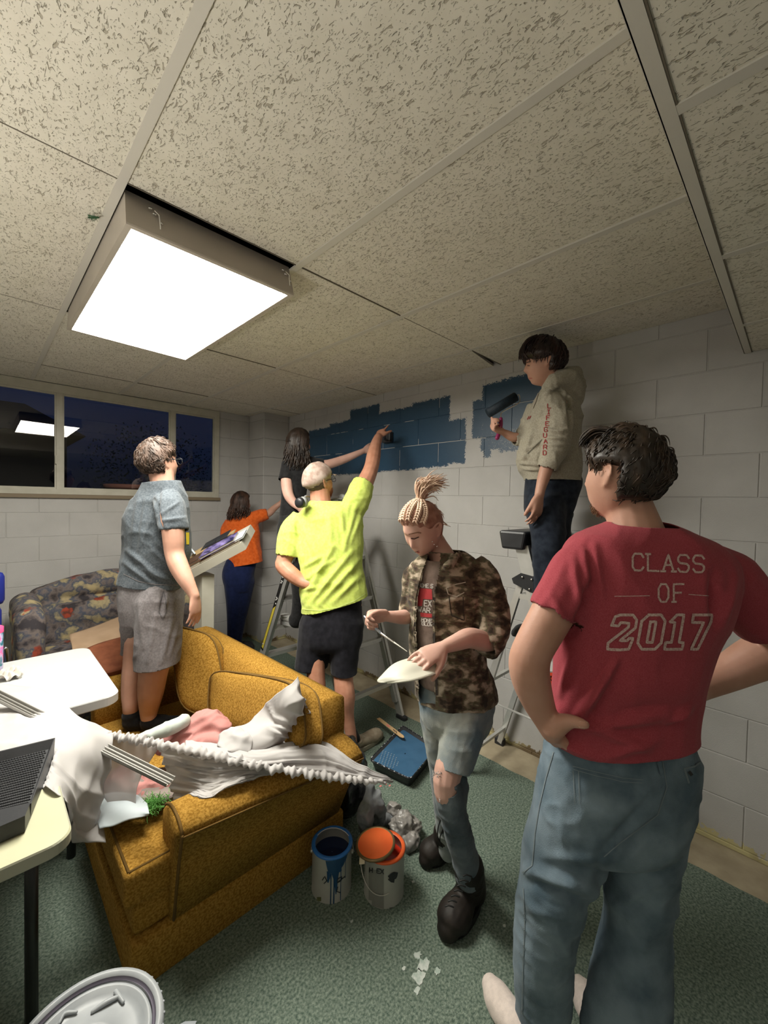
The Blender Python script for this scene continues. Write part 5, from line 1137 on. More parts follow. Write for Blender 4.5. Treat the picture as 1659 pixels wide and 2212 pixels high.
pn = remesh(mb.build('jeans', M_den, red), .0065, 5); wrinkle(pn, .010, (6, 6, 9), 31); wrinkle(pn, .004, (16, 16, 24), 32)
folds(pn, [(1140, 1880, 1290, 1925, 14.3, 0.02704), (1150, 1905, 1280, 1960, 11.7, -0.02028), (1180, 1850, 1300, 1860, 13, 0.01352), (1130, 1960, 1250, 1990, 13, 0.01183), (1300, 1840, 1400, 1730, 11.7, -0.01352), (1330, 1960, 1430, 1900, 13, 0.01014), (1200, 2000, 1240, 2080, 10.4, 0.01014), (1340, 2080, 1420, 2130, 15.6, 0.01014), (1290, 1850, 1310, 2000, 9.1, -0.01014)])
for x, y, dd_ in ((1168, 2262, 1.22), (1350, 2252, 1.13)):
    p = P(x, y, dd_); cut(pn, [(p, -UP, .18)], 0)
cut(pn, [(P(1345, 1552, 1.15), UP, 2)], .004)
v = getv(pn)
TP = bvh([pn]); TS = bvh([sh])
decal('pocket_seam', [[(1238, 1665), (1242, 1735)]], 2.2, TP, M_thr, red); decal('pocket_seam', [[(1250, 1666), (1252, 1735)]], 2.2, TP, M_thr, red); decal('pocket_seam', [[(1238, 1655), (1290, 1668), (1345, 1680), (1388, 1684)], [(1240, 1662), (1290, 1676), (1345, 1688), (1386, 1691)]], 1.6, TP, M_thr, red)
decal('side_seam', [[(1196, 1625), (1180, 1680), (1166, 1740), (1156, 1800), (1150, 1870), (1130, 1885)]], 2.4, TP, M_thr, red); decal('side_seam', [[(1131, 1920), (1134, 1990), (1130, 2090), (1128, 2190)]], 2.4, TP, M_thr, red)
decal('back_seam', [[(1430, 1640), (1440, 1700), (1420, 1760), (1340, 1820), (1305, 1850)]], 2.2, TP, M_thr, red); decal('belt_loop', [[(1421, 1640), (1427, 1668)]], 9, TP, M_den, red, .004)
decal('pocket_flap', [[(1478, 1660), (1500, 1655), (1520, 1640)], [(1478, 1662), (1487, 1690)]], 4, TP, M_thr, red); decal('button', [[(1488, 1668), (1491, 1672)]], 7, TP, M_leg, red, .003)
M_prt = mat('faded_grey_print', (.62, .48, .44), .9, (.40, .18, .17), 260, .40, .75)
S = text_px('CLASS', 1366, 1232, 23, 36, .42, (1, .03), serif=True); decal('lettering', S, 4.6, TS, M_prt, red)
S = text_px('OF', 1422, 1300, 21, 38, .55, (1, .0), serif=True); decal('lettering', S, 4.4, TS, M_prt, red)
decal('lettering_rule', [[(1328, 1288), (1402, 1287)], [(1487, 1284), (1530, 1287)]], 1.6, TS, M_prt, red)
def lean(st, x0, y0, w, h, sl): return [[(x0+a*w+b*h*sl, y0-b*h) for a, b in s] for s in st]
two = [[(0, .70), (.08, .95), (.28, 1), (.80, 1), (1, .85), (1, .62), (.45, .25), (.75, .25), (.82, .32), (.98, .32), (.88, 0), (.5, -.02), (.0, .0), (-.02, .18), (.70, .64), (.70, .76), (.35, .78), (.28, .68), (0, .70)]]
zero = [[(.25, 1), (.78, 1), (1, .82), (1, .18), (.78, 0), (.22, 0), (0, .18), (0, .82), (.25, 1)], [(.38, .80), (.62, .80), (.62, .20), (.38, .20), (.38, .80)]]
one = [[(.1, .80), (.35, 1), (.68, 1), (.68, .2), (.88, .2), (.88, 0), (.05, 0), (.05, .2), (.32, .2), (.32, .78), (.1, .80)]]
svn = [[(0, 1), (1, 1), (1, .8), (.55, 0), (.2, 0), (.62, .78), (0, .78), (0, 1)]]
for g_, x0, w in ((two, 1312, 52), (zero, 1375, 50), (one, 1432, 46), (svn, 1484, 40)):
    decal('numeral', lean(g_, x0, 1402, w, 74, .18), 6, TS, M_prt, red)
mb = MB(); hc = P(1342, 1030, 1.13); HB = basis(YAW+math.radians(31), math.radians(4))
head(mb, hc, HB, 1.0)
T(mb, [(1345, 1055, 1.14, 46), (1357, 1095, 1.135, 47), (1367, 1130, 1.125, 52), (1375, 1180, 1.12, 66)])
torso(mb, [np.r_[q[:3], q[3:6]*.86, q[6:9]*.82] for q in tr_[1:]]); torso(mb, [RG(1210, 1600, 1480, 1605, 1.15, .10), RG(1200, 1700, 1470, 1700, 1.15, .105), RG(1200, 1770, 1440, 1775, 1.15, .09)])
T(mb, [(1262, 1215, 1.11, 44), (1218, 1280, 1.09, 46), (1182, 1345, 1.08, 44), (1152, 1400, 1.075, 42), (1143, 1430, 1.075, 43), (1146, 1465, 1.08, 41), (1160, 1510, 1.09, 35), (1180, 1555, 1.09, 27), (1194, 1580, 1.085, 25)], 18)
T(mb, [(1545, 1235, 1.13, 50), (1610, 1300, 1.15, 52), (1680, 1355, 1.17, 50), (1722, 1385, 1.19, 50), (1700, 1402, 1.22, 52), (1640, 1420, 1.24, 46), (1570, 1455, 1.26, 36), (1512, 1482, 1.26, 29), (1490, 1492, 1.25, 29)], 18)
for q_ in ([(1225, 1780, 1.15, 60), (1190, 1930, 1.15, 52), (1175, 2080, 1.18, 44), (1165, 2230, 1.22, 34)], [(1410, 1780, 1.15, 60), (1385, 1930, 1.16, 52), (1370, 2080, 1.17, 44), (1352, 2220, 1.14, 34)]): T(mb, q_)
# left hand: thumb lies on the back of the hip, fingers wrap round the front
w_ = P(1192, 1578, 1.085); hand(mb, w_, P(1206, 1602, 1.20)-w_, P(1290, 1550, 1.12)-P(1200, 1600, 1.1)+VD*.02, P(1290, 1560, 1.02)-w_, (25, 20, 10), 1.02, 4, (50, 10, 0))
T(mb, [(1196, 1575, 1.07, 26), (1222, 1568, 1.045, 21), (1243, 1562, 1.02, 14.5), (1262, 1562, 1.008, 12.5), (1280, 1564, 1.0, 10.5), (1288, 1566, 1.0, 9)], 14) if 0 else T(mb, [(1196, 1572, 1.07, 25), (1215, 1562, 1.05, 20), (1235, 1558, 1.025, 14.5), (1252, 1562, 1.005, 12), (1263, 1565, .998, 10.5)], 14)
T(mb, [(1180, 1570, 1.085, 16), (1190, 1592, 1.09, 11), (1200, 1606, 1.10, 9)], 10)
w_ = P(1492, 1492, 1.25); hand(mb, w_, P(1470, 1520, 1.32)-w_, -VR, UP*-1+VD, (25, 20, 10), 1.0, 4, (40, 10, 0))
body = remesh(mb.build('body', M_skin, red), .0055, 3)
cut_n = decal('thumbnail', [[(1256, 1565), (1264, 1566)]], 12, [body], mat('fingernail', (.66, .44, .36), .3), red, .0008)
hl = lambda D: np.minimum(np.where(D[:, 1] > 0, D[:, 2]-.08-.55*D[:, 1]**2, D[:, 2]+.50), 1.4)-np.where((D[:, 1] > -.36) & (D[:, 1] < .14) & (D[:, 2] < .24), .9*(np.abs(D[:, 0]) > .6), 0)
M_hdk = mat('dark_brown_hair', (.018, .011, .007), .45, (.085, .050, .030), 26, .45, .8, .4, 120, spec=.5, stretch=(1, 1, .35))
hair = hair_cap('hair', hc, HB, 1.03, M_hdk, red, hl, .021, (90, 90, 30), .006, 3, lump=.006)
mb = MB(); locks(mb, hc, HB, 1.03, short_hair_paths(1500, 4, (.02, -.25, .95), .0175, hl, (.016, .028), .0017, .5), 2)
# swept fringe on the left front
for k in range(90):
    a = k/90; rs = np.random.default_rng(k); x0 = -.060+.11*a; pts = [(x0+.01, .01, .120), (x0, .050+.006*rs.random(), .122+.005*rs.random()), (x0-.006, .080, .098+.008*rs.random()), (x0-.008, .089+.004*rs.random(), .076+.01*rs.random())]
    locks(mb, hc, HB, 1.03, [(pts, .0026, 1, .002)], k)
mb.build('hair_locks', M_hdk, red, True)
bd_ = MB(); rs = np.random.default_rng(2)
for k in range(110):
    v_ = nrm([rs.uniform(-.55, .5), rs.uniform(.35, .8), rs.uniform(-.95, -.75)]); p = head_surface(v_[None])[0]; bd_.tube([hc+HB@p, hc+HB@(p+v_*.003+[0, .002, -.007])], [.0013, .0005], 4, round_=False)
bd_.build('beard', mat('light_brown_beard', (.16, .085, .04), .7), red)
M_sock = fabric('off_white_sock', (.58, .50, .46), (.66, .57, .52), 80, .4)
mb = MB(); s1p = [PZ(1060, 2128, .045), PZ(1072, 2150, .05), PZ(1100, 2195, .055), PZ(1135, 2245, .06), P(1158, 2270, 1.235), P(1165, 2225, 1.23), P(1168, 2190, 1.22)]
mb.tube(s1p, [.030, .042, .044, .040, .042, .038, .038], 16, 4, flat=None); so = remesh(mb.build('sock', M_sock, red), .006, 4); v = getv(so); v[:, 2] = np.maximum(v[:, 2], .009); setv(so, v); wrinkle(so, .003, (20, 20, 20), 3)
mb = MB(); s2p = [PZ(1252, 2130, .045), PZ(1262, 2150, .05), PZ(1285, 2200, .055), PZ(1318, 2258, .06), P(1345, 2290, 1.15), P(1350, 2240, 1.14)]
mb.tube(s2p, [.028, .040, .043, .040, .042, .038], 16, 4); so = remesh(mb.build('sock', M_sock, red), .006, 4); v = getv(so); v[:, 2] = np.maximum(v[:, 2], .009); setv(so, v); wrinkle(so, .003, (20, 20, 20), 4)
# ---------------------------------------------------------------- young woman in camouflage
bl = person('person with pink-blond braided hair and camouflage jacket holding a paint brush over a plate', PZ(980, 1990, 0))
M_camo = mat('camouflage_cotton', (.035, .026, .018), .9, (.40, .33, .25), 19, .38, .62, .25, 350, det=4, spec=.15, sheen=.1, extra=[(.45, (.10, .065, .045)), (.5, (.085, .08, .045)), (.55, (.22, .17, .12))], stretch=(1, 1, 1.9))
M_tee = fabric('taupe_cotton', (.21, .15, .125), (.27, .20, .17), 40); M_jn2 = fabric('bleached_blue_denim', (.12, .17, .21), (.36, .38, .35), 7, .5, det=6)
D0 = 1.66
jk = [RG(918, 1190, 990, 1185, D0, .055), RG(900, 1204, 1012, 1200, D0, .075), RG(888, 1225, 1040, 1222, D0, .095), RG(884, 1260, 1052, 1258, D0, .11), RG(882, 1310, 1046, 1310, D0, .115), RG(884, 1370, 1040, 1370, D0-.01, .115), RG(889, 1430, 1050, 1432, D0-.02, .118), RG(897, 1475, 1066, 1480, D0-.02, .125), RG(902, 1530, 1076, 1535, D0-.02, .13)]
mb = MB(); torso(mb, jk, kb=1.0)
T(mb, [(1020, 1222, 1.65, 28), (1046, 1250, 1.63, 33), (1060, 1300, 1.60, 33), (1066, 1345, 1.57, 33), (1058, 1382, 1.53, 32), (1044, 1397, 1.505, 30)], round_=False)
T(mb, [(908, 1222, 1.66, 20), (893, 1250, 1.68, 22), (890, 1290, 1.69, 22), (886, 1312, 1.68, 22), (881, 1330, 1.665, 21)], round_=False)
# collar
T(mb, [(965, 1172, 1.74, 8), (985, 1180, 1.66, 9), (985, 1200, 1.58, 9), (965, 1225, 1.535, 7)])
ja = remesh(mb.build('jacket', M_camo, bl), .006, 3)
wrinkle(ja, .012, (11, 11, 7), 41); wrinkle(ja, .005, (26, 26, 16), 42)
folds(ja, [(960, 1300, 1000, 1290, 6.6, 0.0128), (965, 1330, 1020, 1345, 6.6, 0.0096), (1040, 1290, 1020, 1400, 6.6, -0.016), (1050, 1270, 1075, 1330, 6.6, 0.0096), (1045, 1330, 1085, 1345, 6.6, 0.0096), (940, 1300, 945, 1470, 5.5, 0.0096), (990, 1420, 1040, 1440, 6.6, 0.0096), (1000, 1210, 1030, 1240, 5.5, 0.0096), (880, 1270, 885, 1320, 4.4, 0.008)])
e1 = P(1044, 1397, 1.505); e2_ = P(881, 1330, 1.665); open_end(ja, [(e1, e1-P(1058, 1382, 1.53), .06), (e2_, e2_-P(886, 1312, 1.68), .045)]); cut(ja, [(P(988, 1506, 1.64), -UP, 2), (P(955, 1190, D0), UP, .09)], .003)
# front opening: remove a strip of the jacket between two edges seen from the viewer
bm = bmesh.new(); bm.from_mesh(ja.data)
def in_open(x, y): 
    if y < 1195 or y > 1520: return False
    yl = np.interp(y, [1195, 1230, 1290, 1350, 1400, 1470, 1520], [925, 915, 902, 898, 901, 904, 905]); yr = np.interp(y, [1195, 1230, 1290, 1350, 1400, 1470, 1520], [952, 950, 936, 934, 936, 940, 940]); return yl < x < yr
dead = []
for f_ in bm.faces:
    c = np.array(f_.calc_center_median()); x, y, dd_ = proj(c)
    if dd_ < 1.63 and in_open(x, y): dead.append(f_)
bmesh.ops.delete(bm, geom=dead, context='FACES'); bm.to_mesh(ja.data); bm.free()
TJ = bvh([ja]); M_cdk = mat('dark_jacket_edge', (.03, .022, .018), .9); M_clt = mat('light_jacket_edge', (.40, .34, .27), .9)
decal('jacket_placket', [[(944, 1235), (938, 1290), (937, 1350), (939, 1400), (943, 1470), (944, 1500)]], 5, TJ, M_cdk, bl, .003)
decal('pocket_flap', [[(964, 1270), (985, 1262), (1005, 1258)], [(968, 1283), (985, 1290), (1002, 1280)], [(964, 1270), (968, 1283)]], 2.2, TJ, M_clt, bl, .003); decal('pocket_edge', [[(970, 1290), (975, 1330), (1002, 1340), (1000, 1290)]], 2, TJ, M_cdk, bl, .003)
decal('jacket_placket', [[(926, 1205), (914, 1235), (901, 1290), (897, 1350), (900, 1400), (903, 1490)]], 4, TJ, M_cdk, bl, .003)
mb = MB(); tee_r = [np.r_[q[:3], q[3:6]*.88, q[6:9]*.86] for q in jk[1:-1]]; torso(mb, [RG(922, 1196, 972, 1192, 1.64, .055)]+tee_r); te = remesh(mb.build('shirt', M_tee, bl), .007, 4); wrinkle(te, .004, (9, 9, 5), 45)
cut(te, [(P(948, 1200, 1.64), UP-VD*.35-VR*.1, .07)], .002)
TT = bvh([te]); M_rprint = mat('red_print', (.62, .07, .08), .8); M_wprint = mat('white_print_ink', (.72, .66, .62), .8)
# printed area sits on the shirt inside the open jacket
fill('print_block', [(904, 1270), (933, 1273), (934, 1295), (902, 1293)], 6, 5, TT, M_rprint, bl); fill('print_block', [(902, 1293), (914, 1294), (912, 1309), (903, 1309)], 4, 4, TT, M_rprint, bl); fill('print_block', [(908, 1323), (933, 1326), (933, 1334), (909, 1332)], 6, 3, TT, M_rprint, bl)
decal('lettering', text_px('SOME', 905, 1268, 4.2, 8, .3, (1, .08))+text_px('S', 931, 1270, 4.4, 8), 1.7, TT, M_wprint, bl, .002, 2)
decal('lettering', text_px('EX', 917, 1309, 6, 12, .45, (1, .05)), 2.1, TT, M_wprint, bl, .002, 2); decal('lettering', text_px('WAR', 904, 1321, 7, 10, .3, (1, .1)), 2, TT, M_wprint, bl, .002, 2)
decal('lettering', text_px('MONE', 911, 1342, 4.5, 7, .3, (1, .12)), 1.6, TT, M_wprint, bl, .002, 2); decal('lettering', text_px('GLOW', 912, 1350, 4.6, 7, .3, (1, .15)), 1.6, TT, M_wprint, bl, .002, 2)
# head, bowed towards the plate
hb_ = P(913, 1142, 1.63); HBb = basis(math.radians(183), math.radians(-34), math.radians(2)); hs = .93
mb = MB(); head(mb, hb_, HBb, hs, 1, ears=(1, -1))
T(mb, [(928, 1160, 1.68, 27), (943, 1185, 1.69, 27), (955, 1205, 1.68, 29), (962, 1235, 1.66, 40)])
torso(mb, [np.r_[q[:3], q[3:6]*.72, q[6:9]*.7] for q in jk[2:]])
T(mb, [(1035, 1235, 1.64, 24), (1060, 1310, 1.59, 23), (1062, 1375, 1.54, 22), (1048, 1385, 1.51, 22), (1015, 1378, 1.46, 22), (985, 1388, 1.42, 18), (962, 1397, 1.40, 14.5), (955, 1400, 1.395, 14)], 14)
T(mb, [(898, 1235, 1.67, 17), (890, 1300, 1.69, 16), (884, 1328, 1.67, 16.5), (868, 1333, 1.63, 15.5), (845, 1332, 1.60, 12.5), (832, 1331, 1.585, 11)], 14)
T(mb, [(1005, 1480, 1.63, 40), (990, 1600, 1.56, 34), (964, 1688, 1.49, 29), (983, 1770, 1.51, 24), (1008, 1860, 1.55, 19), (1010, 1890, 1.56, 17)], 14)
T(mb, [(940, 1480, 1.70, 30), (948, 1600, 1.70, 27), (958, 1700, 1.70, 22), (962, 1790, 1.76, 17), (962, 1830, 1.80, 15)], 14)
w_ = P(957, 1399, 1.396); fd = P(895, 1432, 1.33)-w_; hand(mb, w_, fd, -UP*.8+VD*.3-VR*.2, -VD*.6+VR*-.4-UP*.3, (14, 22, 14), .93, 5, (38, 10, 6))
w_ = P(834, 1331, 1.587); fd = P(806, 1334, 1.56)-w_; hand(mb, w_, fd, -UP*.3-VD*.9+VR*0, UP, (55, 60, 35), .9, 4, (18, 12, 18), each=[(48, 52, 20), (60, 62, 30), (68, 66, 35), (75, 68, 35)])
bb = remesh(mb.build('body', M_skin2, bl), .0042, 2)
TB = bvh([bb])
M_brow = mat('brow_brown', (.22, .11, .07), .8); M_lash = mat('lash_dark', (.07, .03, .025), .7); M_lip = mat('lip_rose', (.42, .12, .11), .45)
decal('eyebrow', [[(884, 1154), (893, 1152), (902, 1150), (909, 1151)]], 2.6, TB, M_brow, bl, .0012, 2); decal('eyelid_lash', [[(889, 1163), (895, 1164), (904, 1160)]], 2.6, TB, M_lash, bl, .0012, 2)
decal('eyelid_lash', [[(869, 1163), (873, 1164), (876, 1165)]], 1.6, TB, M_lash, bl, .0012, 2); decal('eyebrow', [[(864, 1155), (870, 1156), (875, 1156)]], 2, TB, M_brow, bl, .0012, 2)
decal('lips', [[(888, 1195), (893, 1194), (899, 1194), (904, 1192)]], 5.2, TB, M_lip, bl, .0012, 2); decal('lips', [[(890, 1192.5), (897, 1192.2), (903, 1191)]], 1, TB, M_lash, bl, .002, 2)
decal('nostril', [[(880, 1184), (882.5, 1184.6)]], 1.6, TB, mat('nostril_shadow', (.20, .07, .06), .8), bl, .001, 1)
for x_, y_ in ((932, 1162), (934, 1170), (938, 1176), (944, 1180)): MB().ell(np.array(P(x_, y_, 1.575)), (.0025, .0025, .0025), 8, 6).build('ear_ring', M_chr, bl, True)
M_bln = mat('pink_blond_hair', (.50, .31, .22), .5, (.80, .62, .47), 26, .35, .7, .3, 120, spec=.4, stretch=(1, 1, .5)); M_blr = mat('rose_root_hair', (.26, .11, .075), .55, (.42, .22, .16), 40, bump=.3)
hlb = lambda D: np.where(D[:, 1] > 0, D[:, 2]-.20-.60*D[:, 1]**2+.05*np.sin(D[:, 0]*19), D[:, 2]+.40)-np.where((D[:, 1] > -.2) & (D[:, 1] < .35) & (D[:, 2] < .12), .6*(np.abs(D[:, 0]) > .7), 0)
hair_cap('hair', hb_, HBb, hs*1.01, M_blr, bl, hlb, .009, (90, 90, 90), .003, 5, lump=.001)
mb = MB(); rs = np.random.default_rng(4)
def headpt(v, lift=.012): 
    v = nrm(v); p = head_surface(v[None])[0]; return hb_+HBb@((p+v*lift)*hs)
tie = nrm([0, -.42, .95])
for k, x0 in enumerate((-.68, -.38, -.06, .26, .56, .82)):
    st = nrm([x0, .66-.25*abs(x0)+.04*math.sin(k*2.3), .72-.30*abs(x0)+.05*math.cos(k*1.7)]) if abs(x0) < .8 else nrm([x0, .22, .42])
    N = 13
    for i in range(N):
        t0 = i/(N-1); v0 = nrm(st*(1-t0)+tie*t0+np.array([x0*.5, 0, .1])*math.sin(math.pi*t0)); v1 = nrm(st*(1-t0-.06)+tie*(t0+.06)+np.array([x0*.5, 0, .1])*math.sin(math.pi*(t0+.06)))
        a = headpt(v0); b = headpt(v1); tg = nrm(b-a); nn = nrm(a-hb_); sd = np.cross(tg, nn); w = .0105*(1-.25*t0)
        for sg in (1, -1): mb.tube([a+sd*sg*w*1.15-tg*.006-nn*.004, a+sd*sg*w*.62+nn*.004, a+tg*.009-sd*sg*w*.2+nn*.001], [.0015, .0046, .0018], 6, 2)
for k in range(150):   # short wisps along the hairline
    x0 = rs.uniform(-.95, .95); v0 = nrm([x0, .74-.45*abs(x0), .58-.25*abs(x0)+rs.normal()*.03]); a = headpt(v0, .003); tg = nrm(headpt(tie)-a); mb.tube([a, a+tg*.010+nrm(a-hb_)*.004, a+tg*.024+rs.normal(size=3)*.002], [.0006, .0014, .0008], 4, 2, round_=False)
mb.build('braids', M_bln, bl, True)
mb = MB(); tp = headpt(tie, .014)
for k in range(230):
    a = rs.normal()*.42; e = rs.normal()*.28; L = rs.uniform(.06, .115); up_ = nrm(UP*1.0+VR*(.42+a*.8)+VD*e*.6); out = nrm(VR*(1.0+rs.normal()*.35)+UP*(.10+rs.normal()*.35)+VD*rs.normal()*.4); p = tp+rs.normal(size=3)*.006
    pts = [p, p+up_*L*.38, p+up_*L*.68+out*L*.16, p+up_*L*(.82-.25*abs(a))+out*L*(.42+.2*rs.random())]
    mb.tube(pts, [.0022, .0026, .002, .0006], 5, 3, round_=False)
for k in range(120):  # loose hair falling down the back of the head
    v0 = nrm([rs.normal()*.5, -.75+rs.normal()*.1, .3+rs.normal()*.35]); a = headpt(v0, .006); dn = nrm(np.array([0, 0, -1])*.8+HBb@np.array([0, -.5, 0])+rs.normal(size=3)*.2); mb.tube([a, a+dn*.02, a+dn*.038+rs.normal(size=3)*.005], [.0022, .002, .0006], 5, 2, round_=False)
mb.build('ponytail', M_bln, bl, True)
MB().tube([tp+.011*(math.cos(t)*VR+math.sin(t)*VD) for t in np.linspace(0, 2*math.pi, 16)], .003, 6, round_=False).build('hair_tie', M_bln, bl, True)
# jeans with a ripped knee
mb = MB(); torso(mb, [RG(905, 1470, 1062, 1475, 1.66, .105), RG(905, 1510, 1066, 1515, 1.65, .115), RG(910, 1550, 1060, 1555, 1.64, .11), RG(925, 1580, 1048, 1585, 1.63, .08)])
T(mb, [(1008, 1510, 1.62, 52), (998, 1580, 1.57, 46), (986, 1635, 1.53, 40), (975, 1676, 1.50, 35)], 18)
T(mb, [(940, 1510, 1.69, 35), (945, 1580, 1.70, 33), (952, 1640, 1.70, 28), (960, 1720, 1.71, 24), (966, 1800, 1.76, 22), (968, 1836, 1.785, 21)], 16)
j2 = remesh(mb.build('jeans', M_jn2, bl), .006, 3); wrinkle(j2, .007, (9, 9, 14), 51); wrinkle(j2, .002, (40, 40, 40), 52)
kk = P(970, 1663, 1.51); cut(j2, [(kk, P(972, 1690, 1.495)-P(980, 1640, 1.525), .085)], .003)
mb = MB(); T(mb, [(968, 1700, 1.49, 31), (976, 1740, 1.50, 31), (990, 1800, 1.52, 29), (1006, 1860, 1.55, 28), (1012, 1895, 1.56, 27)], 16); T(mb, [(986, 1668, 1.52, 22), (992, 1700, 1.52, 20), (992, 1730, 1.51, 18)], 12)
j3 = remesh(mb.build('jeans_leg', fabric('dark_ripped_denim', (.055, .075, .09), (.15, .18, .20), 8, .5, det=6), bl), .006, 3); wrinkle(j3, .006, (12, 12, 24), 53); wrinkle(j3, .003, (40, 40, 60), 54); cut(j3, [(P(962, 1712, 1.47), UP*1-VR*.5-VD*.2, .045)], .003)
fr = MB()
for k in range(90):
    t0 = rs.random(); p = np.array(P(934+62*t0, 1667+8*math.sin(t0*3.1)+3*rs.normal(), 1.455+.03*t0)); fr.tube([p, p+rs.normal(size=3)*.004+np.array([0, 0, -.006])], [.0012, .0006], 4, round_=False)
    p = np.array(P(948+52*t0, 1727-22*t0**2+2*rs.normal(), 1.455+.03*t0)); fr.tube([p, p+rs.normal(size=3)*.004], [.0012, .0006], 4, round_=False)
fr = fr.build('frayed_threads', M_lin, bl); fr['kind'] = 'stuff'
M_boot = mat('black_leather', (.009, .007, .006), .6, (.02, .015, .012), 20, bump=.15, bscale=120, spec=.3); M_sole = mat('black_sole', (.008, .008, .008), .6)
def boot(parent, heel, toe, ank, m, ms, s=1.0, shaft=.14, w=.048, low=False):
    """heel/toe on the floor, ank the ankle point above"""
    heel = np.asarray(heel, float); toe = np.asarray(toe, float); f = nrm((toe-heel)*[1, 1, 0]); L = np.linalg.norm((toe-heel)[:2]); mb = MB()
    H = [(0.08, .060, .62), (.22, .062, .66), (.42, .060, .74), (.6, .050, .88), (.78, .043, 1.0), (.92, .036, .95), (.99, .026, .7)]
    mb.tube([heel+f*L*t+UP*(h*.9*s) for t, h, k in H], [w*s*k for t, h, k in H], 16, 4)
    b = heel+f*L*.22+UP*.05*s
    if not low: mb.tube([b, b+(ank-b)*.5, ank], [.048*s, .046*s, .047*s], 16, 4)
    o = remesh(mb.build('boot' if not low else 'shoe', m, parent), .006, 4); v = getv(o); v[:, 2] = np.maximum(v[:, 2], heel[2]+.010); setv(o, v); wrinkle(o, .002, (30, 30, 30), 3)
    sd = np.cross(f, UP); out = []
    for z in (0, .006, .026*s, .028*s):
        ring = []
        for a in np.linspace(0, 2*math.pi, 30, endpoint=False):
            ca, sa = math.cos(a), math.sin(a); ww = w*s*(.80+.22*max(0, ca)) *(1.02 if z else .98); ring.append(heel+f*(L*.5+ca*(L*.5+.006))+sd*sa*ww+UP*z)
        out.append(np.array(ring))
    MB().loft(out).build('sole', ms, o, False)
    return o
bt = boot(bl, PZ(1030, 1935, .009), PZ(968, 2022, .009), P(1012, 1872, 1.56), M_boot, M_sole, 1.24, w=.05)
for k in range(7):
    a = P(962+k*6.5, 1958-k*11, 1.44+.006*k); MB().tube([a, a+VR*.012+UP*.004, a+VR*.028-VD*.002], .0025, 6, 2).build('lace', M_sole, bt, True)
bt2 = boot(bl, PZ(978, 1828, .009), PZ(922, 1868, .009), P(962, 1800, 1.78), M_boot, M_sole, 1.15, w=.048)
lp = MB()
for pts in ([(955, 1830), (945, 1805), (950, 1775), (958, 1768), (962, 1780), (956, 1800)], [(956, 1830), (950, 1812), (958, 1790), (966, 1786), (964, 1805)]): lp.tube([P(x, y, 1.68) for x, y in pts], .0022, 6, 4)
lp.build('lace', M_sole, bt2, True)
# plate and brush
M_plate = mat('cream_plate', (.58, .57, .48), .45, (.64, .63, .54), 9)
pr_ = [[P(815, 1470, 1.32), P(822, 1462, 1.33), P(850, 1435, 1.36), P(885, 1422, 1.40), P(930, 1412, 1.44), P(966, 1405, 1.48)],
       [P(817, 1474, 1.315), P(835, 1462, 1.30), P(865, 1445, 1.31), P(898, 1433, 1.34), P(938, 1424, 1.39), P(967, 1412, 1.44)],
       [P(825, 1475, 1.30), P(850, 1468, 1.28), P(880, 1460, 1.28), P(912, 1450, 1.31), P(945, 1438, 1.36), P(966, 1424, 1.41)],
       [P(838, 1474, 1.29), P(862, 1472, 1.27), P(893, 1468, 1.265), P(922, 1460, 1.29), P(948, 1450, 1.34), P(962, 1436, 1.38)]]
pl_ = patch('plate', pr_, M_plate, None, 8, 8, 0, thick=.003); tag(pl_, 'curved cream plate held in the blond person’s lower hand'.replace('’', "'"), 'plate')
MB().tube([p for p in [P(838, 1475, 1.29), P(862, 1473, 1.27), P(893, 1469, 1.265), P(922, 1461, 1.29), P(948, 1451, 1.34), P(964, 1437, 1.38)]], .003, 8, 4).build('rolled_edge', M_plate, pl_, True)
br = empty('paint_brush', P(830, 1360, 1.5), 'thin artist paint brush with a silver ferrule in the raised hand', 'brush')
bp_ = [P(787, 1331, 1.575), P(800, 1345, 1.545), P(822, 1367, 1.50), P(850, 1387, 1.46), P(879, 1407, 1.42)]
MB().tube(bp_[:3], [.003, .0048, .0052], 8, 3).build('bristles', mat('dried_blue_brush', (.25, .33, .45), .5, (.5, .53, .58), 60), br, True)
MB().tube(bp_[2:4], [.0042, .0036], 8).build('ferrule', M_chr, br, True); MB().tube(bp_[3:], [.0032, .0014], 8).build('handle', mat('pale_handle', (.60, .58, .52), .4), br, True)
# ---------------------------------------------------------------- man in the neon shirt
ye = person('man in a neon yellow shirt and pale cap reaching up to paint, back turned', PZ(745, 1600, 0))
M_neon = fabric('neon_yellow_cotton', (.49, .60, .115), (.57, .68, .16), 60); M_bsh = fabric('black_shorts_fabric', (.006, .006, .009), (.013, .013, .018), 30)
DY = 2.74
ty_ = [RG(674, 1080, 728, 1078, 2.80, .07), RG(655, 1096, 752, 1084, 2.79, .10), RG(642, 1116, 772, 1096, 2.78, .125), RG(634, 1150, 784, 1120, 2.77, .14), RG(640, 1190, 786, 1165, 2.75, .15), RG(650, 1230, 784, 1215, 2.73, .155), RG(650, 1270, 787, 1255, 2.71, .16), RG(650, 1302, 792, 1278, 2.70, .165), RG(651, 1330, 794, 1310, 2.69, .165), RG(652, 1375, 794, 1360, 2.68, .16)]
mb = MB(); torso(mb, ty_)
T(mb, [(742, 1115, 2.78, 34), (768, 1085, 2.80, 30), (787, 1043, 2.86, 22)], round_=False)
T(mb, [(655, 1118, 2.78, 26), (636, 1148, 2.76, 30), (623, 1203, 2.73, 27)], round_=False)
sy = remesh(mb.build('shirt', M_neon, ye), .0072, 5); wrinkle(sy, .014, (5, 5, 5), 61); wrinkle(sy, .005, (16, 16, 14), 7)
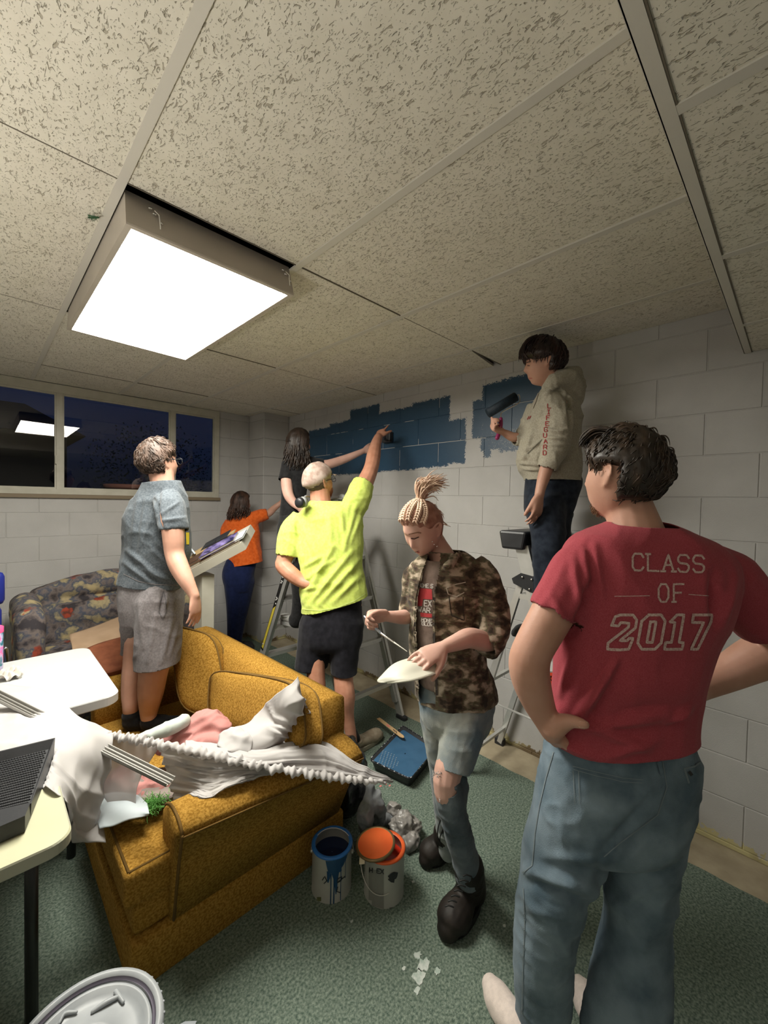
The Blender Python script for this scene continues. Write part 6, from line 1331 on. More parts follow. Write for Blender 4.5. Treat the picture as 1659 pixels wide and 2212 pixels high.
folds(sy, [(655, 1300, 720, 1180, 6.6, 0.0238), (665, 1310, 760, 1190, 6.6, 0.0221), (655, 1255, 720, 1210, 5.5, 0.017), (690, 1305, 775, 1210, 6.6, 0.0204), (720, 1300, 780, 1240, 6.6, 0.017), (655, 1225, 700, 1200, 5.5, 0.017), (740, 1200, 770, 1090, 6.6, 0.017), (755, 1180, 780, 1110, 5.5, 0.0136), (650, 1130, 700, 1230, 6.6, 0.0136), (735, 1100, 745, 1170, 5.5, 0.0119), (710, 1105, 715, 1180, 5.5, 0.0102), (640, 1130, 652, 1195, 4.4, -0.0204), (650, 1275, 690, 1268, 5.5, 0.017)])
e_ = P(787, 1043, 2.86); e2_ = P(623, 1203, 2.73); open_end(sy, [(e_, e_-P(768, 1085, 2.80), .10), (e2_, e2_-P(636, 1148, 2.76), .11)]); cut(sy, [(P(721, 1304, 2.70), -UP+VR*.28, 2), (P(701, 1082, 2.80), UP, .14)], .004)
decal('hem_stitch', [[(654, 1316), (690, 1319), (730, 1312), (765, 1298), (790, 1281)]], 1.2, [sy], mat('pale_neon_thread', (.62, .75, .25), .8), ye, .003)
mb = MB(); torso(mb, [RG(664, 1280, 778, 1270, 2.70, .12), RG(656, 1320, 782, 1315, 2.68, .135), RG(647, 1375, 784, 1375, 2.66, .15), RG(652, 1400, 778, 1400, 2.65, .12)])
T(mb, [(688, 1350, 2.67, 42), (680, 1400, 2.65, 38), (672, 1440, 2.63, 35), (670, 1462, 2.62, 35)]); T(mb, [(745, 1350, 2.66, 42), (744, 1400, 2.62, 33), (742, 1445, 2.59, 29), (742, 1470, 2.57, 28)])
so = remesh(mb.build('shorts', M_bsh, ye), .010, 4); wrinkle(so, .008, (8, 8, 3), 62); cut(so, [(P(671, 1440, 2.63), -UP, .15), (P(742, 1452, 2.59), -UP, .13)], .004)
hy = P(690, 1043, 2.80); HY = basis(YAW-math.radians(48), math.radians(14)); mb = MB(); head(mb, hy, HY, 1.0, sub=4)
T(mb, [(690, 1050, 2.80, 21), (692, 1078, 2.80, 22), (695, 1105, 2.79, 26)]); torso(mb, [np.r_[q[:3], q[3:6]*.82, q[6:9]*.8] for q in ty_[1:]]); torso(mb, [RG(656, 1310, 782, 1305, 2.69, .12), RG(655, 1370, 776, 1370, 2.66, .12)])
T(mb, [(750, 1105, 2.78, 22), (775, 1070, 2.81, 21), (792, 1035, 2.88, 18), (802, 1010, 2.95, 16), (807, 985, 3.04, 15.5), (812, 960, 3.14, 12), (817, 945, 3.20, 9.5)], 12)
w_ = P(818, 944, 3.21); hand(mb, w_, P(829, 918, 3.32)-w_, VD*.9+VR*.5, VR*.8-UP*.6, s=1.0, each=[(4, 6, 4), (35, 45, 25), (45, 50, 25), (50, 52, 25)], thumb=(40, 10, 10), spread=6)
T(mb, [(650, 1125, 2.78, 19), (628, 1175, 2.74, 20), (613, 1212, 2.71, 17), (612, 1222, 2.70, 17), (630, 1240, 2.66, 17), (652, 1256, 2.64, 14), (668, 1262, 2.62, 12)], 12)
w_ = P(668, 1262, 2.62); hand(mb, w_, VR-VD*.3, VD, UP)
T(mb, [(745, 1380, 2.63, 26), (742, 1430, 2.59, 24), (742, 1468, 2.56, 21), (746, 1505, 2.53, 21.5), (750, 1545, 2.52, 15), (758, 1585, 2.51, 12), (760, 1610, 2.51, 12)], 14); T(mb, [(680, 1400, 2.63, 26), (682, 1450, 2.58, 20), (684, 1490, 2.56, 20), (690, 1550, 2.55, 14), (692, 1600, 2.54, 12), (693, 1625, 2.53, 12)], 14)
remesh(mb.build('body', M_skin3, ye), .0062, 3)
M_cap = mat('faded_camo_cap', (.30, .21, .17), .9, (.44, .35, .30), 22, .4, .6, .2, 300); hlc = lambda D: D[:, 2]-.12-.25*D[:, 1]; hair_cap('cap', hy, HY, 1.12, M_cap, ye, hlc, .012, (8, 8, 8), .002, 4, sub=4, lump=.003)
hln = lambda D: np.where(D[:, 1] > 0, D[:, 2]-.1, D[:, 2]+.42)-np.where((D[:, 1] > -.15) & (D[:, 2] < .1), .6*(np.abs(D[:, 0]) > .6), 0)
M_hbr = mat('dark_ash_hair', (.035, .022, .015), .6, (.10, .065, .045), 30, bump=.3); hair_cap('hair', hy, HY, 1.0, M_hbr, ye, hln, .007, sub=4)
pts = [hy+HY@np.array([.060*math.sin(a)*1.05, -.092*math.cos(a)-.012, -.012]) for a in np.linspace(-1.1, 1.1, 12)]; MB().tube(pts, [.007]*12, 8, flat=(HY[:, 1], .5)).build('cap_strap', M_cap, ye, True)
vis = [[hy+HY@np.array([x, .085+.055*k*(1-(x/.07)**2)*1.0, .045-.012*k-.9*x*x]) for x in np.linspace(-.066, .066, 7)] for k in (0, .5, 1)]
patch('cap_brim', vis, M_cap, ye, 3, 3, 0, thick=.004)
mb = MB(); mb.tube([hy+HY@np.array([e, yv, zv]) for e, yv, zv in ((.078, .0, .012), (.076, .05, .012), (.066, .092, .012))], .0022, 6, 3); mb.tube([hy+HY@np.array([.030+.024*math.cos(a), .100, .004+.018*math.sin(a)]) for a in np.linspace(0, 2*math.pi, 14)], .0018, 6, round_=False); mb.tube([hy+HY@np.array([-.030+.024*math.cos(a), .100, .004+.018*math.sin(a)]) for a in np.linspace(0, 2*math.pi, 14)], .0018, 6, round_=False); mb.tube([hy+HY@np.array([-.078, .0, .012]), hy+HY@np.array([-.066, .092, .012])], .002, 6)
gl_ = mb.build('glasses', M_blk, ye, True); gl_['kind'] = 'stuff'
bd_ = MB(); rs = np.random.default_rng(3)
for k in range(380):
    v_ = nrm([rs.uniform(-.9, .9), rs.uniform(.15, 1), rs.uniform(-.95, -.45)]); p = head_surface(v_[None])[0]; bd_.tube([hy+HY@p, hy+HY@(p+v_*.004+[0, .002, -.010])], [.0016, .0006], 4, round_=False)
bd_ = bd_.build('beard', mat('ginger_beard', (.20, .08, .035), .7), ye); bd_['kind'] = 'stuff'
hp = empty('headphones', P(665, 1088, 2.68), 'grey over ear headphones hanging round the neck of the man in neon yellow', 'headphones'); M_hpg = mat('grey_headphone_shell', (.30, .31, .31), .4)
ca = P(657, 1084, 2.66); ax = nrm(P(640, 1088, 2.60)-ca); MB().cyl(ca-ax*.0, ca+ax*.032, .036, 24, .034).build('ear_cup', M_hpg, hp, True); MB().cyl(ca+ax*.030, ca+ax*.055, .036, 24, .031).build('ear_pad', M_blk, hp, True)
cb_ = P(738, 1078, 2.92); MB().cyl(cb_, cb_-ax*.03, .034, 20).build('ear_cup', M_hpg, hp, True)
MB().tube([ca, P(660, 1072, 2.74), P(672, 1074, 2.84), P(700, 1082, 2.93), P(725, 1078, 2.93), cb_], .007, 8, 5).build('headband', M_hpg, hp, True)
M_shoe = mat('tan_running_shoe', (.30, .24, .17), .7, (.42, .36, .27), 25, bump=.3, bscale=120)
def shoe(parent, heel, toe, ank, m, ms, s=1.0): 
    o = boot(parent, heel, toe, ank, m, ms, s, w=.046, low=True); return o
s1_ = shoe(ye, PZ(765, 1612, .009), PZ(768, 1655, .009)+[.0, 0, 0], None, M_shoe, mat('dirty_white_sole', (.40, .36, .28), .7)) if 0 else None
def sneaker(parent, heel, toe, m, ms, sock=None, ank=None):
    o = boot(parent, heel, toe, None, m, ms, 1.0, w=.047, low=True); f = nrm((np.asarray(toe)-heel)*[1, 1, 0])
    c = np.asarray(heel)+f*.055+UP*.075; MB().tube([c+f*.03*math.cos(a)*1.5+np.cross(f, UP)*.036*math.sin(a) for a in np.linspace(0, 2*math.pi, 16)], .008, 8, round_=False).build('collar', m, o, True)
    for k in range(4):
        q_ = np.asarray(heel)+f*(.12+.022*k)+UP*(.082-.008*k); sd = np.cross(f, UP); MB().tube([q_-sd*.022, q_+UP*.004, q_+sd*.022], .003, 6, 2).build('lace', ms, o, True)
    if ank is not None: MB().tube([c-UP*.045, c+UP*.02, ank], [.034, .033, .034], 14, 3).build('sock', sock, parent, True)
M_bsk = fabric('black_sock', (.008, .008, .009), (.014, .014, .015), 60)
fy = np.array([1., .05, 0]); h1 = PZ(756, 1628, .009)-[0, .016, 0]; sneaker(ye, h1-nrm(fy)*.03+[0, 0, 0], h1+nrm(fy)*.25, M_shoe, bpy.data.materials['dirty_white_sole'] if 'dirty_white_sole' in bpy.data.materials else mat('dirty_white_sole', (.40, .36, .28), .7), M_bsk, P(758, 1580, 2.52))
h2 = P(693, 1625, 2.53)*[1, 1, 0]+[-.17, -.08, .009]; sneaker(ye, h2-nrm(fy)*.06, h2+nrm(fy)*.22, M_shoe, bpy.data.materials['dirty_white_sole'], M_bsk, h2+[0, 0, .2])
pd = MB().box((2.455, 2.44, 2.10), (2.497, 2.54, 2.19), bev=.008).build('paint_pad', M_blk2); tag(pd, 'black paint pad pressed on the blue wall by the raised finger', 'paint pad'); MB().tube([(2.46, 2.50, 2.145), (2.42, 2.47, 2.12), P(832, 940, 3.30)], .008, 8, 3).build('handle', M_blk, pd, True)
# ---------------------------------------------------------------- woman in black on the ladder
kw = person('woman with long dark hair in black clothes, standing on the ladder and painting', P(632, 1358, 3.3))
M_bks = fabric('black_cotton', (.008, .008, .009), (.016, .016, .017), 40); M_bkp = fabric('charcoal_cotton', (.014, .014, .015), (.024, .024, .025), 40)
DK = 3.32
tk = [RG(632, 985, 660, 985, 3.32, .05), RG(618, 994, 668, 994, 3.32, .08), RG(608, 1010, 668, 1012, 3.32, .10), RG(607, 1040, 664, 1042, 3.32, .105), RG(608, 1075, 660, 1078, 3.32, .10), RG(606, 1105, 662, 1108, 3.31, .11), RG(604, 1130, 662, 1132, 3.31, .12)]
mb = MB(); torso(mb, tk); T(mb, [(655, 996, 3.33, 13), (698, 1003, 3.38, 12)], round_=False); T(mb, [(622, 1000, 3.28, 14), (618, 1037, 3.235, 17)], round_=False)
sk_ = remesh(mb.build('shirt', M_bks, kw), .009, 4); wrinkle(sk_, .006, (8, 8, 6), 71); open_end(sk_, [(P(698, 1003, 3.38), P(698, 1003, 3.38)-P(655, 996, 3.33), .06), (P(618, 1037, 3.235), -UP, .085)])
mb = MB(); torso(mb, [RG(606, 1110, 660, 1112, 3.30, .10), RG(601, 1140, 655, 1142, 3.29, .13), RG(601, 1165, 650, 1167, 3.29, .13), RG(606, 1190, 650, 1190, 3.29, .11)])
T(mb, [(624, 1165, 3.24, 23), (641, 1220, 3.20, 20), (648, 1270, 3.22, 18), (645, 1325, 3.26, 16), (640, 1340, 3.28, 17)]); T(mb, [(645, 1170, 3.30, 22), (655, 1230, 3.30, 20), (665, 1290, 3.34, 18), (668, 1335, 3.36, 16)])
pk_ = remesh(mb.build('trousers', M_bkp, kw), .010, 4); wrinkle(pk_, .006, (9, 9, 5), 72)
hk = P(647, 958, 3.32); HK = basis(YAW-math.radians(62), math.radians(-2)); mb = MB(); head(mb, hk, HK, .93, 1, sub=4); T(mb, [(644, 965, 3.32, 13), (642, 985, 3.32, 13), (641, 1000, 3.32, 15)]); torso(mb, [np.r_[q[:3], q[3:6]*.8, q[6:9]*.8] for q in tk[1:]])
T(mb, [(660, 997, 3.33, 10), (700, 1004, 3.38, 10.5), (735, 995, 3.46, 9.5), (765, 983, 3.50, 7.5), (785, 974, 3.53, 6)], 12); w_ = P(785, 974, 3.53); hand(mb, w_, VR+UP*.25+VD*.2, VD, UP, (30, 35, 20), .9)
T(mb, [(622, 1005, 3.27, 12), (619, 1040, 3.23, 12.5), (623, 1068, 3.20, 11.5), (634, 1086, 3.19, 9.5), (645, 1096, 3.18, 7)], 12); w_ = P(645, 1096, 3.18); hand(mb, w_, VR-UP*.7, VD, UP, s=.9)
remesh(mb.build('body', M_skin2, kw), .0065, 3)
hlk = lambda D: np.where(D[:, 1] > 0, D[:, 2]-.30-.35*D[:, 1]**2, D[:, 2]+.5); M_hk = mat('near_black_hair', (.008, .005, .004), .45, (.03, .018, .012), 26, bump=.3, stretch=(1, 1, .4)); hair_cap('hair', hk, HK, .96, M_hk, kw, hlk, .016, sub=4)
def long_hair(hc, HB, s, m, parent, L, n, seed, spread=.05, wave=.012, r=.0035, name='hair_locks'):
    rs = np.random.default_rng(seed); mb = MB()
    for k in range(n):
        a = rs.uniform(-2.2, 2.2); x = math.sin(a)*.078; y = -math.cos(a)*.09; v0 = nrm([math.sin(a)*.3, -.1-math.cos(a)*.3, .95]); p0 = head_surface(v0[None])[0]+v0*.014; l = L*rs.uniform(.75, 1.05)*(1-.12*abs(a)/2.2); ph = rs.uniform(0, 6)
        pts = [p0, np.array([x*1.05, y*1.05, .055]), np.array([x*1.12, y*1.15-.005, -.02])]
        q = [hc+HB@(np.array(p)*s) for p in pts]; st = q[-1]; out = HB@np.array([x, y, 0])
        for i in range(1, 6):
            t0 = i/5; q.append(st-UP*l*t0+out*.25*t0+np.array([math.sin(ph+t0*7), math.cos(ph+t0*6), 0])*wave*t0+rs.normal(size=3)*.004)
        mb.tube(q, [r, r*1.3, r*1.5, r*1.5, r*1.4, r*1.2, r, r*.4], 6, 3, round_=False)
    return mb.build(name, m, parent, True)
long_hair(hk, HK, .97, M_hk, kw, .22, 220, 5)
M_wsh = mat('white_sneaker', (.55, .55, .53), .6, bump=.1); M_wso = mat('grey_sneaker_sole', (.35, .35, .34), .7)
hh = np.array([1.80, 3.0, .557]); sneaker(kw, hh+[0, .03, 0], hh+[.08, -.22, 0], M_wsh, M_wso); hh = np.array([1.98, 3.0, .557]); sneaker(kw, hh+[0, .06, 0], hh+[.05, -.20, 0], M_wsh, M_wso)
# ---------------------------------------------------------------- girl in orange
og_ = person('girl in an orange shirt and navy leggings reaching to the wall pier', P(504, 1405, 4.2)*[1, 1, 0])
M_org = fabric('orange_cotton', (.60, .095, .012), (.72, .14, .025), 40); M_nav = fabric('navy_leggings_fabric', (.008, .014, .055), (.012, .02, .075), 30)
DO = 4.2
to = [RG(508, 1108, 535, 1105, DO, .05), RG(496, 1118, 548, 1112, DO, .08), RG(486, 1132, 556, 1126, DO, .10), RG(485, 1155, 560, 1150, DO, .11), RG(487, 1185, 563, 1182, DO, .115), RG(494, 1205, 566, 1210, DO, .12), RG(498, 1225, 569, 1240, DO, .12), RG(500, 1250, 572, 1265, DO, .12)]
mb = MB(); torso(mb, to); T(mb, [(538, 1124, DO, 15), (556, 1116, DO+.02, 14), (579, 1110, DO+.05, 12)], round_=False); T(mb, [(498, 1126, DO, 12), (489, 1145, DO, 12), (489, 1162, DO, 11.5)], round_=False)
s_o = remesh(mb.build('shirt', M_org, og_), .011, 4); wrinkle(s_o, .010, (6, 6, 7), 81); folds(s_o, [(500, 1150, 540, 1145, 3, .012), (500, 1160, 545, 1158, 3, .012), (545, 1150, 560, 1215, 4, .012), (530, 1160, 550, 1215, 4, .010), (505, 1180, 530, 1165, 3, .01)])
open_end(s_o, [(P(579, 1110, DO+.05), P(579, 1110, DO+.05)-P(556, 1116, DO+.02), .08), (P(489, 1162, DO), -UP, .07)]); cut(s_o, [(P(532, 1218, DO), -UP+VR*.18, 2)], .004)
mb = MB(); torso(mb, [RG(492, 1205, 556, 1208, DO, .10), RG(482, 1232, 549, 1234, DO, .12), RG(483, 1255, 546, 1257, DO, .12), RG(492, 1275, 542, 1276, DO, .10)]); T(mb, [(508, 1255, DO, 24), (508, 1300, DO-.02, 19), (506, 1345, DO, 15), (502, 1390, DO+.02, 11)]); T(mb, [(528, 1255, DO+.02, 22), (522, 1300, DO+.02, 18), (514, 1345, DO+.04, 15), (510, 1390, DO+.06, 11)])
remesh(mb.build('leggings', M_nav, og_), .010, 5)
ho = P(522, 1088, DO); HO = basis(YAW-math.radians(55), 0); mb = MB(); head(mb, ho, HO, .92, 1, sub=4); T(mb, [(521, 1095, DO, 10), (521, 1112, DO, 11)]); torso(mb, [np.r_[q[:3], q[3:6]*.8, q[6:9]*.8] for q in to[1:-3]])
T(mb, [(545, 1120, DO, 10), (578, 1110, DO+.05, 8.5), (592, 1098, DO+.1, 7), (606, 1087, DO+.12, 5.5)], 12); w_ = P(606, 1087, DO+.12); hand(mb, w_, VR+UP*.6, VD, UP, s=.9); T(mb, [(494, 1140, DO, 8), (490, 1170, DO-.0, 7.5), (505, 1190, DO+.1, 6)], 10); T(mb, [(505, 1390, DO+.02, 8), (504, 1404, DO+.02, 8)])
remesh(mb.build('body', M_skin, og_), .0075, 3)
M_ho = mat('dark_auburn_hair', (.018, .009, .006), .5, (.07, .032, .02), 26, bump=.3, stretch=(1, 1, .4)); hair_cap('hair', ho, HO, .97, M_ho, og_, hlk, .018, sub=4); long_hair(ho, HO, 1.0, M_ho, og_, .15, 170, 9, wave=.02)
hh = P(504, 1405, DO)*[1, 1, 0]+[0, 0, .009]; sneaker(og_, hh+[-.03, .03, 0], hh+[.16, -.08, 0], M_blk2, M_sole); sneaker(og_, hh+[.03, .1, 0], hh+[.2, -.0, 0], M_blk2, M_sole)
# ---------------------------------------------------------------- man in grey
gr = person('man in a grey shirt and grey shorts with glasses, standing at the loveseat', P(305, 1585, 2.32))
M_gsh = fabric('heather_slate_cotton', (.055, .066, .078), (.095, .11, .125), 120, .3); M_gso = fabric('grey_jersey', (.13, .118, .122), (.18, .165, .17), 110, .3)
DG = 2.34
tg_ = [RG(323, 1024, 379, 1030, DG, .082), RG(314, 1042, 388, 1048, DG, .09), RG(302, 1062, 396, 1066, DG, .10), RG(288, 1085, 402, 1090, DG, .11), RG(274, 1115, 404, 1120, DG, .125), RG(269, 1150, 405, 1150, DG, .13), RG(270, 1190, 406, 1190, DG, .13), RG(266, 1230, 400, 1232, DG, .135), RG(263, 1250, 394, 1262, DG, .14), RG(262, 1275, 392, 1290, DG, .14), RG(264, 1310, 390, 1325, DG, .135)]
mb = MB(); torso(mb, tg_); T(mb, [(362, 1080, 2.28, 26), (368, 1100, 2.22, 29), (373, 1125, 2.19, 29), (375, 1146, 2.18, 28.5)], round_=False)
sg_ = remesh(mb.build('shirt', M_gsh, gr), .0065, 5); wrinkle(sg_, .014, (6, 6, 6), 91); wrinkle(sg_, .005, (16, 16, 14), 7)
folds(sg_, [(268, 1215, 330, 1262, 6, 0.0192), (275, 1190, 350, 1250, 6, 0.0192), (300, 1225, 385, 1262, 6, 0.0192), (330, 1190, 390, 1240, 6, 0.016), (345, 1060, 338, 1110, 5, -0.0192), (300, 1065, 285, 1180, 6, 0.0128), (315, 1080, 300, 1190, 5, 0.0128), (330, 1110, 305, 1180, 5, 0.0128), (350, 1125, 400, 1118, 4, 0.0128), (350, 1110, 385, 1085, 4, 0.0128), (340, 1170, 385, 1215, 6, 0.016), (335, 1080, 352, 1150, 4, -0.0224)])
open_end(sg_, [(P(375, 1146, 2.18), -UP, .10)]); cut(sg_, [(P(328, 1262, DG), -UP-VR*.10, 2), (P(350, 1041, DG), UP-VR*.12, 2)], .004)
decal('hem_stitch', [[(268, 1240), (300, 1256), (340, 1263), (385, 1264)]], 1.4, [sg_], M_gso, gr, .002)
fill('yellow_print', [(401, 1150), (408, 1150), (408, 1176), (402, 1176)], 2, 5, [sg_], mat('yellow_print', (.65, .50, .03), .7), gr, .002)
mb = MB(); torso(mb, [RG(268, 1240, 388, 1250, 2.33, .115), RG(262, 1265, 391, 1275, 2.33, .13), RG(262, 1310, 392, 1315, 2.32, .13), RG(268, 1345, 389, 1345, 2.31, .11)])
T(mb, [(340, 1300, 2.30, 50), (341, 1360, 2.27, 46), (341, 1410, 2.25, 44), (340, 1450, 2.24, 43)], 18); T(mb, [(302, 1300, 2.36, 40), (298, 1360, 2.37, 32), (292, 1400, 2.38, 26), (290, 1430, 2.38, 25)], 16)
gs_ = remesh(mb.build('shorts', M_gso, gr), .0075, 4); wrinkle(gs_, .012, (8, 8, 4), 92); wrinkle(gs_, .005, (16, 16, 14), 7); folds(gs_, [(352, 1280, 350, 1325, 5, -0.021), (360, 1285, 352, 1330, 4, 0.015), (300, 1300, 310, 1400, 6, 0.012), (335, 1330, 320, 1430, 6, 0.012), (370, 1340, 350, 1430, 6, 0.015), (385, 1350, 365, 1420, 5, 0.0105)])
cut(gs_, [(P(340, 1436, 2.24), -UP+VR*.10, .16), (P(290, 1408, 2.38), -UP, .09)], .004)
decal('pocket_opening', [[(353, 1277), (346, 1300), (343, 1322), (352, 1338), (360, 1320), (358, 1295), (354, 1278)]], 1.8, [gs_], mat('pocket_shadow_grey', (.09, .085, .09), .9), gr, .002)
hg = P(345, 1000, DG); HG = basis(YAW-math.radians(32), math.radians(8)); mb = MB(); head(mb, hg, HG, 1.0)
T(mb, [(345, 1005, DG, 27), (350, 1035, DG, 24), (352, 1062, DG, 25)]); torso(mb, [np.r_[q[:3], q[3:6]*.84, q[6:9]*.82] for q in tg_[3:-1]]); torso(mb, [RG(270, 1280, 384, 1285, 2.32, .1), RG(272, 1330, 384, 1335, 2.31, .1)])
T(mb, [(364, 1085, 2.26, 22), (372, 1130, 2.18, 23.5), (375, 1165, 2.165, 22), (377, 1195, 2.16, 20), (386, 1222, 2.14, 20), (400, 1250, 2.12, 17), (414, 1275, 2.11, 12.5), (420, 1287, 2.105, 11)], 14)
w_ = P(420, 1287, 2.105); fd = P(422, 1330, 2.10)-w_; hand(mb, w_, fd, -VR*.9+VD*.3, VD*.5-VR*.2+UP*0, (12, 18, 12), 1.0, 5, (28, 8, 10))
T(mb, [(300, 1110, 2.40, 18), (300, 1160, 2.50, 17), (320, 1200, 2.60, 14), (345, 1225, 2.68, 10)], 12)
T(mb, [(340, 1360, 2.27, 34), (336, 1420, 2.25, 33), (331, 1455, 2.24, 29), (326, 1495, 2.25, 26), (322, 1532, 2.27, 19), (321, 1548, 2.27, 16)], 14); T(mb, [(300, 1350, 2.36, 28), (292, 1420, 2.34, 23), (287, 1460, 2.32, 22), (284, 1500, 2.30, 20), (282, 1525, 2.28, 16), (282, 1536, 2.28, 15)], 14)
remesh(mb.build('body', M_skin, gr), .0058, 3)
hlg = lambda D: np.where(D[:, 1] > 0, D[:, 2]-.22-.45*D[:, 1]**2, D[:, 2]+.46)-np.where((D[:, 1] > -.18) & (D[:, 1] < .35) & (D[:, 2] < .12), .6*(np.abs(D[:, 0]) > .66), 0)
M_hg = mat('mottled_brown_hair', (.024, .014, .009), .55, (.095, .058, .042), 30, .4, .75, .4, 120, spec=.35, stretch=(1, 1, .4)); hair_cap('hair', hg, HG, 1.04, M_hg, gr, hlg, .020, (90, 90, 30), .006, 8, lump=.007)  # random dark and mid brown tones of the hair itself
mb = MB(); locks(mb, hg, HG, 1.04, short_hair_paths(800, 6, (.0, -.25, .95), .018, hlg, (.020, .042), .0024, .4), 3); mb.build('hair_locks', M_hg, gr, True)
mb = MB()
for e in (1, -1): mb.tube([hg+HG@np.array([e*a, b, c]) for a, b, c in ((.080, -.004, .016), (.077, .05, .016), (.068, .098, .014))], .0022, 6, 3); mb.tube([hg+HG@np.array([e*.032+.025*math.cos(a), .104-.12*(abs(e*.032+.025*math.cos(a))**1.5), .004+.019*math.sin(a)]) for a in np.linspace(0, 2*math.pi, 16)], .0018, 6, round_=False)
gl_ = mb.build('glasses', M_blk, gr, True); gl_['kind'] = 'stuff'
for x, y, dd_ in ((321, 1560, 2.27), (282, 1545, 2.28)):
    a = P(x, y, dd_); b = np.array([a[0], a[1], .345]); o = MB().tube([a, (a+b)/2, b], [.045, .042, .043], 16, 3).tube([b, b+nrm([.35, -.2, 0])*.10-UP*.012, b+nrm([.35, -.2, 0])*.17-UP*.015], [.042, .040, .034], 14, 3); o = remesh(o.build('sock', M_bsk, gr), .007, 3); vq = getv(o); vq[:, 2] = np.maximum(vq[:, 2], .3015); setv(o, vq)
# ---------------------------------------------------------------- youth in the hoodie
ho_ = person('youth in a light grey hoodie on the step ladder holding a paint roller', PZ(1190, 1400, .9))
M_hd = fabric('oatmeal_fleece', (.30, .275, .215), (.40, .37, .30), 150, .4); M_nv = fabric('dark_indigo_denim', (.010, .014, .024), (.022, .03, .045), 30)
DH = 2.2
th_ = [RG(1172, 838, 1226, 842, DH, .06), RG(1162, 856, 1242, 858, DH, .09), RG(1150, 880, 1250, 880, DH, .11), RG(1138, 915, 1252, 912, DH, .12), RG(1128, 955, 1251, 950, DH, .12), RG(1121, 985, 1250, 985, DH, .12), RG(1123, 1010, 1250, 1008, DH, .125), RG(1133, 1030, 1250, 1030, DH, .12), RG(1140, 1055, 1250, 1055, DH, .12)]
mb = MB(); torso(mb, th_); T(mb, [(1190, 862, 2.12, 26), (1200, 895, 2.08, 32), (1203, 935, 2.06, 31), (1198, 970, 2.05, 27), (1190, 990, 2.04, 22), (1182, 1014, 2.04, 18)], round_=False)
T(mb, [(1160, 880, 2.26, 20), (1140, 925, 2.27, 18), (1124, 948, 2.26, 14), (1112, 950, 2.255, 12)], round_=False)
T(mb, [(1183, 838, 2.14, 13), (1205, 822, 2.12, 17), (1232, 822, 2.16, 20), (1238, 850, 2.2, 20), (1238, 880, 2.2, 14)]); T(mb, [(1205, 816, 2.16, 14), (1232, 805, 2.2, 12), (1248, 802, 2.22, 8)]); T(mb, [(1246, 803, 2.21, 8), (1251, 835, 2.2, 12), (1249, 868, 2.2, 10)])
hs_ = remesh(mb.build('hoodie', M_hd, ho_), .006, 5); wrinkle(hs_, .014, (7, 7, 8), 101); wrinkle(hs_, .006, (18, 18, 20), 103)
folds(hs_, [(1205, 930, 1228, 928, 4, 0.018), (1175, 925, 1225, 938, 4, 0.0216), (1180, 945, 1228, 948, 4, 0.0216), (1175, 960, 1220, 962, 4, 0.0144), (1125, 1000, 1165, 1005, 4, 0.0216), (1130, 1012, 1165, 1015, 4, 0.018), (1165, 870, 1170, 940, 5, 0.0144), (1150, 930, 1130, 1000, 4, 0.0144), (1225, 850, 1232, 920, 4, -0.0216), (1165, 860, 1200, 838, 4, 0.018), (1200, 830, 1240, 868, 4, 0.018), (1120, 992, 1140, 985, 4, 0.018), (1135, 975, 1175, 950, 4, 0.0144)])
open_end(hs_, [(P(1182, 1014, 2.04), P(1182, 1014, 2.04)-P(1190, 990, 2.04), .06), (P(1112, 950, 2.255), -VR, .045)]); cut(hs_, [(P(1195, 1038, DH), -UP, 2)], .004)
TH = bvh([hs_]); M_mar = mat('maroon_print', (.26, .035, .035), .8)
for i_, ch in enumerate('LIFEGUARD'):
    y = 882+i_*12.6; x = np.interp(y, [876, 915, 927, 940, 957, 985], [1187, 1183.5, 1181, 1177.5, 1179, 1177])
    decal('lettering', text_px(ch, x-3.4, y, 6.6, 9), 1.9, TH, M_mar, ho_, .002, 2)
decal('chest_print', [[(1143, 900), (1140, 906)], [(1147, 899), (1144, 905)]], 1.8, TH, M_mar, ho_, .002, 2)
decal('drawstring', [[(1164, 848), (1158, 868), (1152, 882)]], 1.4, TH, M_clt, ho_, .004, 2); decal('pocket_edge', [[(1171, 950), (1155, 965), (1140, 980)]], 1.8, TH, mat('fleece_shadow_seam', (.15, .14, .11), .9), ho_, .002, 2)
mb = MB(); torso(mb, [RG(1140, 1020, 1246, 1020, DH, .10), RG(1137, 1045, 1252, 1040, DH, .115), RG(1135, 1080, 1242, 1078, DH, .12), RG(1138, 1110, 1230, 1110, DH, .11), RG(1146, 1130, 1222, 1130, DH, .09)])
T(mb, [(1180, 1090, 2.16, 44), (1184, 1150, 2.07, 36), (1184, 1210, 2.04, 32), (1186, 1290, 2.05, 29), (1190, 1375, 2.12, 27)], 16); T(mb, [(1196, 1090, 2.26, 40), (1202, 1160, 2.15, 30), (1206, 1260, 2.14, 26), (1206, 1360, 2.20, 24)], 16)
hp_ = remesh(mb.build('jeans', M_nv, ho_), .009, 4); wrinkle(hp_, .010, (8, 8, 12), 102)
hh_ = P(1172, 786, 2.2); HH = basis(YAW+math.radians(84), math.radians(-7)); mb = MB(); head(mb, hh_, HH, .97)
T(mb, [(1184, 800, 2.2, 22), (1194, 830, 2.2, 22), (1198, 855, 2.2, 28)]); torso(mb, [np.r_[q[:3], q[3:6]*.84, q[6:9]*.82] for q in th_[1:]])
T(mb, [(1200, 900, 2.09, 20), (1200, 960, 2.06, 18), (1183, 1005, 2.045, 14.5), (1175, 1030, 2.04, 13.5), (1168, 1055, 2.03, 11), (1165, 1070, 2.03, 10.5)], 12)
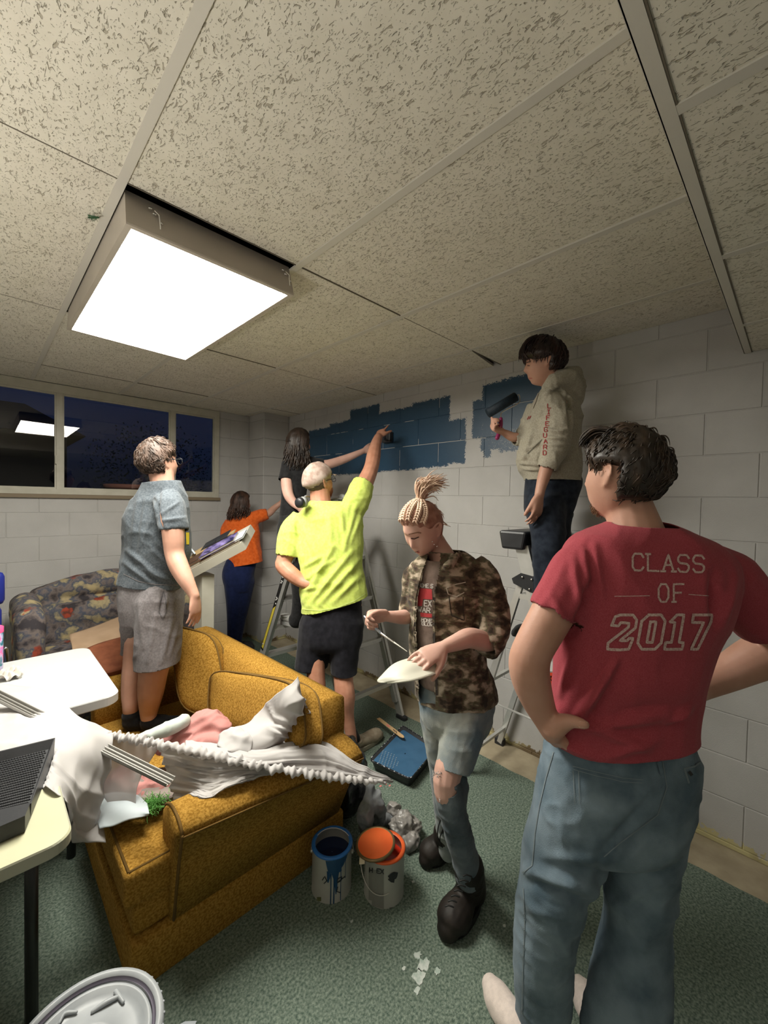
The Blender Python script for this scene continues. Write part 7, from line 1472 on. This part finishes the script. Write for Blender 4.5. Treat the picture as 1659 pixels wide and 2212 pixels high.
w_ = P(1165, 1070, 2.03); hand(mb, w_, P(1160, 1112, 2.02)-w_, -VR*.5+VD*.6, -VR, (15, 25, 15), .98, 5, (25, 8, 10))
T(mb, [(1130, 945, 2.26, 11), (1108, 944, 2.255, 10.5), (1092, 936, 2.25, 8.5)], 12); w_ = P(1090, 935, 2.25); hand(mb, w_, P(1076, 929, 2.24)-w_, UP*.6-VD*.4-VR*.2, UP*.8+VD*.4, (60, 65, 35), .9, 3, (25, 15, 20))
remesh(mb.build('body', M_skin, ho_), .0058, 3)
TBH = bvh([o for o in ho_.children if o.name.startswith('body')]); decal('lips', [[(1144, 817), (1149, 817)]], 2.2, TBH, M_lip, ho_, .001, 1); decal('eyebrow', [[(1139, 783), (1146, 781)]], 2, TBH, M_hdk, ho_, .001, 1); decal('eye', [[(1140, 790), (1144, 790)]], 1.8, TBH, M_lash, ho_, .001, 1)
hlh = lambda D: np.where(D[:, 1] > 0, D[:, 2]-.06-.28*D[:, 1]**2, D[:, 2]+.42)-np.where((D[:, 1] > -.18) & (D[:, 1] < .30) & (D[:, 2] < .10), .5*(np.abs(D[:, 0]) > .7), 0)
M_hh = mat('dark_chestnut_hair', (.010, .004, .004), .4, (.045, .018, .014), 28, .42, .8, .4, 120, spec=.5, stretch=(1, 1, .4)); hair_cap('hair', hh_, HH, 1.03, M_hh, ho_, hlh, .024, (90, 90, 30), .006, 12, lump=.006)
mb = MB(); locks(mb, hh_, HH, 1.03, short_hair_paths(700, 8, (.0, -.35, .9), .022, hlh, (.025, .045), .0026, .5), 3)
for k in range(70):
    rs = np.random.default_rng(100+k); x0 = rs.uniform(-.055, .06); pts = [(x0, .03, .132), (x0, .075, .118), (x0+.003, .100, .085+.01*rs.random()), (x0+.004, .104, .050+.016*rs.random())]; locks(mb, hh_, HH, 1.0, [(pts, .0032, 1, .002)], k)
mb.build('hair_locks', M_hh, ho_, True)
for hx in (2.12, 2.32): hh2 = np.array([hx, .93, .866]); sneaker(ho_, hh2+[0, -.10, 0], hh2+[-.02, .14, 0], M_blk2, M_sole)
# roller
ro = empty('paint_roller', P(1085, 875, 2.3), 'paint roller with a dark blue nap and a purple handle held by the hoodie wearer', 'roller')
M_nap = mat('soaked_roller_nap', (.006, .014, .025), .6, (.012, .026, .04), 60, bump=.6, bscale=250); ra, rb_ = P(1054, 893, 2.36), P(1114, 857, 2.36); MB().tube([ra, rb_], [.0275, .0275], 24, round_=False).build('nap', M_nap, ro, True)
mb = MB().tube([rb_, P(1121, 853, 2.35), P(1123, 862, 2.33), P(1119, 872, 2.31), P(1085, 890, 2.28), P(1082, 902, 2.26)], .0035, 8, 3).build('frame', M_chr, ro, True)
MB().tube([P(1082, 905, 2.255), P(1081, 918, 2.25), P(1078, 935, 2.245), P(1074, 946, 2.24)], [.010, .013, .011, .012], 12, 3).build('handle', mat('purple_grip', (.25, .02, .10), .4), ro, True)
# ================================================================ CONTACT: soft things give way to what they rest against
bpy.context.view_layer.update()
def _tree(o):
    v = getv(o); mw = np.array(o.matrix_world); v = v@mw[:3, :3].T+mw[:3, 3]
    return BVHTree.FromPolygons(v.tolist(), [list(p.vertices) for p in o.data.polygons]), v.min(0), v.max(0)
def _in(T_, p):
    n = 0
    for d in ((.31, .17, .93), (-.7, .6, .39), (.2, -.9, -.38)):
        d = Vector(d).normalized(); q = Vector(p); c = 0
        for _ in range(30):
            h = T_.ray_cast(q, d)
            if h[0] is None: break
            c += 1; q = h[0]+d*1e-5
        n += c % 2
    return n >= 2
def press(soft, hard, gap=.0015, sheet=False, rounds=2):
    for _ in range(rounds):
        for s in soft:
            for h in hard:
                T_, lo, hi = _tree(h); v = getv(s).copy(); mw = np.array(s.matrix_world); w = v@mw[:3, :3].T+mw[:3, 3]
                idx = np.nonzero(((w > lo) & (w < hi)).all(1))[0]
                if not len(idx): continue
                D = np.zeros_like(w)
                for i in idx:
                    if _in(T_, w[i]):
                        q = T_.find_nearest(Vector(w[i]))
                        if q[0] is not None:
                            e = np.array(q[0])-w[i]; l = np.linalg.norm(e); D[i] = e*(1+gap/max(l, 1e-5))
                if not D.any(): continue
                if sheet and len(w) % 2 == 0:      # both faces of a thin cloth move together
                    k = len(w)//2; a, b = D[:k], D[k:]; big = np.linalg.norm(a, axis=1) >= np.linalg.norm(b, axis=1)
                    m = np.where(big[:, None], a, b); D = np.vstack([m, m])
                w = w+D; inv = np.linalg.inv(mw); setv(s, w@inv[:3, :3].T+inv[:3, 3])
def parts(*roots): return [o for r in roots for o in [r]+list(r.children_recursive) if o.type == 'MESH' and len(o.data.polygons)]
seat = parts(sofa); tops = [o for o in bpy.data.objects if o.name.startswith('tabletop')]
press(parts(bp2, bp1, rc), seat); press(parts(bp1), parts(bp2)); press(list(bp2.children), [bp1])
press([tbg], seat); press([rg], [tbg]+seat); press([pb], [rg, body2]); press([rg], [pb])
pinks = [o for o in bpy.data.objects if o.name.startswith('pink_garment')]; press(pinks, seat+[bp2]); press([gr_], seat+pinks); press([cs], seat+[gr_], sheet=True); press([mt_], pinks+seat); press([gf_], [gr_, cs]+seat+pinks)
press([o for o in bpy.data.objects if o.name.startswith('blanket')], [bx]+parts(fs), sheet=True)
foot_ = [np.array(p)[:2] for p in ot]; cf_ = np.mean(foot_, 0); foot_ = [cf_+(p-cf_)*1.03 for p in foot_]+[]; wl_ = [PZ(54, 1762, .75)[:2], PZ(-70, 1815, .75)[:2]]
def under_tray(q):      # the cloth lies flat where the tray stands on it
    def inside_poly(P_): s = [((P_[(k+1) % 4]-P_[k])[0]*(q[1]-P_[k][1])-(P_[(k+1) % 4]-P_[k])[1]*(q[0]-P_[k][0])) for k in range(4)]; return min(s) > 0 or max(s) < 0
    return inside_poly(foot_) or inside_poly([foot_[3], foot_[2], wl_[0], wl_[1]])
press([o for o in parts(sheet)], seat+tops+[rl, bp2]+pinks, sheet=True)
for o in parts(sheet):
    v = getv(o); mw = np.array(o.matrix_world); w = v@mw[:3, :3].T+mw[:3, 3]
    for i in np.nonzero((w[:, 2] > .7465) & (w[:, 0] < .25))[0]:
        if under_tray(w[i]): w[i, 2] = .7468
    inv = np.linalg.inv(mw); setv(o, w@inv[:3, :3].T+inv[:3, 3])
press([pk_], parts(ld)); press([hp_], parts(l2))
def body_of(r): return [o for o in r.children if o.name.startswith('body')]
press(body_of(ho_), parts(ro), .0005); press(body_of(bl), parts(br)+[pl_]+list(pl_.children), .0005); press(body_of(ye), parts(pd), .0005)
